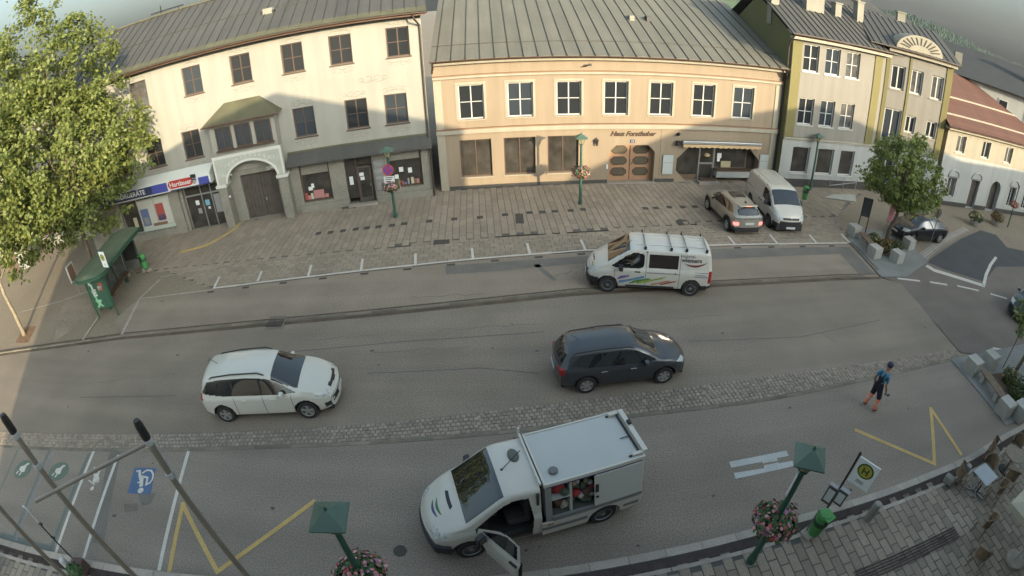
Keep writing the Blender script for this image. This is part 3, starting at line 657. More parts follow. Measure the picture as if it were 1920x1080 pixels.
# ground floor right: stone shop under a sloping tin ledge
gh = [(S(1.46), S(3.25), 0.55, 2.85), (S(4.15), S(5.75), 0.03, 2.9), (S(6.6), S(8.55), 0.7, 2.95)]
W.wall(M_stone, S(0.7), S(9.15), 0.0, 3.2, gh, depth=0.45, y=-0.16, name='shop_wall')
MB().box(S(9.15)-0.002, S(9.15), -0.16, 0, 0, 3.2).build('shop_wall_end', M_stone, W.e)
for (a, b) in ((S(1.2), S(4.1)), (S(5.8), S(9.1))): MB().box(a, b, -0.30, -0.165, 0, 0.42).build('stone_base', M_stone, W.e, bevel=0.02)
MB().box(S(4.1), S(5.8), -0.55, -0.17, 0, 0.10).build('door_step', M_kerb, W.e)
MB().add([(S(0.95), -0.80, 3.12), (S(9.2), -0.80, 3.12), (S(9.2), -0.005, 3.62), (S(0.95), -0.005, 3.62), (S(0.95), -0.80, 3.0), (S(9.2), -0.80, 3.0), (S(9.2), -0.005, 2.96), (S(0.95), -0.005, 2.96)],
    [(0, 1, 2, 3), (4, 7, 6, 5), (0, 4, 5, 1), (1, 5, 6, 2), (3, 7, 4, 0)]).build('shop_ledge', M_tin2, W.e)
MB().box(S(0.95), S(9.2), -0.06, -0.006, 3.60, 3.70).build('ledge_flashing', M_moss, W.e)
for (a, b, c, d) in (gh[0], gh[2]):
    w = W.window(a, b, c, d, y=0.0, fm=M_frame_b, gm=M_shopglass, cols=1, sill=False, fw=0.09, name='shop_window')
    MB().box(a+.1, b-.1, -0.02, -0.004, d-0.62, d-0.10).build('blind', M_stone, w)
rs = random.Random(21)
M_goods = [mat('goods_'+n, c, 0.7) for n, c in (('red', (.30, .06, .05)), ('pink', (.36, .16, .15)), ('cream', (.45, .40, .28)), ('blue', (.10, .13, .25)), ('green', (.08, .15, .07)), ('brown', (.16, .09, .05)), ('grey', (.25, .25, .24)))]
def stick(H, x, z, w, h, m, y, par=None, name='notice'): return MB().box(x-w/2, x+w/2, y-0.012, y, z-h/2, z+h/2).build(name, m, par or H.e)
for (x, z, w, h) in ((7.05, 1.35, .22, .24), (7.35, 1.75, .24, .28), (7.85, 1.65, .22, .3), (1.95, 1.35, .25, .22), (2.1, 1.5, .16, .26), (4.42, 1.45, .22, .5), (5.05, 1.75, .26, .2), (5.08, 1.5, .24, .2)):
    stick(W, S(x), z, w, h, M_paper, -0.02 if not 4 < x < 6 else 0.02)
for k in range(9):
    x = 1.65 + 0.15*k + rs.uniform(-.03, .03); h = rs.uniform(.18, .55); stick(W, S(x), 0.68+h/2, rs.uniform(.08, .2), h, M_goods[k % 7], -0.006 + 0.0006*k, name='display_item')
for k in range(8):
    x = 7.0 + 0.18*k + rs.uniform(-.03, .03); h = rs.uniform(.12, .42); stick(W, S(x), 0.82+h/2, rs.uniform(.08, .18), h, M_goods[(k*3+1) % 7], -0.006 + 0.0006*k, name='display_item')
stick(W, S(2.4), 0.95, .62, .5, M_goods[1], -0.014, name='display_item')
dw = MB().box(S(4.15), S(4.75), 0.06, 0.10, 0.35, 2.85).build('side_light', M_shopglass, W.e)
d = MB().box(S(4.82), S(5.62), 0.03, 0.09, 0.05, 2.25).build('shop_door', M_wood, W.e)
MB().box(S(4.92), S(5.52), 0.022, 0.028, 0.35, 2.12).build('door_glass', M_shopglass, d); MB().box(S(5.48), S(5.52), -0.03, 0.02, 1.0, 1.15).build('handle', M_metal, d)
MB().box(S(4.82), S(5.7), 0.05, 0.10, 2.30, 2.85).build('transom', M_shopglass, W.e)
for x in (4.76, 5.66): MB().box(S(x), S(x)+.06, 0.0, 0.12, 0.03, 2.9).build('door_post', M_frame_b, W.e)
b = MB().box(S(5.85), S(6.42), -0.23, -0.175, 0.75, 2.55).build('notice_board', M_metal, W.e)
for z in (1.0, 1.45, 1.9, 2.3): MB().box(S(5.95), S(6.3), -0.245, -0.232, z-.12, z+.12).build('notice', M_goods[6], b)
# oriel and gateway
ox0, ox1, oy = S(-3.25), S(0.75), -0.85
MB().box(ox0, ox1, oy, -0.005, 4.42, 6.28).build('oriel', M_cream, W.e)
for k in range(3):
    a = ox0 + 0.35 + 1.22*k; W.window(a, a+0.98, 4.75, 6.05, y=oy-0.05, cols=2, rows=1)
MB().add([(ox0-.35, oy-.35, 6.28), (ox1+.35, oy-.35, 6.28), (ox1+.35, -.004, 6.28), (ox0-.35, -.004, 6.28), (ox0+.9, -.005, 7.28), (ox1-.9, -.005, 7.28)],
    [(0, 1, 5, 4), (1, 2, 5), (3, 0, 4), (3, 2, 1, 0)]).build('oriel_roof', M_moss, W.e)
MB().box(ox0-.36, ox1+.36, oy-.38, oy-.34, 6.22, 6.32).build('oriel_gutter', M_gutterc, W.e)
px0, px1 = S(-3.45), S(0.85); cx = S(-1.18); rad = 1.55; zs = 2.75
arc = [(cx + rad*math.cos(a), zs + rad*0.72*math.sin(a)) for a in [math.pi*i/20 for i in range(21)]]
poly = [(px0, zs-0.05), (px0, 4.42), (px1, 4.42), (px1, zs-0.05)] + arc
M_sgraf = mat('sgraffito_plaster', (0.36, 0.36, 0.31), 0.9, noise=0.1, nscale=2); M_sglight = mat('sgraffito_light', (0.52, 0.51, 0.45), 0.9)
gp = MB().xz(poly, -0.85, -0.55).build('arch_panel', M_sgraf, W.e)
bigarc = [(cx + (rad+.13)*math.cos(a), zs + (rad*0.72+.13)*math.sin(a)) for a in [math.pi*i/20 for i in range(21)]]
MB().xz([*arc, *bigarc[::-1]], -0.90, -0.855).build('arch_moulding', M_sglight, gp)
for (a, b, c, d) in ((px0, px0+.12, 2.75, 4.42), (px1-.12, px1, 2.75, 4.42), (px0+.125, px1-.125, 4.25, 4.42)): MB().box(a, b, -0.89, -0.853, c, d).build('moulding', M_sglight, gp)
for i, ch in enumerate('Forsthuber'):
    a = math.pi*(0.72 - 0.44*i/9); p = (cx + (rad+.30)*math.cos(a), -0.855, zs + (rad*0.72+.24)*math.sin(a))
    tdir = Vector((math.sin(a), 0, -math.cos(a)*0.8)).normalized(); ndir = Vector((-tdir.z, 0, tdir.x))
    text_mesh('letter', ch, 0.30, M_sglight, gp, frame(p, tdir, ndir), 0.006)
for sx in (px0+.75, px1-.75):
    for k, zz in enumerate((3.15, 3.75)): curls(gp, sx, zz, 0.62, M_sglight, -0.862, k+int(sx), 1, 0.014)
for a in (S(-3.5), S(0.35)): MB().box(a, a+0.55, -0.82, 0.0, 0.0, 2.55).build('gate_pillar', M_stone, W.e, bevel=0.03)
for a in (S(-3.58), S(0.28)): MB().box(a, a+0.70, -0.92, 0.0, 2.552, 2.72).build('pillar_capital', M_sglight, W.e)
W.wall(M_stone, S(-3.6), S(0.7), 0, 3.2, [(S(-2.25), S(0.05), 0.0, 2.85)], depth=0.5, y=-0.012, name='gate_wall')
gd = MB().box(S(-2.25), S(-1.11), 0.30, 0.38, 0.0, 2.85).box(S(-1.09), S(0.05), 0.30, 0.38, 0.0, 2.85).build('gate', M_wood, W.e)
for k in range(10): MB().box(S(-2.2)+.226*k, S(-2.2)+.226*k+.20, 0.27, 0.298, 0.12, 2.7).build('board', M_wood, gd)
MB().box(S(-0.98), S(-0.9), 0.2, 0.27, 1.0, 1.2).build('handle', M_metal, gd)
stick(W, S(-2.85), 1.95, .12, .12, M_paper, -0.83, name='house_number')
# ground floor left: hearing aid shop
lh = [(S(-11.4), S(-7.35), 0.45, 2.75), (S(-6.35), S(-3.75), 0.02, 2.75)]
W.wall(M_stone, -0.5, S(-3.6), 0, 3.2, lh, depth=0.4, y=-0.10, name='shop_wall')
w = W.window(*lh[0], y=0.05, fm=M_metal, gm=M_shopglass, cols=3, sill=False, name='shop_window')
MB().box(S(-10.05), S(-7.5), 0.055, 0.075, 0.55, 2.6).build('display_back', mat('display_panel', (.42, .42, .37), .8), w)
for (x, z, ww, h, m) in ((-9.6, 1.4, .62, 1.15, M_goods[3]), (-8.35, 1.6, .62, 1.1, M_goods[0]), (-8.35, 1.2, .5, .4, M_goods[3]), (-9.6, 1.15, .4, .5, M_goods[6]), (-10.5, 1.1, .3, .9, M_goods[2]), (-8.6, .8, 1.1, .22, M_goods[5])): stick(W, S(x), z, ww, h, m, 0.05, w, 'poster')
MB().box(S(-10.0), S(-7.4), 0.0, 0.04, 0.47, 0.72).build('window_panel', mat('mint_panel', (.38, .42, .37), .7), w)
sd_ = MB().box(S(-6.35), S(-3.75), 0.12, 0.2, 2.1, 2.2).build('shop_entrance', M_metal, W.e)
for k, (a, b) in enumerate(((-6.3, -5.2), (-5.15, -4.5), (-4.45, -3.8))):
    MB().box(S(a), S(b), 0.14, 0.17, 0.05, 2.1).build('door_glass', M_shopglass, sd_); MB().box(S(a)-.03, S(a)+.04, 0.10, 0.2, 0.02, 2.75).build('door_post', M_metal, sd_)
    MB().box(S(a), S(b), 0.14, 0.17, 2.2, 2.75).build('transom', M_shopglass, sd_)
for (x, z, ww, h, m) in ((-5.55, 1.65, .26, .3, M_paper), (-5.5, 1.1, .26, .34, M_goods[6]), (-4.85, 1.55, .3, .36, mat('screen_cyan', (.16, .36, .46), .5)), (-4.8, 1.2, .15, .15, M_paper), (-4.1, 1.4, .5, 1.2, M_goods[6])): stick(W, S(x), z, ww, h, m, 0.13, sd_, 'poster')
for a in (-7.3, -3.72): MB().box(S(a)-.0, S(a)+.75 if a < -5 else S(a)+.2, -0.30, -0.105, 0, 2.9).build('shop_pier', M_stone, W.e, bevel=0.03)
MB().box(S(-11.5), S(-7.3), -0.28, -0.105, 0, 0.40).build('stone_base', M_stone, W.e, bevel=0.02)
# sign canopy
M_navy = mat('sign_navy', (0.022, 0.03, 0.075), 0.45); M_bluep = mat('sign_blue', (0.05, 0.06, 0.26), 0.45); M_signw = mat('sign_white', (0.55, 0.56, 0.52), 0.5); M_signr = mat('sign_red', (0.34, 0.03, 0.025), 0.45)
sx0, sx1 = S(-13.2), S(-3.75)
sg = MB().add([(sx0, -1.0, 3.02), (sx1, -1.0, 3.02), (sx1, -1.0, 3.66), (sx0, -1.0, 3.66), (sx0, -.105, 3.0), (sx1, -.105, 3.0), (sx1, -.105, 4.02), (sx0, -.105, 4.02)],
     [(0, 1, 2, 3), (3, 2, 6, 7), (1, 5, 6, 2), (4, 0, 3, 7), (4, 5, 1, 0)]).build('shop_sign', M_signw, W.e)
MB().box(sx0, S(-6.9), -1.02, -1.002, 3.08, 3.60).build('sign_strip', M_navy, sg)
MB().box(S(-7.9), S(-6.75), -1.03, -1.022, 3.08, 3.62).build('sign_block', M_bluep, sg)
MB().box(S(-4.55), S(-3.85), -1.02, -1.002, 3.08, 3.50).build('sign_block', M_bluep, sg)
MB().box(S(-6.6), sx1, -1.025, -1.003, 3.03, 3.08).build('sign_strip', M_navy, sg)
text_mesh('lettering', 'HÖRGERÄTE', 0.40, M_signw, sg, frame((S(-9.6), -1.025, 3.22), (1, 0, 0)), 0.004, offset=0.008)
text_mesh('lettering', 'IK', 0.34, M_signw, sg, frame((S(-12.6), -1.025, 3.22), (1, 0, 0)), 0.004, offset=0.008)
text_mesh('lettering', '/', 0.34, M_signw, sg, frame((S(-11.6), -1.025, 3.22), (1, 0, 0)), 0.004)
pill = [(S(-6.45) + .24*math.cos(a), 3.40 + .24*math.sin(a)) for a in [math.pi/2 + math.pi*i/10 for i in range(11)]] + [(S(-5.15) + .24*math.cos(a), 3.40 + .24*math.sin(a)) for a in [-math.pi/2 + math.pi*i/10 for i in range(11)]]
MB().xz(pill, -1.035, -1.004).build('sign_badge', M_signr, sg)
text_mesh('lettering', 'Hartlauer', 0.40, M_signw, sg, frame((S(-5.8), -1.04, 3.27), (1, 0, 0)), 0.004, offset=0.006)
hd = [(S(-4.85) + .19*math.cos(a), 3.45 + .28*math.sin(a)) for a in [2*math.pi*i/16 for i in range(16)]]
MB().xz(hd, -1.03, -1.004).build('emblem', M_goods[6], sg)
MB().xz([(S(-5.05), 3.55), (S(-4.65), 3.55), (S(-4.66), 3.76), (S(-5.0), 3.78)], -1.045, -1.031).build('emblem', M_black, sg)
MB().xz([(S(-5.0), 3.42), (S(-4.70), 3.42), (S(-4.70), 3.50), (S(-5.0), 3.50)], -1.045, -1.031).build('emblem', M_navy, sg)
# downpipe between the two houses
W.pipe([(S(8.75), -0.80, 10.45), (S(8.8), -0.75, 10.2), (S(9.05), -0.12, 9.85), (S(9.07), -0.10, 9.6), (S(9.07), -0.10, 3.8), (S(9.1), -0.32, 3.3), (S(9.1), -0.34, 0.05)])

# neighbour to the left, behind the trees
LH = House('cream_house', 'sunlit cream house half hidden behind the big tree at the left edge', W.o - wd*26 + W.n*3.0, wd)
lw = [(2+3.2*k, 3.3+3.2*k, z, z+1.6) for k in range(7) for z in (1.0, 4.4, 7.4)]
LH.wall(M_cream, 0, 25.4, 0, 10.0, lw); LH.body(M_cream, 0, 25.4, 10, 10.0)
for h in lw: LH.window(*h, fm=M_frame_b)
LH.roof(M_tin2, -0.4, 25.5, 10.1, -0.6, 5.0, R(27), 0.8)

# ------------------------------------------------------------------ apricot house (centre)
OH = House('apricot_house', 'apricot two storey house with grey seamed tin roof and octagonal doorway', (-3.89, 28.83), (9.87, 0.35))
OL = 21.12
oh = [(1.35+2.72*k, 2.75+2.72*k, 4.2, 6.2) for k in range(7)] 
ogh = [(1.25, 3.05, 0.75, 3.0), (3.75, 5.55, 0.75, 3.0), (6.25, 8.05, 0.75, 3.0)]
octs = [(9.88, 12.70, 0.0, 2.36, 0.42, 0.0, 0.55), (14.15, 19.95, 0.0, 2.36, 0.85, 0.75, 0.55)]
OH.wall(M_orange, 0, OL, 0, 7.75, oh + ogh, depth=0.2, octs=octs)
OH.body(M_orange, 0, OL, 14, 7.5)
for h in oh: OH.window(*h, fm=M_frame_w, cols=2, rows=2, sillm=M_trim); 
for h in oh: MB().box(h[0]-.14, h[0]-.012, -0.02, -0.003, h[2]-.0, h[3]).box(h[1]+.012, h[1]+.14, -0.02, -0.003, h[2], h[3]).box(h[0]-.14, h[1]+.14, -0.025, -0.003, h[3]+.012, h[3]+.16).build('window_surround', M_trim, OH.e)
for h in ogh: OH.window(*h, fm=M_frame_b, gm=M_shopglass, cols=2, rows=1, sillm=M_trim)
for (a, b) in ((0.0, 9.8), (12.78, 14.05)): MB().box(a+.5 if a == 0 else a, b, -0.035, -0.003, 0, 0.22).build('plinth', M_plinth, OH.e)
for (a, b) in ((0.02, 0.46), (OL-0.48, OL-0.04)): MB().box(a, b, -0.05, -0.003, 0.0, 6.55).build('corner_strip', M_trim, OH.e)
# mouldings
MB().box(0.0, OL, -0.30, -0.003, 7.42, 7.62).build('cornice', M_trim, OH.e, bevel=0.05)
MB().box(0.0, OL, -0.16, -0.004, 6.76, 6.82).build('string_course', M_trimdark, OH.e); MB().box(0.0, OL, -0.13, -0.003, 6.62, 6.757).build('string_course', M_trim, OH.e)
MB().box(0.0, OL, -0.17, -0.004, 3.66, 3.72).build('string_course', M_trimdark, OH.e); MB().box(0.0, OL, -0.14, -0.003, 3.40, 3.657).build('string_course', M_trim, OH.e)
orf = OH.roof(M_tin, -0.05, OL+0.1, 7.74, -0.55, 9.5, R(21), 0.775, cross=(1.75,), thick=0.1)
OH.gutter(-0.05, OL+0.1, -0.60, 7.72, m=M_gutterc)
hk = MB().box(-.02, .02, -.64, -.50, 7.70, 7.80).build('gutter_bracket', M_black, OH.e); hk.location = (0.35, 0, 0)
for k in range(1, 27): inst(hk, OH.e, (0.35+0.775*k, 0, 0))
x, z = OH.at(1183, 27, 4.5)
for (p, q) in ((1183, 27), (1215, 15)):
    x, z = OH.at(p, q, 4.6); MB().box(x-.16, x+.16, 4.3, 4.9, 9.4, 9.95).build('roof_vent', M_chim if p < 1200 else M_black, orf)
MB().tube([(8.3, -0.05, 7.05), (8.3, -0.25, 7.08), (8.55, -0.3, 7.16)], 0.03, 6).cbox((8.62, -0.32, 7.18), .16, .12, .12).build('floodlight', M_black, OH.e)
OH.pipe([(0.12, -0.60, 7.65), (0.12, -0.5, 7.45), (0.06, -0.30, 7.2), (0.05, -0.42, 7.05)])
OH.pipe([(OL-.1, -0.60, 7.65), (OL-.05, -0.45, 7.3), (OL+.02, -0.12, 7.0), (OL+.02, -0.12, 0.05)], 0.075, M_black)
# doorway
do = MB().box(9.88, 12.7, 0.50, 0.56, 0, 2.36).build('door', M_doorpink, OH.e)
MB().box(11.27, 11.31, 0.47, 0.499, 0.02, 2.34).build('door_astragal', M_frame_b, do)
def octa(cx, cz, w, h, c): return [(cx-w+c, cz-h), (cx+w-c, cz-h), (cx+w, cz-h+c), (cx+w, cz+h-c), (cx+w-c, cz+h), (cx-w+c, cz+h), (cx-w, cz+h-c), (cx-w, cz-h+c)]
for x in (10.60, 11.98):
    for z in (0.55, 1.25, 1.95):
        MB().xz(octa(x, z, 0.47, 0.23, 0.17), 0.475, 0.499).build('door_panel', M_doorpanel, do)
        fr = MB(); o1 = octa(x, z, 0.50, 0.26, 0.18); o2 = octa(x, z, 0.455, 0.215, 0.165)
        for i in range(8): fr.xz([o1[i], o1[(i+1) % 8], o2[(i+1) % 8], o2[i]], 0.455, 0.474)
        fr.build('panel_moulding', M_frame_b, do)
MB().box(11.42, 11.47, 0.40, 0.47, 1.0, 1.14).build('handle', M_metal, do)
MB().box(9.80, 12.8, -0.25, -0.04, 0, 0.06).build('door_step', M_kerb, OH.e)
stick(OH, 9.78, 1.05, .09, .28, M_paper, -0.012, name='bell_plate')
text_mesh('lettering', 'Haus Forsthuber', 0.40, mat('letter_brown', (0.055, 0.03, 0.015), 0.7), OH.e, frame((11.27, -0.03, 2.94), (1, 0, 0)), 0.015, shear=0.42, offset=0.012)
nb = MB().box(11.12, 11.40, -0.02, -0.003, 2.50, 2.70).build('house_number', M_navy, OH.e); text_mesh('lettering', '12', 0.17, M_paper, nb, frame((11.26, -0.024, 2.54), (1, 0, 0)), 0.002)
x, z = OH.at(1118, 265); la = MB().box(x-.02, x+.02, -.22, 0, z+.18, z+.22).build('wall_lantern', M_black, OH.e)
MB().lathe([(.05, -.22), (.10, .10), (.12, .12), (.03, .2)], 6, (x, -.2, z)).build('lantern_body', M_black, la)
MB().lathe([(.045, -.18), (.085, .09)], 6, (x, -.2, z-.005)).build('lantern_glass', M_doorpanel, la)
MB().box(13.02, 13.05, -0.012, -0.002, 0.22, 3.4).build('wall_joint', M_trimdark, OH.e)
# shop
sw = MB().box(14.15, 19.95, 0.50, 0.55, 0, 2.36).build('shop_front', mat('shop_wood', (.115, .075, .045), .6, noise=.2, nscale=2), OH.e)
for (a, b, c, d) in ((14.25, 15.75, .35, 2.25), (15.95, 16.75, 1.15, 2.2), (15.95, 16.75, .12, 1.02), (17.0, 19.2, .85, 2.25), (19.3, 19.85, .5, 2.1)): MB().box(a, b, 0.475, 0.498, c, d).build('pane', M_shopglass, sw)
for x in (15.80, 16.82): MB().box(x, x+.09, 0.44, 0.474, 0.02, 2.3).build('door_post', M_metal, sw)
MB().box(15.9, 16.81, 0.44, 0.474, 1.03, 1.14).build('door_rail', M_metal, sw)
MB().box(16.95, 19.6, -0.05, 0.47, 0.30, 0.72).build('stall_riser', M_lightbase, sw); MB().box(16.9, 19.7, -0.08, 0.45, 0.725, 0.80).build('counter', M_frame_b, sw)
stick(OH, 17.25, 1.6, .3, .34, M_paper, 0.47, sw); stick(OH, 17.22, 1.32, .2, .2, M_paper, 0.468, sw)
MB().box(17.4, 18.1, 0.40, 0.47, 0.84, 1.25).build('display_box', mat('box_card', (.36, .30, .18), .8), sw)
MB().lathe([(.02, 0), (.2, .03), (.22, .12), (.1, .2), (.02, .22)], 10, (16.35, .42, 1.55)).build('ceiling_lamp', mat('lamp_straw', (.45, .36, .2), .8), sw)
MB().box(15.6, 17.0, -0.55, -0.02, 0, 0.16).build('door_step', M_kerb, OH.e); MB().box(15.75, 16.85, -0.3, -0.03, 0.165, 0.28).build('door_step', M_frame_b, OH.e)
aw = MB().box(14.35, 19.9, -0.32, -0.004, 2.52, 2.72).build('awning_cassette', M_metal, OH.e, bevel=0.04)
M_aw = mat('awning_cloth', (.50, .34, .18), .85, noise=.1, nscale=4)
pts = [(14.4, 2.52)] + [(14.4 + i*0.055, 2.37 - 0.06*abs(math.sin(i*math.pi/7))) for i in range(100)] + [(19.85, 2.52)]
MB().xz(pts, -0.33, -0.325).build('valance', M_aw, aw)
MB().cbox((14.1, -.2, 2.55), .2, .3, .28).build('awning_motor', M_black, aw); MB().lathe([(.05, 0), (.14, .1), (.02, .2)], 8, (14.12, -.1, 3.0)).build('spot_lamp', M_black, aw)
for (x, z0, z1) in ((13.58, 0.5, 1.78), (20.35, 0.75, 1.95)):
    p = MB().box(x-.36, x+.36, -0.05, -0.004, z0, z1).build('notice_board', M_metal, OH.e); MB().box(x-.32, x+.32, -0.056, -0.051, z0+.04, z1-.04).build('board_glass', mat('board_pale', (.40, .42, .40), .3), p)
    MB().box(x-.36, x+.36, -0.06, -0.0565, (z0+z1)/2+.1, (z0+z1)/2+.14).build('board_rail', M_metal, p)

# ------------------------------------------------------------------ grey and ochre house, two bays at an angle
def pilaster(H, x0, x1, z0, z1, m=None): MB().box(x0, x1, -0.06, -0.003, z0, z1).build('pilaster', m or M_yellow_w, H.e)
GH = House('ochre_house', 'grey beige house with ochre corner strips standing right of the apricot house', (17.35, 29.0), (8, 0.15))
gw = [(0.95+1.75*k, 2.15+1.75*k, z, z+1.75) for k in range(3) for z in (4.25, 7.75)]
glow = [(0.9, 2.3, 0.95, 2.75), (3.0, 4.4, 0.95, 2.75), (5.0, 6.3, 0.95, 2.75)]
GH.wall(M_greywall, 0, 8.15, 3.35, 9.9, gw); GH.wall(M_lightbase, 0, 8.15, 0, 3.35, glow, y=-0.05, name='base_wall')
for h in gw: GH.window(*h, fm=M_frame_w, cols=2, rows=2)
for h in glow: GH.window(*h, y=.08, fm=M_frame_w, gm=M_shopglass, cols=1)
MB().box(0, 8.15, -0.18, -0.052, 3.25, 3.38).build('string_course', M_trim, GH.e); MB().box(0, 8.15, -0.12, -0.053, 0, 0.55).build('plinth', M_plinth, GH.e)
pilaster(GH, 0.03, 0.75, 3.4, 9.6); pilaster(GH, 7.0, 7.7, 3.4, 9.6)
MB().add([(-0.02, 0.0, 0), (-0.02, 9.0, 0), (-0.02, 9, 9.9), (-0.02, 4.8, 12.3), (-0.02, 0, 9.9)], [(0, 4, 3, 2, 1)]).build('side_wall', M_olive, GH.e)
GH.body(M_greywall, -0.01, 8.15, 9.0, 9.8)
grf = GH.roof(M_tin2, -0.3, 11.5, 10.08, -0.5, 4.9, R(27), 0.5)
GH.gutter(-0.3, 8.2, -0.55, 10.05); MB().box(-0.2, 8.2, -0.45, -0.01, 9.72, 9.9).build('cornice', M_trim, GH.e)
GH.pipe([(-0.12, -0.5, 9.98), (-0.3, -0.3, 9.5), (-0.32, -0.15, 9.2), (-0.32, -0.12, 7.9)])
for (p, q, w, h) in ((1450, 6, .6, 1.0), (1525, 14, 1.5, 1.3), (1568, 24, .55, 1.1), (1608, 46, .6, 1.6)):
    x, z = GH.at(p, q, 3.0); t = 3.0; zb = 10.08 + 3.5*math.tan(R(27)); GH.chimney(grf, x, 3.0, zb-.3, w, .55, h)
GH2 = House('ochre_bay', 'grey ochre corner house with tall white windows behind the street tree', (25.45, 29.15), (5.2, -1.9))
g2 = [(-0.55+.9, 1.75, 3.9, 6.2), (2.15, 3.0, 4.75, 6.0), (4.0-.05, 4.85, 4.75, 6.0)] + [(0.5, 1.6, 7.6, 9.3), (2.1, 3.1, 7.6, 9.3), (3.85, 4.85, 7.6, 9.3)] + [(.5, 1.9, .6, 2.7), (2.6, 3.9, .6, 2.7)]
GH2.wall(M_greywall, 0, 5.55, 3.35, 10.4, g2[:6]); GH2.wall(M_lightbase, 0, 5.55, 0, 3.35, g2[6:], y=-.04, name='base_wall')
for h in g2: GH2.window(*h, fm=M_frame_w, cols=2, rows=1, sillm=M_trim, fw=.11)
pilaster(GH2, 0.0, 0.30, 3.4, 10.2); pilaster(GH2, 1.86, 2.05, 3.4, 10.2); pilaster(GH2, 5.0, 5.53, 3.4, 10.2)
GH2.body(M_greywall, 0, 5.55, 9, 10.4)
MB().add([(5.56, 0, 0), (5.56, 9, 0), (5.56, 9, 10.4), (5.56, 0, 10.4)], [(0, 1, 2, 3)]).build('side_wall', M_yellow_w, GH2.e)
r2 = GH2.roof(M_tin2, -1.5, 5.9, 10.55, -0.5, 4.6, R(22), 0.55); GH2.gutter(-0.4, 5.9, -.55, 10.5); MB().box(0, 5.7, -.4, -.01, 10.2, 10.41).build('cornice', M_trim, GH2.e)
fan = [(2.4 + 1.9*math.cos(a), 10.6 + 1.15*math.sin(a)) for a in [math.pi*i/16 for i in range(17)]]
fo = MB().xz(fan, -0.42, 1.5).build('fan_gable', M_trim, GH2.e)
for k in range(1, 12):
    a = math.pi*k/12; p0 = (2.4 + .9*math.cos(a), 10.65 + .45*math.sin(a)); p1 = (2.4 + 1.65*math.cos(a), 10.65 + .95*math.sin(a)); t = Vector((p1[0]-p0[0], p1[1]-p0[1])).normalized()*.04
    MB().xz([(p0[0]-t.y, p0[1]+t.x), (p1[0]-t.y, p1[1]+t.x), (p1[0]+t.y, p1[1]-t.x), (p0[0]+t.y, p0[1]-t.x)], -0.45, -0.425).build('fan_ray', M_plinth, fo)
# hanging street wire between the houses
WI = GH.at(1565, 148); a = Vector((17.35, 29.0, 0)) + GH.d*GH.at(1530, 172, -.4)[0] + Vector((0, -.4, GH.at(1530, 172, -.4)[1]))

# ------------------------------------------------------------------ red roofed house at the right
RH = House('red_roof_house', 'low white house with red tiled roof and round arched doorways at far right', (31.1, 27.17), (12.5, -1.21))
rhh = [(1.15, 2.15, 0.7, 2.2), (3.95, 5.0, 0.02, 2.3), (9.3, 10.3, 0.6, 2.3), (11.6, 12.6, 0.6, 2.3)]
arch = [(6.55, 7.95, 0.0, 2.55, 0.69, 0.0, 0.5)]
RH.wall(M_whitewall, 0, 19, 0, 3.9, rhh, depth=.3, octs=arch); RH.wall(M_trim, 0, 19, 3.9, 5.95, [(1.2+3.1*k, 2.2+3.1*k, 4.2, 5.5) for k in range(6)], name='upper_wall')
for k in range(6): RH.window(1.2+3.1*k, 2.2+3.1*k, 4.2, 5.5, fm=M_frame_w)
for h in (rhh[0], rhh[2], rhh[3]): RH.window(*h, y=.15, fm=M_frame_w)
MB().box(3.95, 5.0, 0.25, 0.3, 0, 2.3).build('door', M_wood, RH.e); MB().box(6.55, 7.95, 0.45, 0.5, 0, 2.55).build('gate', M_wood, RH.e)
for h in rhh:
    c = (h[0]+h[1])/2; w = (h[1]-h[0])/2+.12; pts = [(c + w*math.cos(a), -.03, h[3]+.12 + .5*math.sin(a)) for a in [math.pi*i/12 for i in range(13)]]
    MB().tube(pts, 0.045, 6).build('arch_moulding', M_metal, RH.e); MB().box(c-w, c+w, -.06, -.003, h[3]+.03, h[3]+.13).build('lintel', M_metal, RH.e)
MB().box(0, 3.9, -.05, -.003, 0, .32).box(5.05, 6.5, -.05, -.003, 0, .32).box(8.0, 19, -.05, -.003, 0, .32).build('plinth', M_plinth, RH.e)
RH.body(M_trim, 0, 19, 10, 5.9)
# hipped red roof built of tile courses
er0, er1, ez = -0.5, 19.5, 6.1
rr = MB().add([(er0, -.6, ez), (er1, -.6, ez), (er1, 5.2, ez+3.6), (er0, 5.2, ez+3.6)], [(0, 1, 2, 3)]).build('roof', M_tile, RH.e)
MB().add([(er0, 5.2, ez+3.6), (er1, 5.2, ez+3.6), (er1, 11, ez), (er0, 11, ez)], [(0, 1, 2, 3)]).build('rear_slope', M_tile, rr)
rot = math.atan2(3.6, 5.8); n = 22
ct = MB().box(er0, er1, 0, 0.34, 0.0, 0.028).xf(Matrix.Rotation(rot+.03, 3, 'X')).build('tile_course', M_tile, rr)
for k in range(n):
    o = ct if k == 0 else inst(ct, rr); f = k/n; o.location = (0, -.6+5.8*f, ez+3.6*f)
for f in (0.18, 0.48): MB().box(er0, er1, -.6+5.8*f, -.6+5.8*f+.12, ez+3.6*f+.04, ez+3.6*f+.16).build('snow_guard', M_trim, rr)
RH.gutter(er0, er1, -.66, ez-.02); MB().box(er0+.1, er1-.1, -.55, -.01, ez-.24, ez-.06).build('cornice', M_trim, RH.e)
MB().add([(0, 0, 5.9), (0, 10, 5.9), (0, 5.2, ez+3.4)], [(0, 2, 1)]).build('gable', M_trim, RH.e)
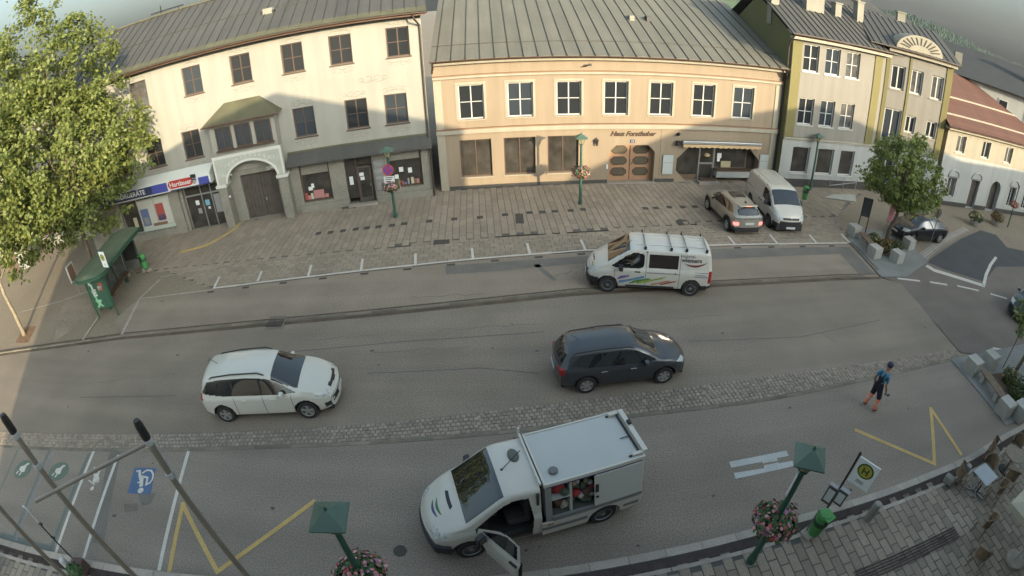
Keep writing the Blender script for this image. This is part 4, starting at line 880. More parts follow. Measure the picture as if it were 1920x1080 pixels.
# dark roofed houses behind
def far_house(name, label, px, py, dist, width, depth, zw, pitch, rz, wm, rm, chim=True):
    r = ray(px, py); h = Vector((r.x, r.y, 0)).normalized()*dist
    e = thing(name, label, 'house', h, rz)
    hw = width/2
    MB().box(-hw, hw, 0, depth, 0, zw).build('wall', wm, e)
    zr = zw + depth/2*math.tan(pitch); o = .6
    rf_ = MB().add([(-hw-o, -o, zw-.2), (hw+o, -o, zw-.2), (hw+o, depth+o, zw-.2), (-hw-o, depth+o, zw-.2), (-hw+depth*.25, depth/2, zr), (hw-depth*.25, depth/2, zr)], [(0, 1, 5, 4), (1, 2, 5), (2, 3, 4, 5), (3, 0, 4), (3, 2, 1, 0)]).build('roof', rm, e)
    for k in range(int(width/2.8)):
        x = -hw+1.0+2.8*k
        w = MB().box(x, x+1.0, -0.05, -0.002, zw-2.6, zw-1.0).build('window', M_frame_w, e); MB().box(x+.1, x+.9, -0.07, -0.052, zw-2.5, zw-1.1).build('pane', M_glass, w)
    if chim:
        MB().box(hw*.3, hw*.3+.9, depth*.2, depth*.2+.7, zw, zr+.3).build('chimney', M_chim, rf_); MB().box(hw*.3-.1, hw*.3+1.0, depth*.2-.1, depth*.2+.8, zr+.302, zr+.45).build('chimney_cap', M_chim, rf_)
        MB().box(-hw*.5, -hw*.5+.7, depth*.1, depth*.1+.7, zw-.3, zw+1.7).build('chimney', M_chim, rf_)
    return e
# the big slate roof rising behind the red one, turned so that its eave falls to the right
far_house('slate_roof_house', 'house with wide dark slate roof and white chimney behind the red roof', 1885, 180, 50.0, 20, 13, 9.9, R(21), R(-38), M_whitewall, M_slate)
far_house('grey_roof_house', 'grey roofed house rising between the ochre house and the wooded hill', 1655, 60, 56.0, 16, 12, 10.4, R(30), R(-22), M_whitewall, M_tin2)
far_house('distant_house', 'small distant house with tin roof above the chimneys of the ochre house', 1590, 25, 70.0, 14, 12, 13.6, R(28), R(-10), M_whitewall, M_tin2)

# ------------------------------------------------------------------ row of houses behind the camera: their eaves shade the square
BZ = -1.6
def row_house(name, label, x0, x1, prof, depth=12):
    e = thing(name, label, 'house', (x0, BZ, 0), 0)
    pts = [(0, 0)] + [(p[0]-x0, p[1]) for p in prof] + [(x1-x0, 0)]
    MB().xz(pts, -depth, 0).build('wall', M_whitewall, e)
    n = int((x1-x0)/3.0)
    for k in range(n):
        for z in (4.2, 7.2):
            if z + 1.8 > min(p[1] for p in prof): continue
            x = (x1-x0)/n*(k+.5); w = MB().box(x-.65, x+.65, 0.003, 0.06, z, z+1.7).build('window', M_frame_w, e); MB().box(x-.55, x+.55, 0.061, 0.07, z+.1, z+1.6).build('pane', M_glass, w)
    return e
row_house('gabled_house', 'white gabled house standing behind the camera', -5.75, 17.6, [(-5.75, 12.1), (6.35, 15.5), (17.6, 12.45)])
row_house('low_house', 'low white house right of the gabled house behind the camera', 17.6, 31.5, [(17.6, 8.9), (31.5, 8.9)])
row_house('corner_house', 'tall white corner house farthest right behind the camera', 31.5, 75, [(31.5, 12.6), (40, 14.5), (52, 11.8), (75, 11.8)])
# ================================================================== VEHICLES
import numpy as np
M_carglass = mat('car_glass', (0.014, 0.016, 0.017), 0.025, spec=1.0)
M_tyre = mat('tyre_rubber', (0.022, 0.021, 0.020), 0.9)
M_alloy = mat('wheel_alloy', (0.48, 0.48, 0.46), 0.35, metal=0.7)
M_steelrim = mat('wheel_steel', (0.26, 0.26, 0.255), 0.5, metal=0.3)
M_blackpl = mat('black_plastic', (0.022, 0.022, 0.023), 0.6)
M_lamp = mat('lamp_glass', (0.46, 0.47, 0.45), 0.12, spec=0.6, noise=0.5, nscale=14)
M_red = mat('tail_lamp_red', (0.30, 0.012, 0.012), 0.15, spec=0.6, noise=0.3, nscale=12)
M_plate = mat('number_plate', (0.55, 0.55, 0.52), 0.5)
M_seat = mat('seat_cloth', (0.045, 0.042, 0.040), 0.9)
M_chrome = mat('chrome', (0.5, 0.5, 0.48), 0.15, metal=0.9)
def car_paint(name, rgb, metal=0.0, rough=0.35): return mat(name, rgb, rough, metal=metal, coat=0.6, noise=0.03, nscale=1.5, tint=tuple(c*0.82 for c in rgb), tscale=1.2, tamt=0.25)
P_white = car_paint('paint_white', (0.562, 0.541, 0.470)); P_white2 = car_paint('paint_white_van', (0.528, 0.510, 0.451)); P_white3 = car_paint('paint_white_boxvan', (0.539, 0.510, 0.446)); P_white4 = car_paint('paint_white_parked', (0.539, 0.500, 0.423))
P_dark = car_paint('paint_slate_blue', (0.046, 0.050, 0.056), 0.3, 0.3); P_beige = car_paint('paint_sand_silver', (0.32, 0.30, 0.25), 0.35, 0.35); P_black = car_paint('paint_black', (0.014, 0.015, 0.017), 0.1, 0.25)

def interp(ctrl, xs): 
    c = sorted(ctrl); return np.interp(xs, [p[0] for p in c], [p[1] for p in c])
def smooth(a, s, keep=True):
    n = int(3*s)+1; k = np.exp(-0.5*(np.arange(-n, n+1)/s)**2); k /= k.sum()
    return np.convolve(np.pad(a, n, mode='edge'), k, mode='valid')
class Shell:
    def __init__(s, x0, x1, top, belt, width, roofw, sill, bulge=(0.12, 0.10), dx=0.03, sm=2.0, crown=0.03, fine=1):
        n = int((x1-x0)/0.005)+1; xs = np.linspace(x0, x1, n)
        zt = smooth(interp(top, xs), sm*5); w = smooth(interp(width, xs), 10); wr = smooth(interp(roofw, xs), 10); zb = smooth(interp(belt, xs), 10); zs = smooth(interp(sill, xs), 10)
        arc = np.concatenate([[0], np.cumsum(np.hypot(np.diff(xs), np.diff(zt)))]); m = int(arc[-1]/dx)+1
        t = np.linspace(0, arc[-1], m); X = np.interp(t, arc, xs)
        f = lambda a: np.interp(X, xs, a)
        zt, w, wr, zb, zs = f(zt), f(w), f(wr), f(zb), f(zs); zb = np.minimum(zb, zt-0.05); wr = np.minimum(wr, w-0.06)
        seg = [q*fine for q in (3, 6, 8, 4, 3, 14, 5, 12)]; grid = []
        for i in range(m):
            h = zt[i]-zb[i]
            C = [(w[i]-.10, zs[i]), (w[i]-.025, zs[i]+.09*(1 if zb[i]-zs[i] > .3 else .4)), (w[i], zs[i]+.50*(zb[i]-zs[i])), (w[i]-.006, zb[i]-.12*(zb[i]-zs[i])-.01), (w[i]-.035, zb[i]-.012), (w[i]-.055, zb[i]+min(.03, .2*h)),
                 (wr[i]+min(.025, .3*h), zt[i]-min(.13, .36*h)-crown*.6), (wr[i]-min(.10, .9*h), zt[i]-min(.035, .2*h)-crown*.45), (0, zt[i])]
            P = [np.array(c) for c in C]; Q = [P[0]*2-P[1]] + P + [np.array((-P[-2][0], P[-2][1]))]
            row = []
            for k in range(8):
                p0, p1, p2, p3 = Q[k], Q[k+1], Q[k+2], Q[k+3]
                # straight side glass and sharper shoulder: lower tension on long spans
                tn = 0.18 if k == 5 else 0.42
                m1, m2 = (p2-p0)*tn, (p3-p1)*tn
                L = np.linalg.norm(p2-p1); 
                for mm in (m1, m2):
                    l = np.linalg.norm(mm)
                    if l > L: mm *= L/l
                for q in range(seg[k]):
                    u = q/seg[k]; row.append((2*u**3-3*u**2+1)*p1 + (u**3-2*u**2+u)*m1 + (-2*u**3+3*u**2)*p2 + (u**3-u**2)*m2)
            row.append(P[-1]); grid.append(row)
        G_ = np.array(grid); m, nj, _ = G_.shape
        Y, Z = G_[..., 0], G_[..., 1]; XX = np.repeat(X[:, None], nj, 1)
        wm = w.max()
        df, dr = (x1-XX), (XX-x0)
        XX = XX - bulge[0]*(Y/wm)**2*np.clip(1-df/0.9, 0, 1)**1.5 + bulge[1]*(Y/wm)**2*np.clip(1-dr/0.7, 0, 1)**1.5
        s.X, s.Y, s.Z, s.m, s.nj = XX, Y, Z, m, nj; s.x0, s.x1 = x0, x1
        s.belt_j = (3+6+8+4)*fine; s.roof_j = s.belt_j+(3+14)*fine; s.mid = 14*fine
    def parts(s, cls, cap=(True, True)):
        """cls(x, y, z, j, end) -> part key or None to drop the face"""
        out = {}
        def put(key, pts):
            if key is None: return
            d = out.setdefault(key, ({}, [], []))
            idx = []
            for p in pts:
                k = (round(p[0], 4), round(p[1], 4), round(p[2], 4))
                if k not in d[0]: d[0][k] = len(d[1]); d[1].append(p)
                idx.append(d[0][k])
            u = []
            for q in idx:
                if q not in u: u.append(q)
            if len(u) > 2: d[2].append(tuple(u))
        X, Y, Z = s.X, s.Y, s.Z
        for i in range(s.m-1):
            for j in range(s.nj-1):
                q = [(i, j), (i+1, j), (i+1, j+1), (i, j+1)]
                cx = sum(X[a] for a in q)/4; cy = sum(Y[a] for a in q)/4; cz = sum(Z[a] for a in q)/4
                for sd in (1, -1):
                    key = cls(cx, cy*sd, cz, j, 0)
                    pts = [(float(X[a]), float(Y[a])*sd, float(Z[a])) for a in q]
                    put(key, pts[::-1] if sd == 1 else pts)
        for e, i in ((-1, 0), (1, s.m-1)):
            if not cap[0 if e < 0 else 1]: continue
            cols = 14
            for j in range(s.nj-1):
                for c in range(cols):
                    f0, f1 = 1-2*c/cols, 1-2*(c+1)/cols
                    def P(jj, f):
                        dxb = 0.0
                        y = float(Y[i, jj])*f
                        full = float(X[i, jj]); y0 = float(Y[i, jj])
                        b = (s.b1 if e > 0 else s.b0)
                        return (full + e*b*((y0/s.wm)**2 - (y/s.wm)**2), y, float(Z[i, jj]))
                    pts = [P(j, f0), P(j, f1), P(j+1, f1), P(j+1, f0)]
                    cx = sum(p[0] for p in pts)/4; cy = sum(p[1] for p in pts)/4; cz = sum(p[2] for p in pts)/4
                    put(cls(cx, cy, cz, j, e), pts if e > 0 else pts[::-1])
        return out
def shell(**k):
    b = k.get('bulge', (0.12, 0.10)); s = Shell(**k); s.b1, s.b0 = b; s.wm = max(p[1] for p in k['width']); return s
def inpoly(p, poly): return in_poly(p[0], p[1], poly)
def wheel(parent, x, y, r, wdt, rimm, spokes=5, style='alloy'):
    sgn = 1 if y > 0 else -1
    w = MB().lathe([(r*.62, -wdt/2), (r*.93, -wdt/2), (r, -wdt/2+.03), (r, wdt/2-.03), (r*.93, wdt/2), (r*.66, wdt/2), (r*.62, wdt/2-.02)], 28)
    Mx = Matrix.Rotation(-sgn*math.pi/2, 3, 'X')
    e = w.xf(Mx).build('wheel', M_tyre, parent, smooth=False); e.location = (x, y, r)
    rim = MB().lathe([(r*.56, wdt/2-.05), (r*.62, wdt/2-.004), (r*.665, wdt/2-.004), (r*.665, wdt/2-.02)], 28)
    rim.lathe([(.03, wdt/2-.012), (.055, wdt/2-.012), (.06, wdt/2-.03)], 10)
    if style == 'alloy':
        for k in range(spokes):
            a = 2*math.pi*k/spokes + .3
            M3 = Matrix.Rotation(a, 3, 'Z'); m = MB().add([(0, -.035, wdt/2-.03), (0, .035, wdt/2-.03), (r*.6, .052, wdt/2-.03), (r*.6, -.052, wdt/2-.03), (0, -.03, wdt/2-.012), (0, .03, wdt/2-.012), (r*.6, .045, wdt/2-.008), (r*.6, -.045, wdt/2-.008)], [(4, 7, 6, 5), (0, 4, 5, 1), (1, 5, 6, 2), (2, 6, 7, 3), (3, 7, 4, 0)])
            rim.add([M3 @ v for v in m.v], [tuple(reversed(f)) for f in m.f])
    else:
        rim.lathe([(.06, wdt/2-.03), (r*.40, wdt/2-.022), (r*.44, wdt/2-.055)], 24)
        for k in range(12):
            a = 2*math.pi*k/12; rim.cbox((r*.49*math.cos(a), r*.49*math.sin(a), wdt/2-.045), r*.08, r*.1, .02, Matrix.Rotation(a, 3, 'Z'))
    ro = rim.xf(Mx).build('rim', rimm, e)
    MB().lathe([(.01, wdt/2-.07), (r*.6, wdt/2-.07), (r*.61, wdt/2-.09)], 20).xf(Mx).build('hub', M_blackpl, e)
    return e
def place(name, label, front, rear, near, wb, track, group=None, scale=None):
    """near: +1 if the side nearest the camera is the vehicle's left"""
    d = (front-rear); L = d.length; d.normalize(); left = Vector((-d.y, d.x, 0))
    sc = scale or L/wb
    c = (front+rear)/2 - left*near*(track/2*sc)
    e = thing(name, label, 'car', (c.x, c.y, 0), math.atan2(d.y, d.x), group); e.scale = (sc, sc, sc)
    return e
def seam(parent, sh, x, z0, z1, side, wdt=0.016, m=None):     # dark shut line following the body side
    i = int(np.argmin(abs(sh.X[:, sh.mid]-x))); vs = []; n = 0
    for j in range(sh.nj):
        z = sh.Z[i, j]
        if z0 <= z <= z1 and j < sh.roof_j:
            y = sh.Y[i, j] + 0.003; vs += [(x-wdt/2, side*y, z), (x+wdt/2, side*y, z)]; n += 1
    if n < 2: return
    return mesh_obj('door_gap', vs, [(2*k, 2*k+1, 2*k+3, 2*k+2) for k in range(n-1)], m or M_blackpl, parent)
def side_y(sh, x, z):
    i = int(np.argmin(abs(sh.X[:, sh.mid]-x))); j = int(np.argmin(abs(sh.Z[i, :sh.roof_j]-z))); return float(sh.Y[i, j])
def top_z(sh, x, y):
    i = int(np.argmin(abs(sh.X[:, -1]-x))); js = np.arange(sh.belt_j, sh.nj); j = js[int(np.argmin(abs(sh.Y[i, js]-abs(y))))]; return float(sh.Z[i, j])
def mirror_wing(parent, x, y, z, m, side):
    b = MB().add([(.07, 0, -.07), (-.07, 0, -.08), (-.07, side*.19, -.075), (.05, side*.18, -.06), (.06, 0, .07), (-.075, 0, .08), (-.075, side*.18, .075), (.04, side*.17, .06)], [(0, 3, 2, 1), (4, 5, 6, 7), (0, 1, 5, 4), (1, 2, 6, 5), (2, 3, 7, 6), (3, 0, 4, 7)])
    o = b.build('wing_mirror', m, parent, bevel=0.025); o.location = (x, y, z)
    MB().box(-.085, -.082, min(0, side*.16), max(0, side*.16), -.055, .055).build('mirror_glass', M_carglass, o)
    return o
def assemble(e, sh, cls, mats, cap=(True, True)):
    made = {}
    for key, (_, vs, fs) in sh.parts(cls, cap).items():
        nm = key if isinstance(key, str) else key[0]
        made[key] = mesh_obj(nm, vs, fs, mats.get(nm, M_blackpl), e, smooth=True)
    return made
def arches(x, y, z, j, sh, axles, R_, lim=.36):
    return j < sh.belt_j and abs(y) > .45 and any((x-a)**2 + (z-lim)**2 < R_*R_ for a in axles)
def underbody(e, x0, x1, hw, z, axles, R_):
    MB().box(x0+.15, x1-.15, -hw+.22, hw-.22, z-.02, z+.30).build('underbody', M_blackpl, e)
    for a in axles:
        for sd in (-1, 1):
            n = 14; pts = [(a + R_*1.01*math.cos(math.pi*k/n), .34 + R_*1.01*math.sin(math.pi*k/n)) for k in range(n+1)]
            vs = [(p[0], sd*(hw-.03), p[1]) for p in pts] + [(p[0], sd*(hw-.34), p[1]) for p in pts] + [(a, sd*(hw-.34), .34)]
            fs = [(k, k+1, n+2+k, n+1+k) for k in range(n)] + [(n+1+k, n+2+k, 2*n+2) for k in range(n)]
            mesh_obj('wheel_arch', vs, fs, M_blackpl, e)
def plate(e, x, z, rz=0.0, wide=.50): 
    return MB().cbox((x, 0, z), .02, wide, .115).build('number_plate', M_plate, e)
def common(e, sh, x0, x1, hw, axles, r, tw, track, rimm, style='alloy', Ra=None, spokes=5):
    underbody(e, x0, x1, hw, .20, axles, Ra or r+.065)
    for a in axles:
        for sd in (-1, 1): wheel(e, a, sd*(track/2), r, tw, rimm, spokes, style)

# ------------------------------------------------------------------ white people carrier
e = place('people_carrier', 'white people carrier with roof rails driving right on the main road', G(584, 780), G(432.5, 787), -1, 2.79, 1.56)
sh = shell(x0=-2.20, x1=2.32, top=[(-2.20, .98), (-2.16, 1.06), (-1.98, 1.46), (-1.82, 1.60), (-1.2, 1.67), (-.3, 1.69), (.25, 1.65), (.52, 1.58), (1.34, 1.12), (1.6, 1.06), (2.05, .93), (2.24, .80), (2.32, .66)],
    belt=[(-2.2, .95), (-1.2, .99), (.6, .95), (1.3, .96), (2.32, .72)], width=[(-2.2, .80), (-2.0, .88), (-1.4, .915), (1.3, .915), (1.9, .87), (2.2, .78), (2.32, .70)],
    roofw=[(-2.2, .62), (-1.9, .62), (0, .66), (.6, .66), (1.35, .80), (1.7, .78), (2.32, .6)], sill=[(-2.2, .34), (-1.9, .24), (1.9, .22), (2.32, .26)], bulge=(.26, .14))
SW = [(-2.02, 1.10), (-1.72, 1.44), (-1.2, 1.53), (-.2, 1.545), (.35, 1.48), (.75, 1.28), (1.22, 1.02), (.6, .995), (-1.2, 1.035)]
AX = (-1.395, 1.395)
def cls(x, y, z, j, end):
    if j >= sh.roof_j-1 and .50 < x < 1.27 and abs(y) < .70+.06*(x-.5): return 'windscreen'
    if sh.belt_j <= j < sh.roof_j and inpoly((x, z), SW): return ('side_window', y > 0)
    if x < -1.92 and 1.08 < z < 1.50 and abs(y) < .60 and j > sh.belt_j: return 'rear_window'
    if arches(x, y, z, j, sh, AX, .385): return None
    if 1.72 < x < 2.16 and abs(y) > .50 and inpoly((x, z), [(1.70, .86), (2.02, .70), (2.22, .70), (2.1, .84)]): return ('headlight', y > 0)
    if x < -2.02 and .86 < z < 1.10 and abs(y) > .62: return ('tail_light', y > 0)
    if (end > 0 or x > 2.18) and abs(y) < .56 and .40 < z < .58: return 'grille'
    if (x > 1.96) and abs(y) > .52 and .36 < z < .52 and end == 0: return ('fog_lamp_recess', y > 0)
    if x > 2.10 and abs(y) < .42 and .79 < z < .86: return 'upper_grille'
    return 'body'
assemble(e, sh, cls, {'body': P_white, 'windscreen': M_carglass, 'side_window': M_carglass, 'rear_window': M_carglass, 'headlight': M_lamp, 'tail_light': M_red})
common(e, sh, -2.2, 2.32, .915, AX, .325, .21, 1.60, M_alloy)
for sd in (-1, 1):
    mirror_wing(e, .78, sd*.88, 1.06, P_white, sd)
    zt = [top_z(sh, x, .60) for x in (-1.6, -.8, 0, .35)]
    MB().tube([(-1.62, sd*.60, zt[0]-.02), (-1.5, sd*.60, zt[0]+.055), (-.8, sd*.61, zt[1]+.05), (.1, sd*.62, zt[2]+.05), (.3, sd*.62, zt[3]-.0)], .022, 6).build('roof_rail', M_blackpl, e)
    for x in (-.55, .42): MB().cbox((x, sd*(side_y(sh, x, .86)+.012), .86), .20, .03, .035).build('door_handle', P_white, e, bevel=.01)
    for x, z1 in ((-.88, .98), (.10, .98), (1.02, .95)): seam(e, sh, x, .30, z1, sd)
    for k, x in enumerate((.10, -.85)): MB().cbox((x, sd*(side_y(sh, x, 1.25)+.004), 1.25), .07, .012, .42, Matrix.Rotation(sd*.27, 3, 'X')).build('door_pillar', M_blackpl, e)
MB().tube([(-1.45, 0, top_z(sh, -1.45, 0)), (-1.7, .0, top_z(sh, -1.45, 0)+.22)], .008, 5).build('antenna', M_blackpl, e); plate(e, 2.335, .50); plate(e, -2.215, .72)

# ------------------------------------------------------------------ dark estate car
e = place('estate_car', 'dark charcoal estate car driving right beside the sett strip', G(1240, 715), G(1097.5, 733), -1, 2.47, 1.48)
sh = shell(x0=-2.12, x1=2.10, top=[(-2.12, .90), (-2.08, 1.0), (-1.82, 1.34), (-1.66, 1.41), (-1.0, 1.47), (-.1, 1.49), (.18, 1.46), (.38, 1.41), (1.08, 1.02), (1.35, .98), (1.85, .86), (2.02, .74), (2.10, .60)],
    belt=[(-2.12, .90), (-1.2, .93), (.6, .88), (1.1, .89), (2.1, .68)], width=[(-2.12, .74), (-1.9, .82), (-1.3, .865), (1.2, .865), (1.75, .82), (2.0, .74), (2.10, .66)],
    roofw=[(-2.12, .58), (-1.7, .57), (0, .60), (.5, .60), (1.1, .74), (1.5, .72), (2.1, .56)], sill=[(-2.12, .34), (-1.8, .22), (1.7, .20), (2.1, .24)], bulge=(.26, .15))
SW = [(-1.72, 1.02), (-1.42, 1.28), (-.9, 1.345), (-.1, 1.355), (.25, 1.30), (.95, .96), (.5, .92), (-1.2, .975)]
AX = (-1.235, 1.235)
def cls(x, y, z, j, end):
    if j >= sh.roof_j-1 and .40 < x < 1.04 and abs(y) < .64+.08*(x-.4): return 'windscreen'
    if sh.belt_j <= j < sh.roof_j and inpoly((x, z), SW): return ('side_window', y > 0)
    if x < -1.74 and 1.05 < z < 1.37 and abs(y) < .55 and j > sh.belt_j: return 'rear_window'
    if arches(x, y, z, j, sh, AX, .375, .34): return None
    if 1.62 < x < 2.02 and abs(y) > .48 and inpoly((x, z), [(1.58, .80), (1.9, .66), (2.06, .66), (1.95, .80)]): return ('headlight', y > 0)
    if x < -1.90 and .72 < z < .95 and abs(y) > .52: return ('tail_light', y > 0)
    if (end > 0 or x > 2.0) and abs(y) < .52 and .36 < z < .62: return 'grille'
    return 'body'
assemble(e, sh, cls, {'body': P_dark, 'windscreen': M_carglass, 'side_window': M_carglass, 'rear_window': M_carglass, 'headlight': M_lamp, 'tail_light': M_red})
common(e, sh, -2.12, 2.1, .865, AX, .312, .20, 1.52, M_alloy, spokes=6)
for sd in (-1, 1):
    mirror_wing(e, .58, sd*.83, .98, P_dark, sd)
    MB().tube([(-1.65, sd*.55, top_z(sh, -1.65, .55)-.01), (-1.5, sd*.56, top_z(sh, -1.5, .56)+.045), (-.6, sd*.575, top_z(sh, -.6, .57)+.05), (.1, sd*.58, top_z(sh, .1, .58)+.04), (.22, sd*.58, top_z(sh, .22, .58)-.01)], .02, 6).build('roof_rail', M_blackpl, e)
    for x in (-.72, .18): MB().cbox((x, sd*(side_y(sh, x, .80)+.012), .80), .19, .03, .035).build('door_handle', M_chrome, e, bevel=.01)
    for x in (-.80, .05, .88): seam(e, sh, x, .28, .92, sd)
    for x in (.02, -.78): MB().cbox((x, sd*(side_y(sh, x, 1.15)+.004), 1.15), .06, .012, .36, Matrix.Rotation(sd*.3, 3, 'X')).build('door_pillar', M_blackpl, e)
MB().tube([(-1.35, 0, top_z(sh, -1.35, 0)), (-1.6, 0, top_z(sh, -1.35, 0)+.2)], .008, 5).build('antenna', M_blackpl, e); plate(e, 2.12, .45); plate(e, -2.135, .62)

# ------------------------------------------------------------------ painter's van
e = place('panel_van', 'white painters van with four roof bars and rainbow brush strokes along its side', G(1138, 545), G(1291.5, 553), 1, 3.275, 1.66)
VX0, VX1 = -2.45, 2.50
sh = shell(x0=VX0, x1=VX1, top=[(-2.45, 1.05), (-2.43, 1.55), (-2.36, 1.82), (-2.2, 1.90), (.45, 1.92), (.75, 1.90), (.95, 1.82), (1.72, 1.28), (1.95, 1.19), (2.34, 1.00), (2.46, .84), (2.50, .70)],
    belt=[(-2.45, 1.08), (.7, 1.10), (1.3, 1.06), (1.8, 1.02), (2.5, .78)], width=[(-2.45, .90), (-2.3, .945), (1.6, .96), (2.1, .90), (2.4, .80), (2.50, .72)],
    roofw=[(-2.45, .72), (-2.2, .76), (.7, .77), (.95, .78), (1.72, .84), (2.1, .78), (2.5, .6)], sill=[(-2.45, .36), (-2.2, .26), (2.1, .24), (2.5, .28)], bulge=(.26, .05))
FW = [(.30, 1.16), (.28, 1.62), (.42, 1.70), (.72, 1.70), (.96, 1.58), (1.54, 1.16), (1.36, 1.10), (.48, 1.10)]; MW = [(-1.05, 1.14), (-1.05, 1.68), (.10, 1.68), (.10, 1.14)]
AX = (-1.6375, 1.6375)
def cls(x, y, z, j, end):
    if j >= sh.roof_j-2 and .86 < x < 1.68 and abs(y) < .73+.05*(x-.86): return 'windscreen'
    if sh.belt_j <= j < sh.roof_j and inpoly((x, z), FW): return ('cab_window', y > 0)
    if sh.belt_j <= j < sh.roof_j and inpoly((x, z), MW): return ('side_window', y > 0)
    if (end < 0 or x < -2.40) and 1.15 < z < 1.68 and abs(y) < .70: return 'rear_window'
    if arches(x, y, z, j, sh, AX, .40, .36): return None
    if 2.02 < x < 2.40 and abs(y) > .50 and inpoly((x, z), [(1.98, 1.02), (2.22, .80), (2.46, .80), (2.36, .96)]): return ('headlight', y > 0)
    if x < -2.28 and .62 < z < 1.12 and abs(y) > .80: return ('tail_light', y > 0)
    if x > 2.0 and z < .62: return 'front_bumper'
    if x < -2.02 and z < .50: return 'rear_bumper'
    if (end > 0 or x > 2.40) and abs(y) < .55 and .64 < z < .78: return 'grille'
    return 'body'
M_clear = mat('cab_glass', (0.02, 0.02, 0.02), 0.03, spec=0.6, alpha=0.35)
pv = assemble(e, sh, cls, {'body': P_white2, 'windscreen': M_carglass, 'cab_window': M_clear, 'side_window': mat('tinted_glass', (.028, .022, .018), .08, spec=.4), 'rear_window': M_carglass, 'headlight': M_lamp, 'tail_light': M_red})
common(e, sh, VX0, VX1, .96, AX, .345, .22, 1.68, M_steelrim, 'steel')
MB().box(.26, 1.45, -.75, .75, .5, 1.03).build('cab_floor', M_seat, e); MB().box(.16, .24, -.80, .80, .5, 1.78).build('bulkhead', M_seat, e)
MB().box(.28, .42, .12, .70, 1.05, 1.55).box(.28, .81, .12, .70, .95, 1.06).build('driver_seat', M_seat, e, bevel=.03)
st = MB().lathe([(.155, -.015), (.185, -.015), (.19, 0), (.185, .015), (.155, .015), (.15, 0)], 20).xf(Matrix.Rotation(R(-62), 3, 'Y')).build('steering_wheel', M_blackpl, e); st.location = (1.08, .42, 1.20)
MB().box(1.25, 1.75, -.78, .78, .9, 1.08).build('dashboard', M_blackpl, e)
for sd in (-1, 1):
    mirror_wing(e, 1.18, sd*.93, 1.16, M_blackpl, sd).scale = (1.2, 1.3, 1.5)
    MB().cbox((.52, sd*(side_y(sh, .52, .98)+.014), .98), .22, .035, .05).build('door_handle', M_blackpl, e, bevel=.012); MB().cbox((-.95, sd*(side_y(sh, -.95, .98)+.01), .98), .04, .03, .05).build('fuel_cap', M_blackpl, e)
    for x in (.20, 1.40, -1.12): seam(e, sh, x, .32, 1.85 if x < 1 else 1.05, sd)
    MB().box(-.95, .95, sd*.945-.012, sd*.945+.012, .315, .40).build('side_moulding', M_blackpl, e, bevel=.01)
for i, x in enumerate((.28, -.72, -1.32, -2.12)):
    MB().tube([(x, -.74, 1.955), (x, .74, 1.955)], .024, 8).build('roof_bar', M_metal, e)
    for sd in (-1, 1): MB().cbox((x, sd*.74, 1.90), .10, .07, .13).build('bar_foot', M_blackpl, e, bevel=.015)
zr = top_z(sh, -.5, .3)
for y in (-.45, -.22, 0, .22, .45): MB().box(-2.1, .62, y-.035, y+.035, zr-.012, zr+.014).build('roof_rib', P_white2, e, bevel=.01)
MB().tube([(.95, .45, 1.88), (.80, .45, 2.06)], .01, 5).build('antenna', M_blackpl, e)
plate(e, 2.53, .42); plate(e, -2.47, .60)
MB().lathe([(.02, 0), (.05, .01), (.05, .04)], 10).xf(Matrix.Rotation(R(90), 3, 'Y')).build('fog_lamp', mat('lit_lamp', (.9, .7, .5), .3, emit=(1.0, .6, .4), estr=1.5), e).location = (2.34, .60, .45)
# brush strokes and lettering on the near side, laid on the body side
def on_side(x, z): return (x, side_y(sh, x, z)+.006, z)
def stroke(x, z, L, h, rgb, k):
    n = 10; vs = []
    for i in range(n+1):
        t = i/n; xx = x - L*t; zz = z + L*t*.30; hh = h*(1-.35*t)*(.85+.15*math.sin(5*t+k))
        vs += [on_side(xx, max(.42, zz)), on_side(xx, min(1.0, max(.43, zz+hh)))]
    mesh_obj('brush_stroke', [(v[0], v[1]+.0006*k, v[2]) for v in vs], [(2*i, 2*i+2, 2*i+3, 2*i+1) for i in range(n)], mat('stroke_paint', rgb, .5, noise=.25, nscale=14), e)
for k, (x, z, L, h, c) in enumerate(((1.28, .62, .45, .08, (.10, .05, .22)), (1.2, .70, .38, .07, (.12, .06, .24)), (1.22, .48, .75, .10, (.10, .20, .34)), (1.20, .44, .95, .10, (.12, .26, .38)), (1.0, .55, .75, .08, (.10, .18, .32)), (.80, .44, .80, .09, (.06, .16, .05)), (.70, .50, .62, .09, (.08, .18, .05)), (.52, .43, 1.02, .10, (.24, .30, .07)), (.35, .52, .95, .07, (.26, .32, .08)), (-.05, .43, .55, .07, (.34, .15, .05)), (-.15, .45, .60, .08, (.36, .13, .05)), (-.40, .44, .62, .09, (.26, .06, .04)))): stroke(x, z, L, h, c, k)
mt = mat('logo_grey', (.09, .09, .085), .6); mr = mat('logo_red', (.14, .03, .03), .6)
yb = side_y(sh, -1.5, 1.45)+.014; zn = Vector((0, -.21, 1)).normalized()
text_mesh('lettering', 'malerei', .19, mat('logo_pale', (.22, .21, .20), .6), e, frame((-1.40, yb-.03, 1.62), (-1, 0, 0), zn), .002)
text_mesh('lettering', 'wiemers', .235, mt, e, frame((-1.55, yb+.004, 1.46), (-1, 0, 0), zn), .002, offset=.006)
pts = [(-1.28 - .9*t, 0, 1.38 - .20*math.sin(math.pi*min(1, t*1.0))*.5 + .08*t*t) for t in [i/12 for i in range(13)]]
vs = []
for i, p in enumerate(pts): h = .045*math.sin(math.pi*(i+.4)/13); vs += [(p[0], side_y(sh, p[0], p[2])+.012, p[2]-h), (p[0], side_y(sh, p[0], p[2]+h)+.012, p[2]+h)]
mesh_obj('logo_swoosh', vs, [(2*i, 2*i+2, 2*i+3, 2*i+1) for i in range(12)], mr, e)
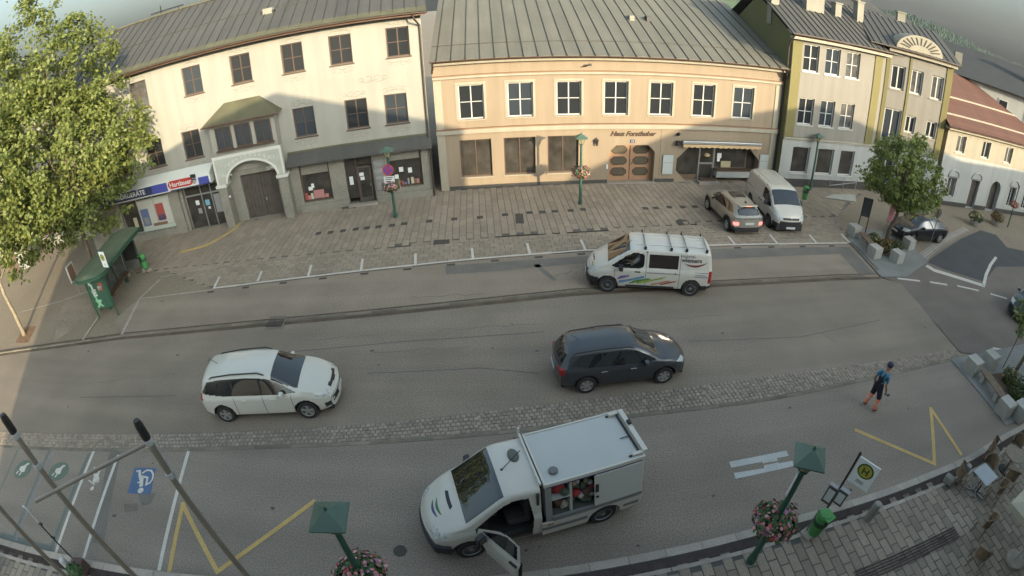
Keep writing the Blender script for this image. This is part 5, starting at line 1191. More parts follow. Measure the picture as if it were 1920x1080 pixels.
for (x, z, L) in ((.15, .96, 1.25), (-1.72, 1.05, .55), (-1.75, .96, .40), (-1.70, .88, .60)):
    MB().box(x-L, x, side_y(sh, x-.2, z)+.003, side_y(sh, x-.2, z)+.006, z-.018, z+.018).build('small_print', mat('print_grey', (.20, .21, .21), .6), e)
for k, (x, y, c) in enumerate(((2.2, .15, (.14, .03, .03)), (2.25, .5, (.30, .25, .05)), (2.22, -.1, (.12, .12, .12)))):
    z = top_z(sh, x, y); MB().cbox((x, y, z+.004), .05, .32, .006, Matrix.Rotation(R(28), 3, 'Y')).build('bonnet_print', mat('bonnet_print', c, .5), e)
painter_e, painter_sh = e, sh

# ------------------------------------------------------------------ parked crossover, seen from the rear
KB = G(1366, 434.5); KF_ = G(1326, 391)
e = place('crossover', 'sand coloured crossover parked nose to the apricot house with brake lights on', KF_, KB, 1, 2.66, 1.58, scale=1.0)
sh = shell(x0=-2.12, x1=2.22, top=[(-2.12, .98), (-2.05, 1.06), (-1.72, 1.42), (-1.55, 1.50), (-.8, 1.56), (0, 1.57), (.35, 1.52), (1.15, 1.10), (1.5, 1.06), (2.0, .95), (2.16, .82), (2.22, .66)],
    belt=[(-2.12, 1.0), (-1.2, .99), (.6, .94), (1.2, .96), (2.2, .76)], width=[(-2.12, .80), (-1.9, .88), (-1.3, .91), (1.3, .91), (1.85, .86), (2.1, .78), (2.22, .68)],
    roofw=[(-2.12, .62), (-1.6, .60), (0, .62), (.5, .63), (1.2, .76), (1.6, .74), (2.2, .58)], sill=[(-2.12, .40), (-1.8, .28), (1.8, .26), (2.2, .32)], bulge=(.25, .14))
SW = [(-1.62, 1.10), (-1.28, 1.35), (-.7, 1.44), (0, 1.45), (.35, 1.38), (1.0, 1.03), (.5, .99), (-1.1, 1.04)]; AX = (-1.33, 1.33)
def cls(x, y, z, j, end):
    if j >= sh.roof_j-1 and .40 < x < 1.10 and abs(y) < .66+.08*(x-.4): return 'windscreen'
    if sh.belt_j <= j < sh.roof_j and inpoly((x, z), SW): return ('side_window', y > 0)
    if x < -1.70 and 1.10 < z < 1.42 and abs(y) < .60 and j > sh.belt_j: return 'rear_window'
    if arches(x, y, z, j, sh, AX, .385, .36): return None
    if j < sh.belt_j and any((x-a)**2 + (z-.36)**2 < .50**2 for a in AX) and abs(y) > .6: return ('wheel_cladding', x > 0, y > 0)
    if x < -1.90 and .62 < z < .78 and abs(y) > .60: return ('tail_light', y > 0)
    if x < -1.7 and z < .50: return 'rear_bumper'
    if z < .42: return ('sill_cladding', y > 0, 0 if abs(x) < 1.3 else (1 if x > 0 else 2))
    if x < -1.95 and .955 < z < .99 and abs(y) < .8: return 'light_bar'
    return 'body'
assemble(e, sh, cls, {'body': P_beige, 'windscreen': M_carglass, 'side_window': M_carglass, 'rear_window': M_carglass, 'tail_light': mat('brake_light', (.6, .05, .05), .3, emit=(1, .16, .14), estr=1.0)})
common(e, sh, -2.12, 2.22, .91, AX, .335, .215, 1.60, M_alloy)
for sd in (-1, 1):
    mirror_wing(e, .62, sd*.88, 1.04, P_beige, sd); 
    for x in (-.75, .2): MB().cbox((x, sd*(side_y(sh, x, .86)+.012), .86), .2, .03, .035).build('door_handle', P_beige, e, bevel=.01)
    for x in (-.82, .08, .95): seam(e, sh, x, .42, .97, sd)
MB().cbox((-1.66, 0, 1.50), .22, 1.08, .04).build('rear_spoiler', P_beige, e, bevel=.015); MB().cbox((-1.775, 0, 1.495), .012, .26, .022).build('high_brake_light', mat('brake_light_high', (.6, .06, .03), .3, emit=(1, .2, .1), estr=1.0), e)
MB().cbox((-1.35, 0, 1.56), .16, .05, .07).build('shark_fin', M_blackpl, e, bevel=.015); MB().cbox((-.35, 0, 1.578), .8, .75, .012).build('roof_window', M_carglass, e); plate(e, -2.14, .72)

# ------------------------------------------------------------------ parked white van, front towards us
e = place('delivery_van', 'plain white panel van parked facing the road beside the sand crossover', G(1449, 435), G(1399, 374), -1, 2.93, 1.72, scale=1.0)
sh = shell(x0=-2.45, x1=2.50, top=[(-2.45, 1.1), (-2.43, 1.65), (-2.36, 1.90), (-2.2, 1.98), (.55, 2.02), (.85, 1.98), (1.05, 1.88), (1.72, 1.36), (1.95, 1.28), (2.30, 1.10), (2.45, .90), (2.50, .72)],
    belt=[(-2.45, 1.12), (.8, 1.12), (1.5, 1.10), (1.9, 1.06), (2.5, .82)], width=[(-2.45, .93), (-2.3, .97), (1.5, .985), (2.05, .93), (2.38, .84), (2.50, .74)],
    roofw=[(-2.45, .76), (-2.2, .80), (.8, .80), (1.1, .80), (1.75, .86), (2.0, .80), (2.5, .62)], sill=[(-2.45, .38), (-2.2, .28), (2.1, .26), (2.5, .30)], bulge=(.24, .05))
FW = [(.22, 1.20), (.20, 1.70), (.40, 1.80), (.80, 1.76), (1.05, 1.58), (1.55, 1.20), (1.35, 1.06), (.9, 1.16)]; AX = (-1.38, 1.55)
def cls(x, y, z, j, end):
    if j >= sh.roof_j-2 and .96 < x < 1.70 and abs(y) < .77+.05*(x-.9): return 'windscreen'
    if sh.belt_j <= j < sh.roof_j and inpoly((x, z), FW): return ('cab_window', y > 0)
    if arches(x, y, z, j, sh, AX, .40, .36): return None
    if 1.90 < x < 2.42 and abs(y) > .48 and inpoly((x, z), [(1.86, 1.16), (2.26, .74), (2.45, .78), (2.28, 1.0)]): return ('headlight', y > 0)
    if x > 1.98 and z < .60: return 'front_bumper'
    if x < -2.1 and z < .52: return 'rear_bumper'
    if (x > 2.33) and abs(y) < .52 and .80 < z < .90: return 'upper_grille'
    if (x > 2.33) and abs(y) < .60 and .60 < z < .72: return 'grille'
    if x < -2.3 and .8 < z < 1.5 and abs(y) > .85: return ('tail_light', y > 0)
    return 'body'
assemble(e, sh, cls, {'body': P_white4, 'windscreen': M_carglass, 'cab_window': M_carglass, 'headlight': M_lamp, 'tail_light': M_red})
common(e, sh, -2.45, 2.50, .985, AX, .345, .22, 1.74, M_steelrim, 'steel')
for sd in (-1, 1):
    mirror_wing(e, 1.15, sd*.95, 1.22, M_blackpl, sd).scale = (1.2, 1.3, 1.6)
    for x in (.30, -.02): MB().cbox((x, sd*(side_y(sh, x, 1.0)+.014), 1.0), .18, .035, .05).build('door_handle', M_blackpl, e)
    for x in (.12, -1.05, 1.38): seam(e, sh, x, .36, 1.9 if x < 1 else 1.1, sd)
    MB().box(-2.2, -1.2, sd*(side_y(sh, -1.7, 1.12)+.004)-.004, sd*(side_y(sh, -1.7, 1.12)+.004)+.004, 1.10, 1.135).build('slide_rail', M_blackpl, e); MB().box(-.95, 1.05, sd*.975-.012, sd*.975+.012, .36, .47).build('side_moulding', M_blackpl, e)
    for x in (-1.9, -.9, .4): MB().cbox((x, sd*.80, 1.955), .06, .04, .03).build('roof_mount', M_blackpl, e)
zr = top_z(sh, -.8, .3)
for y in (-.5, -.25, 0, .25, .5): MB().box(-2.1, .45, y-.04, y+.04, zr-.014, zr+.012).build('roof_rib', P_white4, e, bevel=.01)
plate(e, 2.53, .40, wide=.52)

# ------------------------------------------------------------------ black saloon beside the tree, and a second dark car at the right edge
def saloon(name, label, front, rear, near, scale=None):
    e = place(name, label, front, rear, near, 2.62, 1.54, scale=scale)
    sh = shell(x0=-2.2, x1=2.18, top=[(-2.20, .92), (-2.12, 1.0), (-1.65, 1.06), (-1.0, 1.38), (-.5, 1.47), (.1, 1.48), (.35, 1.44), (1.1, 1.04), (1.4, 1.0), (1.95, .88), (2.10, .76), (2.18, .62)],
        belt=[(-2.2, .88), (-1.2, .94), (.6, .90), (1.1, .91), (2.2, .70)], width=[(-2.2, .78), (-2.0, .86), (-1.3, .90), (1.3, .90), (1.85, .85), (2.08, .77), (2.18, .68)],
        roofw=[(-2.2, .66), (-1.6, .70), (-1.0, .60), (0, .61), (.4, .61), (1.15, .76), (1.5, .74), (2.2, .58)], sill=[(-2.2, .36), (-1.8, .22), (1.8, .20), (2.2, .25)], bulge=(.25, .14))
    SW = [(-1.35, 1.05), (-.95, 1.28), (-.4, 1.36), (.1, 1.36), (.35, 1.28), (.98, .99), (.5, .945), (-.9, .975)]; AX = (-1.31, 1.31)
    def cls(x, y, z, j, end):
        if j >= sh.roof_j-1 and .40 < x < 1.06 and abs(y) < .65+.08*(x-.4): return 'windscreen'
        if sh.belt_j <= j < sh.roof_j and inpoly((x, z), SW): return ('side_window', y > 0)
        if -1.58 < x < -1.0 and j >= sh.roof_j-1 and abs(y) < .58: return 'rear_window'
        if arches(x, y, z, j, sh, AX, .385, .35): return None
        if 1.62 < x < 2.1 and abs(y) > .48 and inpoly((x, z), [(1.58, .84), (1.95, .68), (2.14, .68), (2.0, .84)]): return ('headlight', y > 0)
        if x < -1.98 and .74 < z < .94 and abs(y) > .52: return ('tail_light', y > 0)
        if (end > 0 or x > 2.06) and abs(y) < .5 and .38 < z < .62: return 'grille'
        return 'body'
    assemble(e, sh, cls, {'body': P_black, 'windscreen': M_carglass, 'side_window': M_carglass, 'rear_window': M_carglass, 'headlight': M_lamp, 'tail_light': M_red})
    common(e, sh, -2.2, 2.18, .90, AX, .325, .21, 1.58, M_alloy)
    for sd in (-1, 1):
        mirror_wing(e, .62, sd*.86, 1.0, P_black, sd)
        for x in (-.75, .2): MB().cbox((x, sd*(side_y(sh, x, .82)+.012), .82), .2, .03, .035).build('door_handle', P_black, e)
        for x in (-.85, .06, .92): seam(e, sh, x, .3, .93, sd)
        MB().tube([(-1.5, sd*.885, .985), (-.5, sd*.865, .955), (.9, sd*.86, .93)], .012, 5).build('window_trim', M_chrome, e)
    plate(e, 2.20, .48)
    return e
saloon('saloon_car', 'black saloon parked beside the street tree with bright chrome window line', G(1710, 455.5), G(1754, 455), 1, scale=1.0)
a = G(1932, 612); saloon('dark_hatchback', 'dark car cut off by the right edge behind the small tree', a, a + Vector((2.55, .5, 0)), 1, scale=1.0)
# ------------------------------------------------------------------ box van in the foreground, driver's door and side hatch open
e = place('box_van', 'white box van with open driver door and open side hatch parked in the foreground', G(885, 1038.5), G(1126, 973), 1, 3.12, 1.66)
boxvan = e
sh = shell(x0=-.06, x1=2.46, top=[(-.06, 1.93), (.55, 1.94), (.78, 1.86), (1.60, 1.26), (1.85, 1.17), (2.28, .98), (2.42, .82), (2.46, .68)],
    belt=[(-.1, 1.10), (1.2, 1.06), (1.7, 1.02), (2.46, .78)], width=[(-.1, .95), (1.4, .95), (2.0, .89), (2.34, .79), (2.46, .71)],
    roofw=[(-.1, .78), (.78, .78), (1.60, .83), (1.95, .77), (2.46, .6)], sill=[(-.1, .26), (2.1, .26), (2.46, .30)], bulge=(.28, .0), dx=.015, fine=2)
DOOR = [(.16, .34), (.12, 1.10), (.20, 1.70), (.54, 1.72), (.80, 1.60), (1.40, 1.10), (1.36, .80), (1.24, .70), (1.16, .60), (1.14, .34)]
DWIN = [(.22, 1.16), (.26, 1.62), (.54, 1.66), (.76, 1.54), (1.26, 1.14)]
AXF = (1.56,)
def cls(x, y, z, j, end):
    if j >= sh.roof_j-4 and 0.70 < x < 1.56 and abs(y) < .73+.05*(x-.7): return 'windscreen'
    if sh.belt_j-4 <= j < sh.roof_j and inpoly((x, z), DWIN): return ('door_window', y > 0)
    if j < sh.roof_j and y > 0 and inpoly((x, z), DOOR): return 'open_door'
    if arches(x, y, z, j, sh, AXF, .40, .35): return None
    if 1.98 < x < 2.40 and abs(y) > .46 and inpoly((x, z), [(1.92, .98), (2.18, .76), (2.44, .78), (2.32, .95)]): return ('headlight', y > 0)
    if x > 1.98 and z < .60: return 'front_bumper'
    if x > 2.3 and abs(y) < .5 and .62 < z < .72: return 'grille'
    return 'body'
M_bumper = mat('bumper_navy_plastic', (.022, .022, .03), .6)
made = assemble(e, sh, cls, {'body': P_white3, 'windscreen': M_carglass, 'door_window': M_carglass, 'open_door': P_white3, 'headlight': M_lamp, 'front_bumper': M_bumper})
bpts = []                                              # wrap-round bumper bar
for i in range(sh.m):
    if sh.X[i, 16] > 1.98: bpts.append((float(sh.X[i, 16]), float(sh.Y[i, 16])))
fx = bpts[-1][0]; fy = bpts[-1][1]; nose = [(fx + .28*((fy/.95)**2 - (y/.95)**2), y) for y in [fy*(1-2*k/12) for k in range(1, 12)]]
outl = bpts + nose + [(x, -y) for x, y in bpts[::-1]]; vs = []; n_ = len(outl)
for k, (x, y) in enumerate(outl):
    a_ = outl[max(0, k-1)]; b_ = outl[min(n_-1, k+1)]; t_ = Vector((b_[0]-a_[0], b_[1]-a_[1], 0)).normalized(); o_ = Vector((t_.y, -t_.x, 0)); o_ = -o_ if o_.x*x + o_.y*y < 0 else o_
    for (dd, z) in ((.01, .28), (.055, .31), (.065, .52), (.045, .585), (-.03, .60)): vs.append((x+o_.x*dd, y+o_.y*dd, z))
mesh_obj('bumper_bar', vs, [(5*k+q, 5*k+q+1, 5*k+q+6, 5*k+q+5) for k in range(n_-1) for q in range(4)], M_bumper, e, smooth=True)
hinge = Vector((1.36, .93, 0))
door = made['open_door']; dwin = made[('door_window', True)]
for o in (door, dwin): o.data.transform(Matrix.Translation(-hinge))
door.location = hinge; door.rotation_euler = (0, 0, R(-62)); dwin.parent = door; door.name = 'front_door'
door['label'] = 'open white driver door with black trim inside'
tr = MB().xz([(p[0]-hinge.x, p[1]) for p in DOOR[:2] + [(.16, 1.10), (1.32, 1.10)] + DOOR[6:]], -.09, -.06).build('door_trim', M_blackpl, door)
MB().xz([(p[0]-hinge.x, p[1]) for p in [(.24, .42), (.24, .92), (1.1, .92), (1.1, .72), (1.05, .62), (1.05, .42)]], -.115, -.092).build('door_pocket', mat('door_grey', (.10, .10, .10), .7), door)
MB().cbox((-1.08, .03, 1.0), .2, .05, .05).build('door_handle', M_blackpl, door)
mirror_wing(door, -.22, .02, 1.16, M_blackpl, 1).scale = (1.2, 1.2, 1.6)
mirror_wing(e, 1.15, -.93, 1.16, M_blackpl, -1).scale = (1.2, 1.2, 1.6)
# cab inside
MB().box(-.02, 1.50, -.86, .80, .34, .46).build('cab_floor', M_seat, e); MB().box(-.02, .04, -.86, .86, .4, 1.78).build('bulkhead', M_seat, e)
for y in (-.42, .45): MB().box(.10, .26, y-.26, y+.26, .75, 1.42).box(.10, .66, y-.26, y+.26, .60, .80).build('seat', M_seat, e, bevel=.05)
MB().box(1.10, 1.62, -.78, .78, .7, 1.06).build('dashboard', M_blackpl, e)
st = MB().lathe([(.155, -.015), (.185, -.015), (.19, 0), (.185, .015), (.155, .015), (.15, 0)], 20).xf(Matrix.Rotation(R(-60), 3, 'Y')).build('steering_wheel', M_blackpl, e); st.location = (.94, .45, 1.12)
# bonnet vent, emblem, antenna, beacon base, roof strip
for k, y in enumerate([i*.1-.5 for i in range(11)]): pass
vx = 1.78; vs = []; ys = [-.55+.11*i for i in range(11)]
for y in ys: vs += [(vx-.03-.10*(y/.6)**2, y, top_z(sh, vx-.03, y)+.006), (vx+.05-.10*(y/.6)**2, y, top_z(sh, vx+.05, y)+.006)]
mesh_obj('bonnet_vent', vs, [(2*i, 2*i+1, 2*i+3, 2*i+2) for i in range(10)], M_bumper, e)
for k, (c, off, h) in enumerate((((.06, .16, .06), 0, .03), ((.06, .07, .16), .10, .03))):
    vs = []
    for i in range(9):
        t = i/8; y = .30-.50*t; x = 2.02+off + .05*math.sin(t*math.pi); hh = h*math.sin(math.pi*(t*.9+.08))
        vs += [(x-hh, y, top_z(sh, x-hh, y)+.007), (x+hh, y, top_z(sh, x+hh, y)+.007)]
    mesh_obj('bonnet_emblem', vs, [(2*i, 2*i+1, 2*i+3, 2*i+2) for i in range(8)], mat('emblem', c, .5), e)
MB().tube([(.56, .08, 1.925), (.10, -.08, 2.22)], .010, 5).lathe([(.03, -.01), (.03, .015), (.01, .03)], 8, (.56, .08, 1.925)).build('antenna', M_blackpl, e)
b = MB().lathe([(.15, 0), (.15, .03), (.11, .07), (.02, .08)], 18).build('beacon_base', mat('beacon_grey', (.10, .105, .09), .7), e); b.location = (.22, -.22, 1.925); b.scale = (.8, 1.3, 1)
MB().box(-.10, -.05, -1.02, .96, 1.92, 1.99).build('roof_strip', P_white3, e, bevel=.01); MB().box(-.10, -.05, -1.08, -1.021, 1.90, 2.12).build('roof_strip_end', P_white3, e)
# box body
bx0, bx1, bw, bz0, bz1 = -2.46, -.16, .965, .78, 1.88
M_boxin = mat('box_inside', (.36, .36, .33), .8)
MB().box(bx0, bx1, -bw, -bw+.05, bz0, bz1).build('box_wall', P_white3, e); MB().box(bx0, bx0+.05, -bw+.05, bw-.05, bz0, bz1).build('box_rear', P_white3, e); MB().box(bx1-.05, bx1, -bw+.05, bw-.05, bz0, bz1).build('box_front', P_white3, e)
M_boxroof = car_paint('paint_box_roof', (.43, .435, .41))
MB().box(bx0+.03, bx1-.03, -bw+.03, bw-.03, bz1+.002, bz1+.035).build('box_roof', M_boxroof, e)
for (a, b_, c, d) in ((bx0-.02, bx1+.02, bw-.03, bw+.03), (bx0-.02, bx1+.02, -bw-.03, -bw+.03), (bx0-.02, bx0+.035, -bw+.031, bw-.031), (bx1-.035, bx1+.02, -bw+.031, bw-.031)): MB().box(a, b_, c, d, bz1-.04, bz1+.055).build('roof_edge', P_white3, e, bevel=.008)
MB().box(bx0+.05, bx1-.05, bw-.012, bw+.012, bz1-.075, bz1-.042).build('lens_fringe', mat('fringe_violet', (.05, .045, .12), .5), e)  # lens colour fringe, added as a violet strip under the roof edge
xo = -1.30
MB().box(bx0, xo, bw-.05, bw, bz0+.12, bz1-.04).build('box_wall', P_white3, e)
pn = MB().box(bx0+.06, xo+.04, bw+.004, bw+.035, bz0+.16, bz1-.09).build('sliding_hatch', car_paint('paint_hatch', (.45, .44, .40)), e, bevel=.01)
MB().box(xo-.05, xo+.02, bw+.036, bw+.06, 1.36, 1.56).build('hatch_handle', M_blackpl, pn); MB().lathe([(.03, 0), (.035, .02)], 10).xf(Matrix.Rotation(R(-90), 3, 'X')).build('hatch_lock', M_blackpl, pn).location = (xo-.02, bw-.02, 1.22)
MB().box(bx1-.14, bx1, bw-.05, bw+.01, .62, bz1-.04).build('hatch_post', mat('grey_post', (.22, .22, .21), .6), e)
MB().box(bx0, bx1, -bw+.05, bw-.05, bz0, bz0+.10).build('box_floor', mat('box_floor', (.07, .075, .065), .8), e)
MB().box(bx0, bx1-.14, bw-.06, bw+.005, bz0-.02, bz0+.12).build('box_rail', M_metal, e)
MB().box(-.78, -.72, 0.15, bw-.06, bz0+.10, bz1-.05).build('divider', M_boxin, e); MB().box(-.72, bx1-.14, 0.15, bw-.06, 1.36, 1.40).build('shelf', M_boxin, e); MB().box(bx0+.06, bx1-.06, 0.10, 0.149, bz0+.10, bz1-.05).build('partition', mat('partition_dark', (.06, .055, .05), .9), e)
# lower sides with wheel arch
def lower_side(sd):
    arch = [(-1.56 + .40*math.cos(a), .35 + .40*math.sin(a)) for a in [math.pi*i/16 for i in range(17)]]
    poly = [(-.06, .30), (-.06, bz0-.02), (bx0, bz0-.02), (bx0, .46), (-2.1, .36)] + [p for p in arch[::-1] if p[1] > .34] + [(-1.1, .30)]
    y = sd*.955; MB().xz(poly, min(y-.02, y+.02), max(y-.02, y+.02)).build('side_panel', P_white3, e)
    MB().box(-1.12, -.06, min(y+sd*.021, y+sd*.035), max(y+sd*.021, y+sd*.035), .50, .60).build('side_moulding', mat('moulding_grey', (.16, .155, .16), .7), e); MB().box(-2.40, -2.02, min(y+sd*.021, y+sd*.035), max(y+sd*.021, y+sd*.035), .50, .60).build('side_moulding', mat('moulding_grey', (.16, .155, .16), .7), e)
for sd in (-1, 1): lower_side(sd)
MB().box(bx0-.06, bx0+.02, -.94, .94, .40, .70).build('rear_bumper', P_white3, e, bevel=.03); plate(e, bx0-.075, .58)
for sd in (-1, 1): MB().box(bx0-.012, bx0, sd*.86-.06, sd*.86+.06, .80, 1.15).build('tail_light', M_red, e)
common(e, sh, -2.4, 2.46, .95, (-1.56, 1.56), .335, .21, 1.66, M_steelrim, 'steel', Ra=.40)
MB().box(bx1-.16, bx1-.01, bw+.012, bw+.018, .64, .70).build('side_marker', mat('amber', (.30, .17, .04), .4), e)
for z in (.4,): seam(e, sh, .12, .34, 1.80, -1); seam(e, sh, 1.38, .5, 1.05, -1)
# rear light bar and roof vent
lb = MB().box(bx0-.10, bx0+.02, -.88, .88, 1.94, 2.03).build('rear_light_bar', P_white3, e, bevel=.01)
for y in (-.84, .84): MB().box(bx0-.08, bx0+.26, y-.05, y+.05, 1.94, 1.99).build('bar_bracket', P_white3, lb); MB().lathe([(.04, 0), (.04, .015)], 8, (bx0+.30, y, 1.92)).build('bar_bolt', M_blackpl, lb)
MB().box(bx0+.05, bx0+.09, -.80, .80, 1.925, 1.955).build('bar_gap', M_blackpl, lb); MB().cbox((bx0-.05, -.2, 2.06), .08, .12, .06).build('camera_pod', M_blackpl, lb); MB().tube([(bx0+.3, .1, 1.94), (bx0+.1, .1, 1.94)], .012, 5).build('bar_rod', M_blackpl, lb)
MB().lathe([(.10, 0), (.10, .06), (.085, .075), (.01, .075)], 18).build('roof_vent', mat('vent_grey', (.14, .14, .14), .7), e).location = (-.45, .46, bz1+.035)
for o in list(e.children) + list(lb.children) + list(pn.children):                  # the sides lean inwards towards the roof
    if o.name.split('.')[0] in ('box_wall', 'box_rear', 'box_front', 'box_roof', 'roof_edge', 'lens_fringe', 'sliding_hatch', 'hatch_post', 'divider', 'shelf', 'partition', 'rear_light_bar', 'bar_bracket', 'bar_bolt', 'bar_gap', 'hatch_handle', 'roof_strip', 'roof_strip_end'):
        for v in o.data.vertices:
            if v.co.z > 1.0: v.co.y *= 1 - .225*min(1.0, (v.co.z-1.0)/.88)
bpy.context.view_layer.update()
BM = e.matrix_world.copy()
# goods in the open hatch: each bundle a thing of its own
rs = random.Random(9); GC = [(.46, .44, .38), (.32, .03, .03), (.30, .24, .13), (.50, .50, .48), (.10, .05, .04), (.38, .34, .24), (.06, .08, .05), (.40, .30, .18)]
GM = [mat('bundle_cloth', c, .85, noise=.15, nscale=6) for c in GC]
bm = bmesh.new(); bmesh.ops.create_icosphere(bm, subdivisions=2, radius=1.0)
for v in bm.verts: v.co *= 1 + .22*mnoise.noise(v.co*1.7)
lump = bpy.data.meshes.new('bundle'); bm.to_mesh(lump); bm.free()
def bundle(x, y, z, s, k, label, grp=None):
    me = lump.copy(); me.materials.append(GM[k]); o = bpy.data.objects.new('cloth_bundle', me); link(o)
    o.location = BM @ Vector((x, y, z)); o.scale = (s*rs.uniform(.8, 1.3), s*rs.uniform(.8, 1.2), s*rs.uniform(.6, .95)); o.rotation_euler = (rs.uniform(0, 3), rs.uniform(0, 3), rs.uniform(0, 3))
    tag(o, label, 'bundle', grp); return o
ORD = ['first', 'second', 'third', 'fourth', 'fifth', 'sixth', 'seventh']
names = ['off white', 'dark red', 'tan', 'pale', 'brown', 'beige', 'dark green', 'ochre']
for i in range(34):
    f = i/34; k = rs.randrange(8)
    row, colm = divmod(i, 7)
    bundle(-1.26 + .075*colm + rs.uniform(-.03, .03), .50 + rs.uniform(0, .28) - row*.03, .95 + row*.142 + rs.uniform(-.03, .03), rs.uniform(.08, .12), k,
           '%s bundle in the box van pile, %s row up, %s from the divider' % (names[k], ORD[row], ORD[6-colm]), 'bundles piled inside the box van hatch')
bundle(-.50, .62, 1.52, .17, 1, 'red bag on the white shelf inside the box van hatch'); bundle(-.62, .72, 1.47, .11, 6, 'green bag beside the red bag on the box van shelf')
bundle(-.46, .6, 1.02, .20, 4, 'dark brown sack under the white shelf of the box van'); bundle(-.64, .72, .98, .13, 5, 'beige sack at the bottom of the box van hatch by the divider')

# ================================================================== STREET FURNITURE
M_lgreen = mat('lamp_green_paint', (.030, .088, .060), .42, noise=.12, nscale=4, spec=.5)
M_lgreen2 = mat('lamp_roof_green', (.036, .100, .074), .38, noise=.10, nscale=3, tint=(.16, .17, .13), tscale=2.2, tamt=.25)
M_lglass = mat('lantern_glass', (.30, .27, .17), .25, spec=.5)
M_leafdark = mat('basket_leaf', (.040, .085, .022), .6, island=.4)
def flowers(mb, n, c, rad, rs, size):
    for _ in range(n):
        while True:
            v = Vector((rs.uniform(-1, 1), rs.uniform(-1, 1), rs.uniform(-1, 1)))
            if .2 < v.length < 1: break
        v.normalize(); v *= rs.uniform(.72, 1.05)*(1 + .30*mnoise.noise(v*1.9 + Vector((c[2]*7, len(mb.v)*0, rad[0]*3))))
        p = Vector(c) + Vector((v.x*rad[0], v.y*rad[1], v.z*rad[2])); nrm = (v + Vector((rs.uniform(-.5, .5), rs.uniform(-.5, .5), rs.uniform(0, .6)))).normalized()
        a = nrm.orthogonal().normalized(); b = nrm.cross(a); s = size*rs.uniform(.6, 1.25); k = 5; ph = rs.uniform(0, 6)
        mb.add([p + nrm*s*.25] + [p + (a*math.cos(ph+2*math.pi*i/k) + b*math.sin(ph+2*math.pi*i/k))*s for i in range(k)], [(0, 1+i, 1+(i+1) % k) for i in range(k)])
def basket(loc, label, seed, dens=1.0):
    rs = random.Random(seed); e = thing('flower_basket', label, 'flower basket', loc, 0, 'flower baskets on the lamp posts')
    MB().lathe([(.10, -.26), (.26, -.18), (.36, 0), (.38, .03), (.33, .03), (.26, -.06)], 16).build('bowl', M_darkstone, e)
    mb = MB(); flowers(mb, int(900*dens), (0, 0, .10), (.49, .49, .30), rs, .052); tag(mb.build('foliage', M_leafdark, e), kind='stuff')
    for nm, c, n in (('pink', (.44, .17, .19), 170), ('rose', (.50, .27, .27), 130), ('red', (.34, .05, .05), 120), ('mauve', (.30, .16, .26), 80)):
        mb = MB(); flowers(mb, int(n*dens), (0, 0, .10), (.52, .52, .33), rs, .043); tag(mb.build('blossoms', mat('blossom_'+nm, c, .7, island=.25), e), kind='stuff')
    return e
def lamp_post(loc, label, H=3.95, rz=0.0, signplate=False):
    e = thing('lamp_post', label, 'street lamp', loc, rz, 'green street lamps')
    MB().lathe([(.11, 0), (.11, .25), (.085, .32), (.075, .9), (.06, H-.85), (.06, H-.62)], 14).build('pole', M_lgreen, e, smooth=False)
    MB().lathe([(.06, H-.62), (.12, H-.60), (.13, H-.56)], 6).build('lantern_base', M_lgreen, e)
    MB().lathe([(.12, H-.555), (.20, H-.30), (.22, H-.22)], 4).xf(Matrix.Rotation(R(45), 3, 'Z')).build('lantern_glass', M_lglass, e)
    for k in range(4):
        a = R(90*k); MB().tube([(.125*math.cos(a), .125*math.sin(a), H-.555), (.225*math.cos(a), .225*math.sin(a), H-.22)], .012, 5).xf(Matrix.Rotation(R(0), 3, 'Z')).build('lantern_rib', M_lgreen, e)
    s = .31; z0, z1 = H-.22, H
    MB().add([(-s, -s, z0), (s, -s, z0), (s, s, z0), (-s, s, z0), (0, 0, z1), (-s, -s, z0-.03), (s, -s, z0-.03), (s, s, z0-.03), (-s, s, z0-.03)],
        [(0, 1, 4), (1, 2, 4), (2, 3, 4), (3, 0, 4), (0, 5, 6, 1), (1, 6, 7, 2), (2, 7, 8, 3), (3, 8, 5, 0), (5, 8, 7, 6)]).build('lantern_roof', M_lgreen2, e)
    MB().lathe([(.03, H-.02), (.025, H+.03), (.008, H+.06)], 8).build('finial', M_lgreen, e)
    if signplate: MB().cbox((-.09, -.05, H-1.02), .02, .10, .62).build('name_plate', M_paper, e)
    return e
lr = G(1407, 1053, NZ); lamp_post(lr, 'green lamp post by the bus stop sign at lower right', 4.02, R(-28), True)
basket((lr.x, lr.y, 1.75), 'pink flower basket on the lamp post beside the green litter bin', 1)
lc = Vector((-3.06, 4.48, NZ)); lamp_post(lc, 'green lamp post at the bottom edge left of the box van', 4.0, R(4))
basket((lc.x, lc.y, 1.78), 'pink flower basket cut by the bottom edge of the picture', 2)
fa, fb, fc = G(742, 408), G(1088, 383), G(1519, 355)
lamp_post(fa, 'green lamp post with no stopping sign before the stone shop', 3.95); basket((fa.x, fa.y, 1.72), 'flower basket under the no stopping sign', 3, .6)
lamp_post(fb, 'green lamp post before the apricot house', 3.95); basket((fb.x, fb.y, 1.75), 'reddish flower basket before the apricot house', 4, .6)
lamp_post(fc, 'green lamp post before the grey ochre house behind the parked van', 3.9)
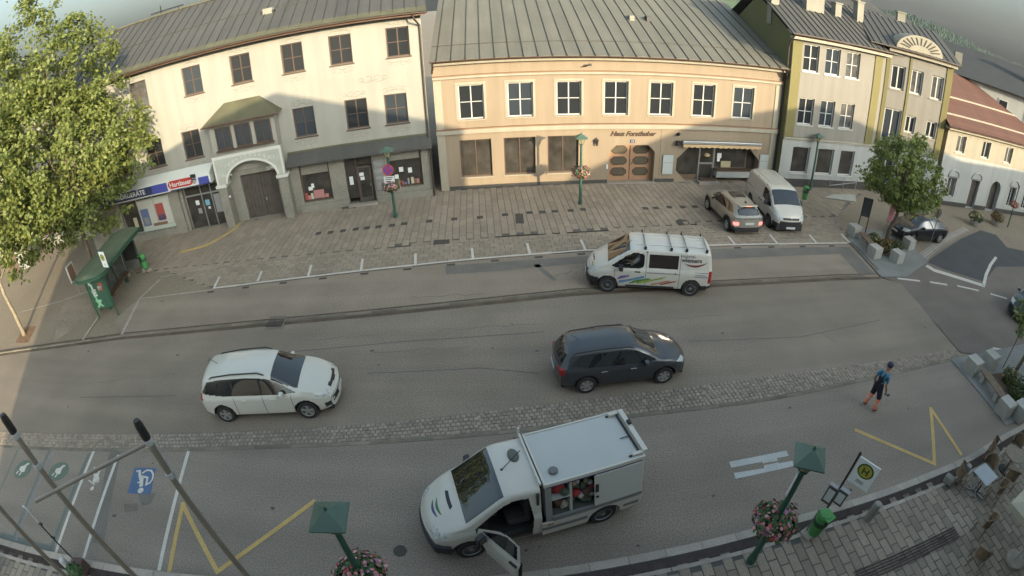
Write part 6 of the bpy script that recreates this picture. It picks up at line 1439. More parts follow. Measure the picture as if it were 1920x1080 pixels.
# no stopping sign
e = thing('traffic_sign', 'round no stopping sign with two white plates on the far lamp post', 'traffic sign', (fa.x, fa.y-.10, 0))
def disc(r, y, n=28): return [(r*math.cos(2*math.pi*i/n), r*math.sin(2*math.pi*i/n)) for i in range(n)]
M_sred = mat('sign_ring_red', (.36, .05, .06), .5); M_sblue = mat('sign_disc_blue', (.10, .07, .30), .5)
ex = -.04
MB().xz([(ex+p[0], 2.72+p[1]) for p in disc(.30, 0)], -.03, -.01).build('sign_ring', M_sred, e); MB().xz([(ex+p[0], 2.72+p[1]) for p in disc(.22, 0)], -.04, -.031).build('sign_disc', M_sblue, e)
for a in (45, -45): MB().cbox((ex, -.046, 2.72), .44, .008, .06, Matrix.Rotation(R(a), 3, 'Y')).build('sign_bar', M_sred, e)
for z, h in ((2.20, .36), (1.92, .17)):
    p = MB().box(ex-.28, ex+.28, -.03, -.01, z-h/2, z+h/2).build('sign_plate', M_paper, e)
    for k in range(3 if h > .2 else 1): MB().box(ex-.2, ex+.2-.07*k, -.036, -.031, z+h/2-.07-.1*k-.02, z+h/2-.07-.1*k+.02).build('plate_print', M_plinth, p)
# bus stop flag
def bus_flag(par, M, w, h, th=.03):
    o = MB().box(-w/2, w/2, -th/2, th/2, 0, h).xf(M).build('flag_panel', mat('flag_white', (.80, .80, .77), .45), par)
    Mg = mat('stop_green', (.035, .08, .02), .5); My = mat('stop_yellow', (.45, .38, .05), .5)
    for sgn in (-1, 1):
        y = sgn*(th/2)
        MB().xz([(p[0], h*.64+p[1]) for p in disc(w*.37, 0)], min(y, y+sgn*.006), max(y, y+sgn*.006)).xf(M).build('stop_disc', Mg, o)
        MB().xz([(p[0], h*.64+p[1]) for p in disc(w*.30, 0)], min(y+sgn*.0065, y+sgn*.011), max(y+sgn*.0065, y+sgn*.011)).xf(M).build('stop_disc', My, o)
        for (a, b, c, d) in ((-.14, -.07, -.17, .17), (.07, .14, -.17, .17), (-.07, .07, -.035, .035)): MB().box(a*w, b*w, min(y+sgn*.0115, y+sgn*.015), max(y+sgn*.0115, y+sgn*.015), h*.64+c*w, h*.64+d*w).xf(M).build('stop_letter', Mg, o)
        for z in (.16, .23): MB().box(-.18*w, .18*w, min(y, y+sgn*.004), max(y, y+sgn*.004), h*z-.012, h*z+.012).xf(M).build('small_print', M_metal, o)
    return o
bp = G(1541, 968, NZ)
e = thing('bus_stop_sign', 'white bus stop flag with H in a yellow disc on a dark pole', 'bus stop sign', bp)
MB().tube([(0, 0, 0), (0, 0, 2.42)], .03, 10).lathe([(.04, 2.42), (.04, 2.46), (.01, 2.48)], 8).build('pole', M_black, e)
_a, _b = G(1606, 868, 2.36), G(1636, 888, 2.36); fd = math.atan2((_b-_a).y, (_b-_a).x)
bus_flag(e, (Matrix.Translation((0, 0, 1.56)) @ Matrix.Rotation(fd, 4, 'Z') @ Matrix.Translation((.35, 0, 0))), .60, .82)
for k, (dx, z, s) in enumerate(((-.13, .82, .62), (.15, .95, .5))):
    M = Matrix.Rotation(fd, 4, 'Z'); b = MB().box(dx-.14, dx+.14, -.05, .05, z-s/2, z+s/2).xf(M).build('timetable_case', mat('case_brown', (.10, .085, .075), .5), e); MB().box(dx-.15, dx+.15, -.06, .06, z+s/2, z+s/2+.03).xf(M).build('case_lid', M_metal, b)
    MB().box(dx-.10, dx+.10, -.056, -.051, z-s*.35, z+s*.35).xf(M).build('timetable', M_paper, b)
# litter bins
M_bin = mat('bin_green', (.07, .26, .07), .5, noise=.1, nscale=3); M_bind = mat('bin_dark_green', (.018, .06, .03), .5)
def bin_(loc, label, rz=0, post=True):
    e = thing('litter_bin', label, 'litter bin', loc, rz, 'green litter bins')
    MB().lathe([(.13, .22), (.16, .25), (.185, .62), (.19, .66)], 18).build('body', M_bin, e); MB().lathe([(.197, .66), (.203, .68), (.203, .80), (.197, .82)], 18).build('band', M_bind, e)
    MB().lathe([(.195, .82), (.195, .98), (.16, 1.06), (.06, 1.09)], 18).build('hood', M_bin, e); MB().box(-.12, .12, -.215, -.10, .84, 1.0).build('opening', M_black, e); MB().box(-.15, .15, -.235, -.08, 1.005, 1.04).build('visor', M_bin, e)
    MB().tube([(0, .21, 0), (0, .21, 1.0)], .025, 8).build('post', M_metal, e); MB().box(-.16, .16, -.05, .28, 0, .10).build('foot', M_kerb, e, bevel=.02)
    return e
bin_(G(1519, 1008, NZ), 'green litter bin between the near lamp post and the bus stop sign', R(20)); bin_(G(276, 509), 'green litter bin at the end of the bus shelter', R(-20)); bin_(G(1507, 380), 'green litter bin standing behind the parked white van', R(10))
# bollards
M_boll = mat('bollard_stone', (.27, .255, .22), .9, noise=.15, nscale=4, noise2=.15, n2scale=30)
def bollard(loc, label, r=.115, h=.72):
    o = MB().lathe([(r*1.05, 0), (r, .04), (r, h-.08), (r*.85, h-.02), (r*.3, h)], 18).build('stone_bollard', M_boll, None, smooth=False); o.location = loc
    tag(o, label, 'bollard', 'stone bollards along the near kerb')
bollard(G(1626, 974, NZ), 'round stone bollard right of the bus stop sign'); bollard(G(1797, 902, NZ), 'round stone bollard beside the café chairs')
o = MB().cbox((0, 0, .13), .26, .34, .26).build('stone_block', M_boll, None, bevel=.05); o.location = G(1776, 905, NZ); o.rotation_euler = (0, .1, .5); tag(o, 'small rough stone at the foot of the café bollard', 'stone')

# bus shelter --------------------------------------------------------------
M_shgreen = mat('shelter_green', (.030, .085, .050), .5, noise=.12, nscale=3); M_shroof = mat('shelter_roof', (.085, .105, .062), .8, noise=.2, nscale=1.2, noise2=.12, n2scale=10)
A_, B_ = Vector((-19.45, 16.43, 0)), Vector((-20.5, 20.64, 0)); sdv = (B_-A_).normalized()
e = thing('bus_shelter', 'green bus shelter with rounded tin roof left of the shop', 'bus shelter', A_, math.atan2(sdv.y, sdv.x)); SL_ = (B_-A_).length
for (x, y) in ((0, .62), (0, -.62), (SL_, .52), (SL_, -.52), (SL_*.5, .60)): MB().tube([(x, y, 0), (x, y, 2.3)], .045, 8).build('post', M_shgreen, e)
front = [(-.05 - .75*math.cos(a), 1.0*math.sin(a)) for a in [(-math.pi/2) + math.pi*i/14 for i in range(15)]]
front = [(-.25 - .55*math.cos(a), .95*math.sin(a)) for a in [-math.pi/2 + math.pi*i/14 for i in range(15)]]
poly = [(SL_+.55, -.95)] + front[0:0] + front + [(SL_+.55, .95)]
MB().prism(poly, 2.30, 2.46).build('roof', M_shgreen, e)
poly2 = [(SL_+.50, -.86)] + [(p[0]*.94, p[1]*.9) for p in front] + [(SL_+.50, .86)]
n = len(poly2); MB().add([(p[0], p[1], 2.462) for p in poly2] + [(p[0]*.97+.1, p[1]*.12, 2.64) for p in poly2], [(i, (i+1) % n, n+(i+1) % n, n+i) for i in range(n)] + [tuple(range(n, 2*n))]).build('roof_cover', M_shroof, e)
MB().box(.3, SL_-.1, .56, .60, .25, 2.25).build('back_panel', mat('shelter_glass', (.12, .125, .11), .15, alpha=.75), e)
for x in (1.4, 2.9): MB().box(x-.03, x+.03, .53, .63, .1, 2.3).build('mullion', M_shgreen, e)
MB().box(SL_-.02, SL_+.02, -.45, .45, .9, 2.2).build('end_glass', mat('shelter_glass_dark', (.045, .045, .042), .15, alpha=.9), e); MB().box(SL_-.02, SL_+.02, -.45, .45, .35, .88).build('end_panel', mat('shelter_panel', (.12, .12, .10), .6), e)
for y in (-.52, .52): MB().lathe([(.09, 0), (.09, .22), (.06, .26)], 10, (SL_, y, 0)).build('post_foot', M_kerb, e)
ap = MB().box(-.035, .035, -.56, .56, .55, 2.2).build('advert_panel', M_shgreen, e)
gl = mat('graffiti_white', (.46, .50, .45), .7); gg = mat('graffiti_mint', (.22, .45, .27), .7)
for i, (ch, m) in enumerate(zip('PJELX', (gl, gl, gl, gg, gg))): text_mesh('lettering', ch, .46, m, ap, frame((-.045, .30-.03*i, 1.86-.30*i), (0, -1, 0)), .004, offset=.03)
for (y, z, m) in ((-.22, 1.55, M_goods[0]), (-.20, 1.62, gl), (-.28, 1.78, M_goods[0])): MB().cbox((-.042, y, z), .006, .26, .2).build('sticker', m, ap)
MB().box(.5, SL_-.4, .12, .50, .42, .47).build('bench', mat('bench_wood', (.14, .075, .040), .7, noise=.2, nscale=6), e)
for x in (.8, SL_-.8): MB().box(x-.03, x+.03, .2, .45, 0, .42).build('bench_leg', M_shgreen, e)
bus_flag(e, Matrix.Translation((.15, -.92, 2.48)) @ Matrix.Rotation(R(64), 4, 'Z'), .46, .80)
# poster stand beside it
q = G(150, 560); e = thing('poster_stand', 'poster stand with white frame left of the bus shelter', 'sign board', G(152, 555), R(100))
MB().tube([(0, 0, 0), (0, 0, 1.0)], .03, 6).build('post', M_metal, e); f = MB().box(-.35, .35, -.03, .03, 1.0, 2.0).build('frame', M_frame_w, e); MB().box(-.28, .28, .031, .04, 1.06, 1.94).build('poster', M_goods[5], f); MB().box(-.28, .28, -.04, -.031, 1.06, 1.94).build('poster', M_goods[5], f)
# brown and silver kiosk
q = G(40, 505); e = thing('kiosk_cabinet', 'brown and silver ticket cabinet under the big tree', 'cabinet', q, R(35))
MB().box(-.9, .1, -.4, .5, 0, 2.2).build('body', M_frame_b, e); MB().box(.105, 1.1, -.35, .5, 0, 2.2).build('silver_side', M_metal, e); MB().box(-.7, -.3, -.42, -.401, .9, 1.3).build('screen', M_glass, e); MB().box(-1.0, 1.2, -.5, .6, 2.2, 2.3).build('top', M_metal, e)
# yellow kerb before the shop
tagk = strip('yellow_kerb', GL([(338, 474), (385, 462), (420, 443), (440, 430), (451, 419)]), .16, .06, M_yellow, square)
md = tagk.modifiers.new('solid', 'SOLIDIFY'); md.thickness = .05; md.offset = -1
# tree pit
sheet('tree_pit', GL([(28, 642), (45, 612), (68, 611), (52, 642)]), -.018, mat('pit_soil', (.17, .10, .055), .95, noise=.3, nscale=4, coords='World'), bpy.data.objects['ground'])

# flag poles ----------------------------------------------------------------
M_pole = mat('pole_alu_brown', (.33, .285, .235), .38, metal=.5, noise=.08, nscale=2); M_collar = mat('pole_collar', (.42, .42, .41), .5)
def flagpole(az, d, ztop, r, label, collars, cap=True):
    x, y = d*math.sin(R(az)), d*math.cos(R(az)); e = thing('flagpole', label, 'flagpole', (x, y, NZ), 0, 'flagpoles at the lower left')
    H = ztop-NZ; MB().tube([(0, 0, 0), (0, 0, H-.35 if cap else H)], [r*1.25, r], 12).build('pole', M_pole, e)
    if cap: MB().lathe([(r*1.25, H-.35), (r*1.4, H-.30), (r*1.35, H-.08), (r*1.0, H), (.005, H)], 14).build('cap', M_black, e)
    for c in collars: MB().lathe([(r*1.35, H-c-.05), (r*1.45, H-c-.04), (r*1.45, H-c+.04), (r*1.35, H-c+.05)], 14).build('collar', M_collar, e)
    return e, Vector((x, y, NZ)), H
e, b0, H = flagpole(-52.8, 6.0, 6.80, .048, 'thick flagpole with black cap and horizontal banner arm', (.38, 1.05))
MB().tube([(0, 0, H-.40), (G(65, 938, 6.42) - Vector((b0.x, b0.y, 6.42)) + Vector((0, 0, H-.40)))], .030, 8).build('banner_arm', M_pole, e)
MB().tube([(.075, .02, H-.40), (.085, .02, H-1.1)], .014, 6).build('halyard_rail', M_collar, e)
flagpole(-67.0, 7.5, 7.28, .048, 'flagpole with white collars at the left edge of the picture', (.38, 1.0))
flagpole(-74.3, 8.0, 8.2, .040, 'thin flagpole crossing the bottom left corner', ())
b = G(141, 1052, NZ); e = thing('sign_pole', 'thin dark pole with two clamps and bent silver tip at lower left', 'pole', b)
MB().tube([(0, 0, 0), (0, 0, 2.15)], .022, 8).build('pole', M_black, e); MB().tube([(0, 0, 1.7), (.02, 0, 2.3), (-.03, 0, 2.42), (-.10, 0, 2.42)], .028, 8).build('tip', M_collar, e)
for z in (1.15, 1.75): MB().cbox((.05, 0, z), .16, .06, .05).build('clamp', M_black, e)
q = G(158, 1066, NZ); e = thing('planter_box', 'small brown planter box with green leaves at the lower left kerb', 'planter', q, R(10))
MB().box(-.22, .22, -.28, .12, 0, .40).build('box', mat('planter_brown', (.11, .065, .055), .8), e, bevel=.02); mb = MB(); flowers(mb, 160, (.1, -.35, .45), (.26, .22, .20), random.Random(4), .06); tag(mb.build('leaves', M_leafdark, e), kind='stuff')
o = MB().lathe([(.11, 0), (.11, .42), (.08, .48), (.02, .5)], 16).build('marker_post', M_collar, None); o.location = G(132, 1066, NZ); tag(o, 'short pale marker post left of the brown planter box', 'post')
e = thing('banner', 'red banner corner at the bottom left edge', 'banner', G(-12, 1092, .09)); MB().box(-.25, .35, -.02, .02, .25, .95).build('cloth', mat('banner_red', (.30, .03, .03), .7), e); MB().box(-.25, .35, -.022, .022, .10, .245).build('hem', M_paper, e); MB().tube([(-.27, 0, 0), (-.27, 0, 1.0)], .02, 6).build('rod', M_black, e)
# ================================================================== TREES
def leaf_mat(name, rgb, rgb2):
    m = bpy.data.materials.new(name); m.use_nodes = True; nt = m.node_tree; N = nt.nodes; L = nt.links
    b = N['Principled BSDF']; b.inputs['Roughness'].default_value = .55; b.inputs['Specular IOR Level'].default_value = .35
    g = N.new('ShaderNodeNewGeometry'); mx = N.new('ShaderNodeMix'); mx.data_type = 'RGBA'; mx.inputs['A'].default_value = (*rgb, 1); mx.inputs['B'].default_value = (*rgb2, 1); L.new(g.outputs['Random Per Island'], mx.inputs['Factor'])
    L.new(mx.outputs['Result'], b.inputs['Base Color'])
    t = N.new('ShaderNodeBsdfTranslucent'); L.new(mx.outputs['Result'], t.inputs['Color']); s = N.new('ShaderNodeMixShader'); s.inputs[0].default_value = .38
    L.new(b.outputs[0], s.inputs[1]); L.new(t.outputs[0], s.inputs[2]); L.new(s.outputs[0], N['Material Output'].inputs['Surface'])
    return m
M_bark = mat('bark', (.115, .088, .062), .95, noise=.25, nscale=3, noise2=.25, n2scale=20, bump=.6, bscale=14)
M_bark2 = mat('bark_pale', (.20, .165, .115), .95, noise=.25, nscale=3, noise2=.2, n2scale=20, bump=.5, bscale=14)
M_leafA = leaf_mat('leaf_linden', (.090, .122, .026), (.215, .238, .066)); M_leafB = leaf_mat('leaf_street_tree', (.105, .150, .034), (.260, .290, .085)); M_leafC = leaf_mat('leaf_shrub', (.045, .075, .020), (.10, .12, .035))
def make_tree(name, label, base, H0, blobs, n_clump, n_leaf, leaf, lm, trunk_r, seed, lean=(0, 0), bark=None, cat='tree', spread=.55, limbs=7):
    rs = random.Random(seed); e = thing(name, label, cat, base)
    cz = sum(b[2] for b in blobs)/len(blobs); top = Vector((lean[0], lean[1], H0))
    path = [Vector((0, 0, -.05)), Vector((0, 0, .25))] + [Vector((lean[0]*t + .06*math.sin(5*t+seed), lean[1]*t + .06*math.cos(4*t), .25 + (H0-.25)*t)) for t in (.35, .7, 1.0)]
    MB().tube(path, [trunk_r*1.35, trunk_r*1.05, trunk_r*.92, trunk_r*.85, trunk_r*.78], 10).build('trunk', bark or M_bark, e, smooth=True)
    for k in range(limbs):
        b = blobs[k % len(blobs)]; tgt = Vector((b[0] + rs.uniform(-.5, .5)*b[3], b[1] + rs.uniform(-.5, .5)*b[3], b[2] + rs.uniform(-.1, .6)*b[4])); mid = top.lerp(tgt, .5) + Vector((rs.uniform(-.3, .3), rs.uniform(-.3, .3), .3))
        MB().tube([top - Vector((0, 0, .2)), mid, tgt], [trunk_r*.5, trunk_r*.32, trunk_r*.10], 7).build('limb', bark or M_bark, e, smooth=True)
    vs = []; fs = []
    vol = [b[3]*b[3]*b[4] for b in blobs]; tot = sum(vol)
    for b, v in zip(blobs, vol):
        for _ in range(max(3, int(n_clump*v/tot))):
            while True:
                d = Vector((rs.uniform(-1, 1), rs.uniform(-1, 1), rs.uniform(-1, 1)))
                if .05 < d.length <= 1: break
            r = d.length; d = d.normalized()*(r**.42)
            c = Vector((b[0] + d.x*b[3], b[1] + d.y*b[3], b[2] + d.z*b[4])); cs = spread*rs.uniform(.6, 1.35); out = d.normalized()
            for _ in range(n_leaf):
                p = c + Vector((rs.gauss(0, cs*.5), rs.gauss(0, cs*.5), rs.gauss(0, cs*.38)))
                nrm = (out*.5 + Vector((rs.uniform(-1, 1), rs.uniform(-1, 1), rs.uniform(-.3, 1.1)))).normalized(); a = nrm.orthogonal().normalized(); q = nrm.cross(a)
                th = rs.uniform(0, 6.28); u = a*math.cos(th) + q*math.sin(th); w = nrm.cross(u); s = leaf*rs.uniform(.65, 1.3); n0 = len(vs)
                vs += [p - u*s, p + w*s*.62 + nrm*s*.12, p + u*s, p - w*s*.62 + nrm*s*.12]; fs += [(n0, n0+1, n0+2, n0+3)]
    tag(mesh_obj('crown', vs, fs, lm, e), kind='stuff')
    return e
make_tree('linden_tree', 'big leafy linden tree behind the bus shelter in front of the townhouse', (-24.6, 21.0, 0), 3.2,
    [(0, 0, 7.6, 4.6, 4.2), (2.9, 1.2, 7.0, 3.0, 3.0), (-2.8, -1.2, 7.0, 3.6, 3.4), (.4, .3, 13.2, 3.1, 3.5), (2.3, 1.0, 11.4, 2.7, 3.4), (1.6, .6, 3.9, 2.2, 1.5), (-1.6, -1.6, 4.0, 2.6, 1.6), (-2.8, -1.4, 12.2, 2.8, 3.4), (-.6, -.6, 2.9, 1.4, .9), (-2.4, -2.0, 2.9, 1.4, .8), (1.9, .9, 2.9, 1.1, .6)], 860, 46, .122, M_leafA, .17, 31, (.3, .2), spread=.52, limbs=11)
make_tree('young_linden', 'tree with slim sunlit trunk in a square pit at the left edge', (-25.7, 14.9, 0), 3.4,
    [(-.4, .3, 7.2, 3.2, 3.2), (.9, 2.4, 6.2, 2.3, 2.2), (.4, 1.8, 9.0, 2.6, 2.6), (1.0, 2.4, 4.2, 1.6, 1.0), (.2, 1.0, 3.6, 1.2, .7)], 330, 42, .125, M_leafA, .12, 33, (-.1, .1), bark=M_bark2, spread=.58)
rt = G(1660, 456); make_tree('street_tree', 'round crowned street tree in a planting bed beside the black saloon', rt, 2.1,
    [(.1, -.1, 4.1, 2.0, 1.75), (-.7, .5, 3.7, 1.45, 1.25), (.9, -.8, 3.9, 1.5, 1.3), (.3, 0, 5.5, 1.15, 1.1), (.5, -.4, 2.9, 1.6, .8), (-.4, .5, 5.0, 1.2, 1.0)], 250, 40, .095, M_leafB, .13, 35, (.18, -.1), spread=.34, limbs=12)
rb = G(1886, 716); make_tree('small_tree', 'slim tree cut off by the right edge above the second planting bed', (rb.x+.6, rb.y+.1, 0), 2.2,
    [(1.0, .3, 3.2, 1.2, 1.0), (.5, .7, 2.45, .9, .75), (1.3, -.1, 2.1, .7, .6)], 70, 40, .085, M_leafB, .09, 37, (.5, .1), spread=.34)
for k, (a, z) in enumerate((((1780, 120), 0),)):
    r = ray(1783, 128); h = Vector((r.x, r.y, 0)).normalized()*75; make_tree('distant_tree', 'sunlit tree standing behind the roofs below the wooded hill', h, 5, [(0, 0, 8.0, 2.0, 3.2), (.3, 0, 10.2, 1.2, 1.4)], 70, 36, .24, M_leafA, .2, 41, spread=.8)

# ================================================================== planting beds at the right
M_block = mat('granite_block', (.36, .345, .305), .9, noise=.10, nscale=3, noise2=.15, n2scale=26, bump=.3, bscale=30)
M_plank = mat('bench_plank', (.17, .12, .082), .75, noise=.25, nscale=4, noise2=.2, n2scale=24)
M_soil = mat('bed_soil', (.105, .068, .042), .95, noise=.35, nscale=3, noise2=.3, n2scale=18, coords='World')
def block(p, label, s=(.62, .62, .62), rz=0):
    o = MB().box(-s[0]/2, s[0]/2, -s[1]/2, s[1]/2, 0, s[2]).build('granite_block', M_block, None, bevel=.02); o.location = p; o.rotation_euler = (0, 0, rz); tag(o, label, 'stone block', 'granite blocks around the planting beds')
ab = Vector((18.62, 18.95, 0)); 
block(G(1640, 486) + Vector((.1, .25, 0)), 'granite block at the road corner of the tree bed', rz=.15); block(G(1684, 495) + Vector((0, .25, 0)), 'granite block at the front of the tree bed towards the side road', rz=.2)
block(G(1603, 446) + Vector((.1, .3, 0)), 'granite block at the far end of the bench by the parked van', rz=.1); block(G(1707, 470) + Vector((0, .3, 0)), 'granite block between the street tree and the black saloon', rz=.15)
block(G(1822, 707) + Vector((.2, .3, 0)), 'granite block nearest the yellow zigzag at the right bed', rz=.1); block(G(1857, 695) + Vector((.1, .3, 0)), 'granite block at the far corner of the right bed', rz=.1)
block(G(1884, 787) + Vector((.1, .3, 0)), 'granite block at the near end of the right bench', rz=.1); block(G(1912, 793) + Vector((.1, .3, 0)), 'granite block beside the café at the right edge', rz=.1)
def bench(p0, p1, label, w=.46, planks=4):
    d = p1-p0; L = d.length; e = thing('plank_bench', label, 'bench', p0, math.atan2(d.y, d.x), 'plank benches on the planting beds')
    for k in range(planks): MB().box(0, L, -w/2 + k*w/planks + .008, -w/2 + (k+1)*w/planks - .008, .40, .45).build('plank', M_plank, e)
    for x in (.25, L-.25): MB().box(x-.1, x+.1, -w/2+.05, w/2-.05, 0, .398).build('support', M_block, e)
bench(Vector((18.95, 21.15, 0)), Vector((18.7, 19.6, 0)), 'wooden bench between two granite blocks at the tree bed'); bench(Vector((17.75, 9.55, 0)), Vector((17.55, 8.0, 0)), 'wooden bench between two granite blocks at the right edge')
isl = [G(1594, 456), G(1652, 520), G(1700, 520), G(1742, 490), G(1690, 448), G(1628, 428), G(1590, 440)]
island_ = tag(sheet('pavement_island', isl, .03, mat('island_concrete', (.20, .195, .175), .92, noise=.14, nscale=.8, noise2=.25, n2scale=24, coords='World')), kind='structure')
sheet('planting_bed', [Vector((19.2, 21.2, 0)), Vector((19.0, 19.35, 0)), Vector((19.9, 18.95, 0)), Vector((21.7, 20.1, 0)), Vector((21.6, 21.2, 0))], .05, M_soil, island_)
nb_ = tag(sheet('pavement_corner', [Vector((17.0, 10.9, 0)), Vector((17.05, 7.0, 0)), Vector((24, 7.2, 0)), Vector((24, 10.9, 0))], .03, mat('corner_concrete', (.20, .195, .18), .92, noise=.14, nscale=.8, noise2=.25, n2scale=24, coords='World')), kind='structure')
sheet('planting_bed', [Vector((18.2, 9.6, 0)), Vector((18.1, 7.6, 0)), Vector((20.0, 7.8, 0)), Vector((20.0, 9.5, 0))], .05, M_soil, nb_)
# curved stone band at the mouth of the side road
mb = 0
for k, o_ in enumerate((0, .16, .32, .48)): strip('stone_band', offset_line(GL([(1738, 487), (1765, 466), (1797, 444), (1820, 433)]), .1+o_), .13, .006+.001*k, M_kerb, side)
def shrub(p, label, s, seed, lm=None, bl=None):
    rs = random.Random(seed); e = thing('shrub', label, 'shrub', p); mb = MB(); flowers(mb, int(260*s), (0, 0, .28*s), (.42*s, .42*s, .32*s), rs, .055); tag(mb.build('foliage', lm or M_leafC, e), kind='stuff'); MB().tube([(0, 0, 0), (.02, 0, .3*s)], .02, 5).build('stem', M_bark, e)
    if bl: mb = MB(); flowers(mb, int(70*s), (0, 0, .30*s), (.44*s, .44*s, .34*s), rs, .045); tag(mb.build('blossoms', bl, e), kind='stuff')
M_blr = mat('blossom_rust', (.30, .10, .05), .7); M_bly = mat('blossom_straw', (.30, .24, .11), .7, island=.3)
shrub((19.5, 20.6, .05), 'dry low shrub at the bench end of the tree bed', 1.0, 1, None, M_bly); shrub((19.6, 19.7, .05), 'green shrub at the road side of the tree bed', 1.0, 2, None, M_blr); shrub((20.9, 20.0, .05), 'low shrub on the saloon side of the street tree', .9, 3); shrub((20.2, 20.1, .05), 'shrub at the foot of the street tree', .9, 8, None, M_blr)
shrub((19.2, 8.9, .05), 'low shrub at the back of the right bed', 1.1, 4, None, M_bly); shrub((18.8, 8.1, .05), 'dense green shrub behind the right bench', 1.1, 5); shrub((19.5, 8.2, .05), 'green shrub touching the right edge of the picture', 1.1, 6)
def tub(p, label, seed, bl):
    e = thing('flower_tub', label, 'flower tub', p, 0, 'flower tubs before the red roofed house'); MB().lathe([(.36, 0), (.48, .36), (.50, .42), (.44, .42)], 16).build('tub', M_block, e); rs = random.Random(seed); mb = MB(); flowers(mb, 230, (0, 0, .62), (.62, .62, .38), rs, .075); tag(mb.build('foliage', M_leafC, e), kind='stuff'); mb = MB(); flowers(mb, 110, (0, 0, .66), (.64, .64, .40), rs, .07); tag(mb.build('blossoms', bl, e), kind='stuff')
tub(G(1826, 421), 'larger straw coloured flower tub before the red roofed house', 1, M_bly); tub(G(1866, 421), 'smaller reddish flower tub before the red roofed house', 2, M_blr)
q = G(1889, 426); e = thing('small_lamp', 'slim lamp post with reddish basket before the red roofed house', 'street lamp', q); MB().tube([(0, 0, 0), (0, 0, 3.4)], .05, 8).build('pole', M_lgreen, e); mb = MB(); flowers(mb, 120, (0, 0, 1.9), (.45, .45, .3), random.Random(5), .07); tag(mb.build('blossoms', M_blr, e), kind='stuff')
# boards and signs round the tree
q0, q1 = G(1606, 436), G(1621, 440); dd = (q1-q0); e = thing('notice_stand', 'dark notice board on two posts left of the street tree', 'sign board', q0, math.atan2(dd.y, dd.x)); L = dd.length
for x in (0, L): MB().tube([(x, 0, 0), (x, 0, 2.15)], .035, 6).build('post', M_black, e)
MB().box(0, L, -.03, .03, 1.05, 2.15).build('board', mat('board_dark', (.055, .055, .055), .5), e)
q = G(1650, 455); e = thing('pink_banner', 'pink banner on a pole beside the street tree trunk', 'banner', G(1655, 447)); MB().tube([(0, 0, 0), (0, 0, 2.2)], .025, 6).build('pole', M_metal, e); MB().box(.02, .42, -.012, .012, 1.05, 2.1).build('cloth', mat('banner_pink', (.42, .15, .18), .7), e)
for (a, b, h, lab) in (((1690, 449), None, 2.3, 'thin sign pole between the street tree and the black saloon'), ((1744, 457), None, 2.2, 'thin leaning sign pole before the black saloon with sign seen from behind')):
    e = thing('sign_pole', lab, 'pole', G(*a)); MB().tube([(0, 0, 0), (0, 0, h)], .03, 6).build('pole', M_metal, e)
    MB().lathe([(.30, 0), (.30, .02)], 20).xf(Matrix.Rotation(R(90), 3, 'X')).build('sign_back', M_wood if h < 2.3 else M_metal, e).location = (0, .05, h-.25)
q = G(1893, 720); e = thing('hedge_sign', 'slim pole with small green sign at the right edge', 'pole', G(1880, 690)); MB().tube([(0, 0, 0), (0, 0, 2.0)], .02, 6).build('pole', M_black, e); MB().cbox((0, 0, 1.7), .2, .04, .3).build('green_sign', M_bin, e)
# railing and ramp before the grey house
r0, r1 = G(1553, 362), G(1603, 356); dd = r1-r0; e = thing('ramp_railing', 'grey metal railing on the ramp before the grey ochre house', 'railing', r0, math.atan2(dd.y, dd.x)); L = dd.length
for k in range(3): MB().tube([(L*k/2, 0, 0), (L*k/2, 0, 1.0)], .025, 6).build('post', M_metal, e)
for z in (.55, 1.0): MB().tube([(0, 0, z), (L, 0, z)], .022, 6).build('rail', M_metal, e)
sheet('ramp', [G(1545, 372), G(1605, 380), G(1603, 366), G(1560, 366)], .06, M_block, square)

# ================================================================== café on the near pavement
M_rattan = mat('rattan', (.185, .125, .075), .75, noise=.25, nscale=10, noise2=.25, n2scale=60); M_rattan2 = mat('rattan_seat', (.20, .165, .12), .8, noise=.25, nscale=14)
def chair(p, rz, label, first=[None]):
    if first[0] is None:
        e = thing('rattan_chair', label, 'chair', p, rz, 'rattan café chairs')
        for (x, y) in ((-.19, -.17), (.19, -.17), (-.20, .18), (.20, .18)): MB().tube([(x*1.1, y*1.1, 0), (x, y, .44)], .017, 6).build('leg', M_rattan, e)
        MB().lathe([(.20, .43), (.235, .44), (.235, .47), (.02, .475)], 18).build('seat', M_rattan2, e)
        pts = [(.25*math.cos(a), .235*math.sin(a), .70 + .20*max(0, math.sin(a))) for a in [R(-25+230*i/16) for i in range(17)]]
        MB().tube(pts, .02, 6).build('back_hoop', M_rattan, e)
        vs = [(.225*math.cos(a), .215*math.sin(a), z0 + (z1 + .18*max(0, math.sin(a)) - z0)*t) for a in [R(5+170*i/12) for i in range(13)] for t, z0, z1 in ((0, .46, .70), (1, .46, .70))]
        MB().add(vs, [(2*i, 2*i+2, 2*i+3, 2*i+1) for i in range(12)]).build('backrest', M_rattan, e)
        first[0] = e
    else:
        e = copy_tree(first[0]); e.location = p; e.rotation_euler = (0, 0, rz); e['label'] = label
    return e
def on(px, py, z=.55): return G(px, py, z).xy.to_3d() + Vector((0, 0, NZ))
tc = Vector((13.24, 5.05, NZ))
e = thing('cafe_table', 'square grey café table with cross foot beside the bollard', 'table', tc, R(10)); MB().box(-.37, .37, -.33, .33, .72, .745).build('table_top', mat('table_grey', (.30, .315, .33), .35, noise=.12, nscale=3), e, bevel=.01); MB().tube([(0, 0, .03), (0, 0, .72)], .03, 8).build('column', M_metal, e)
for a in (0, 90): MB().cbox((0, 0, .02), .62, .05, .04, Matrix.Rotation(R(a+45), 3, 'Z')).build('foot', M_metal, e)
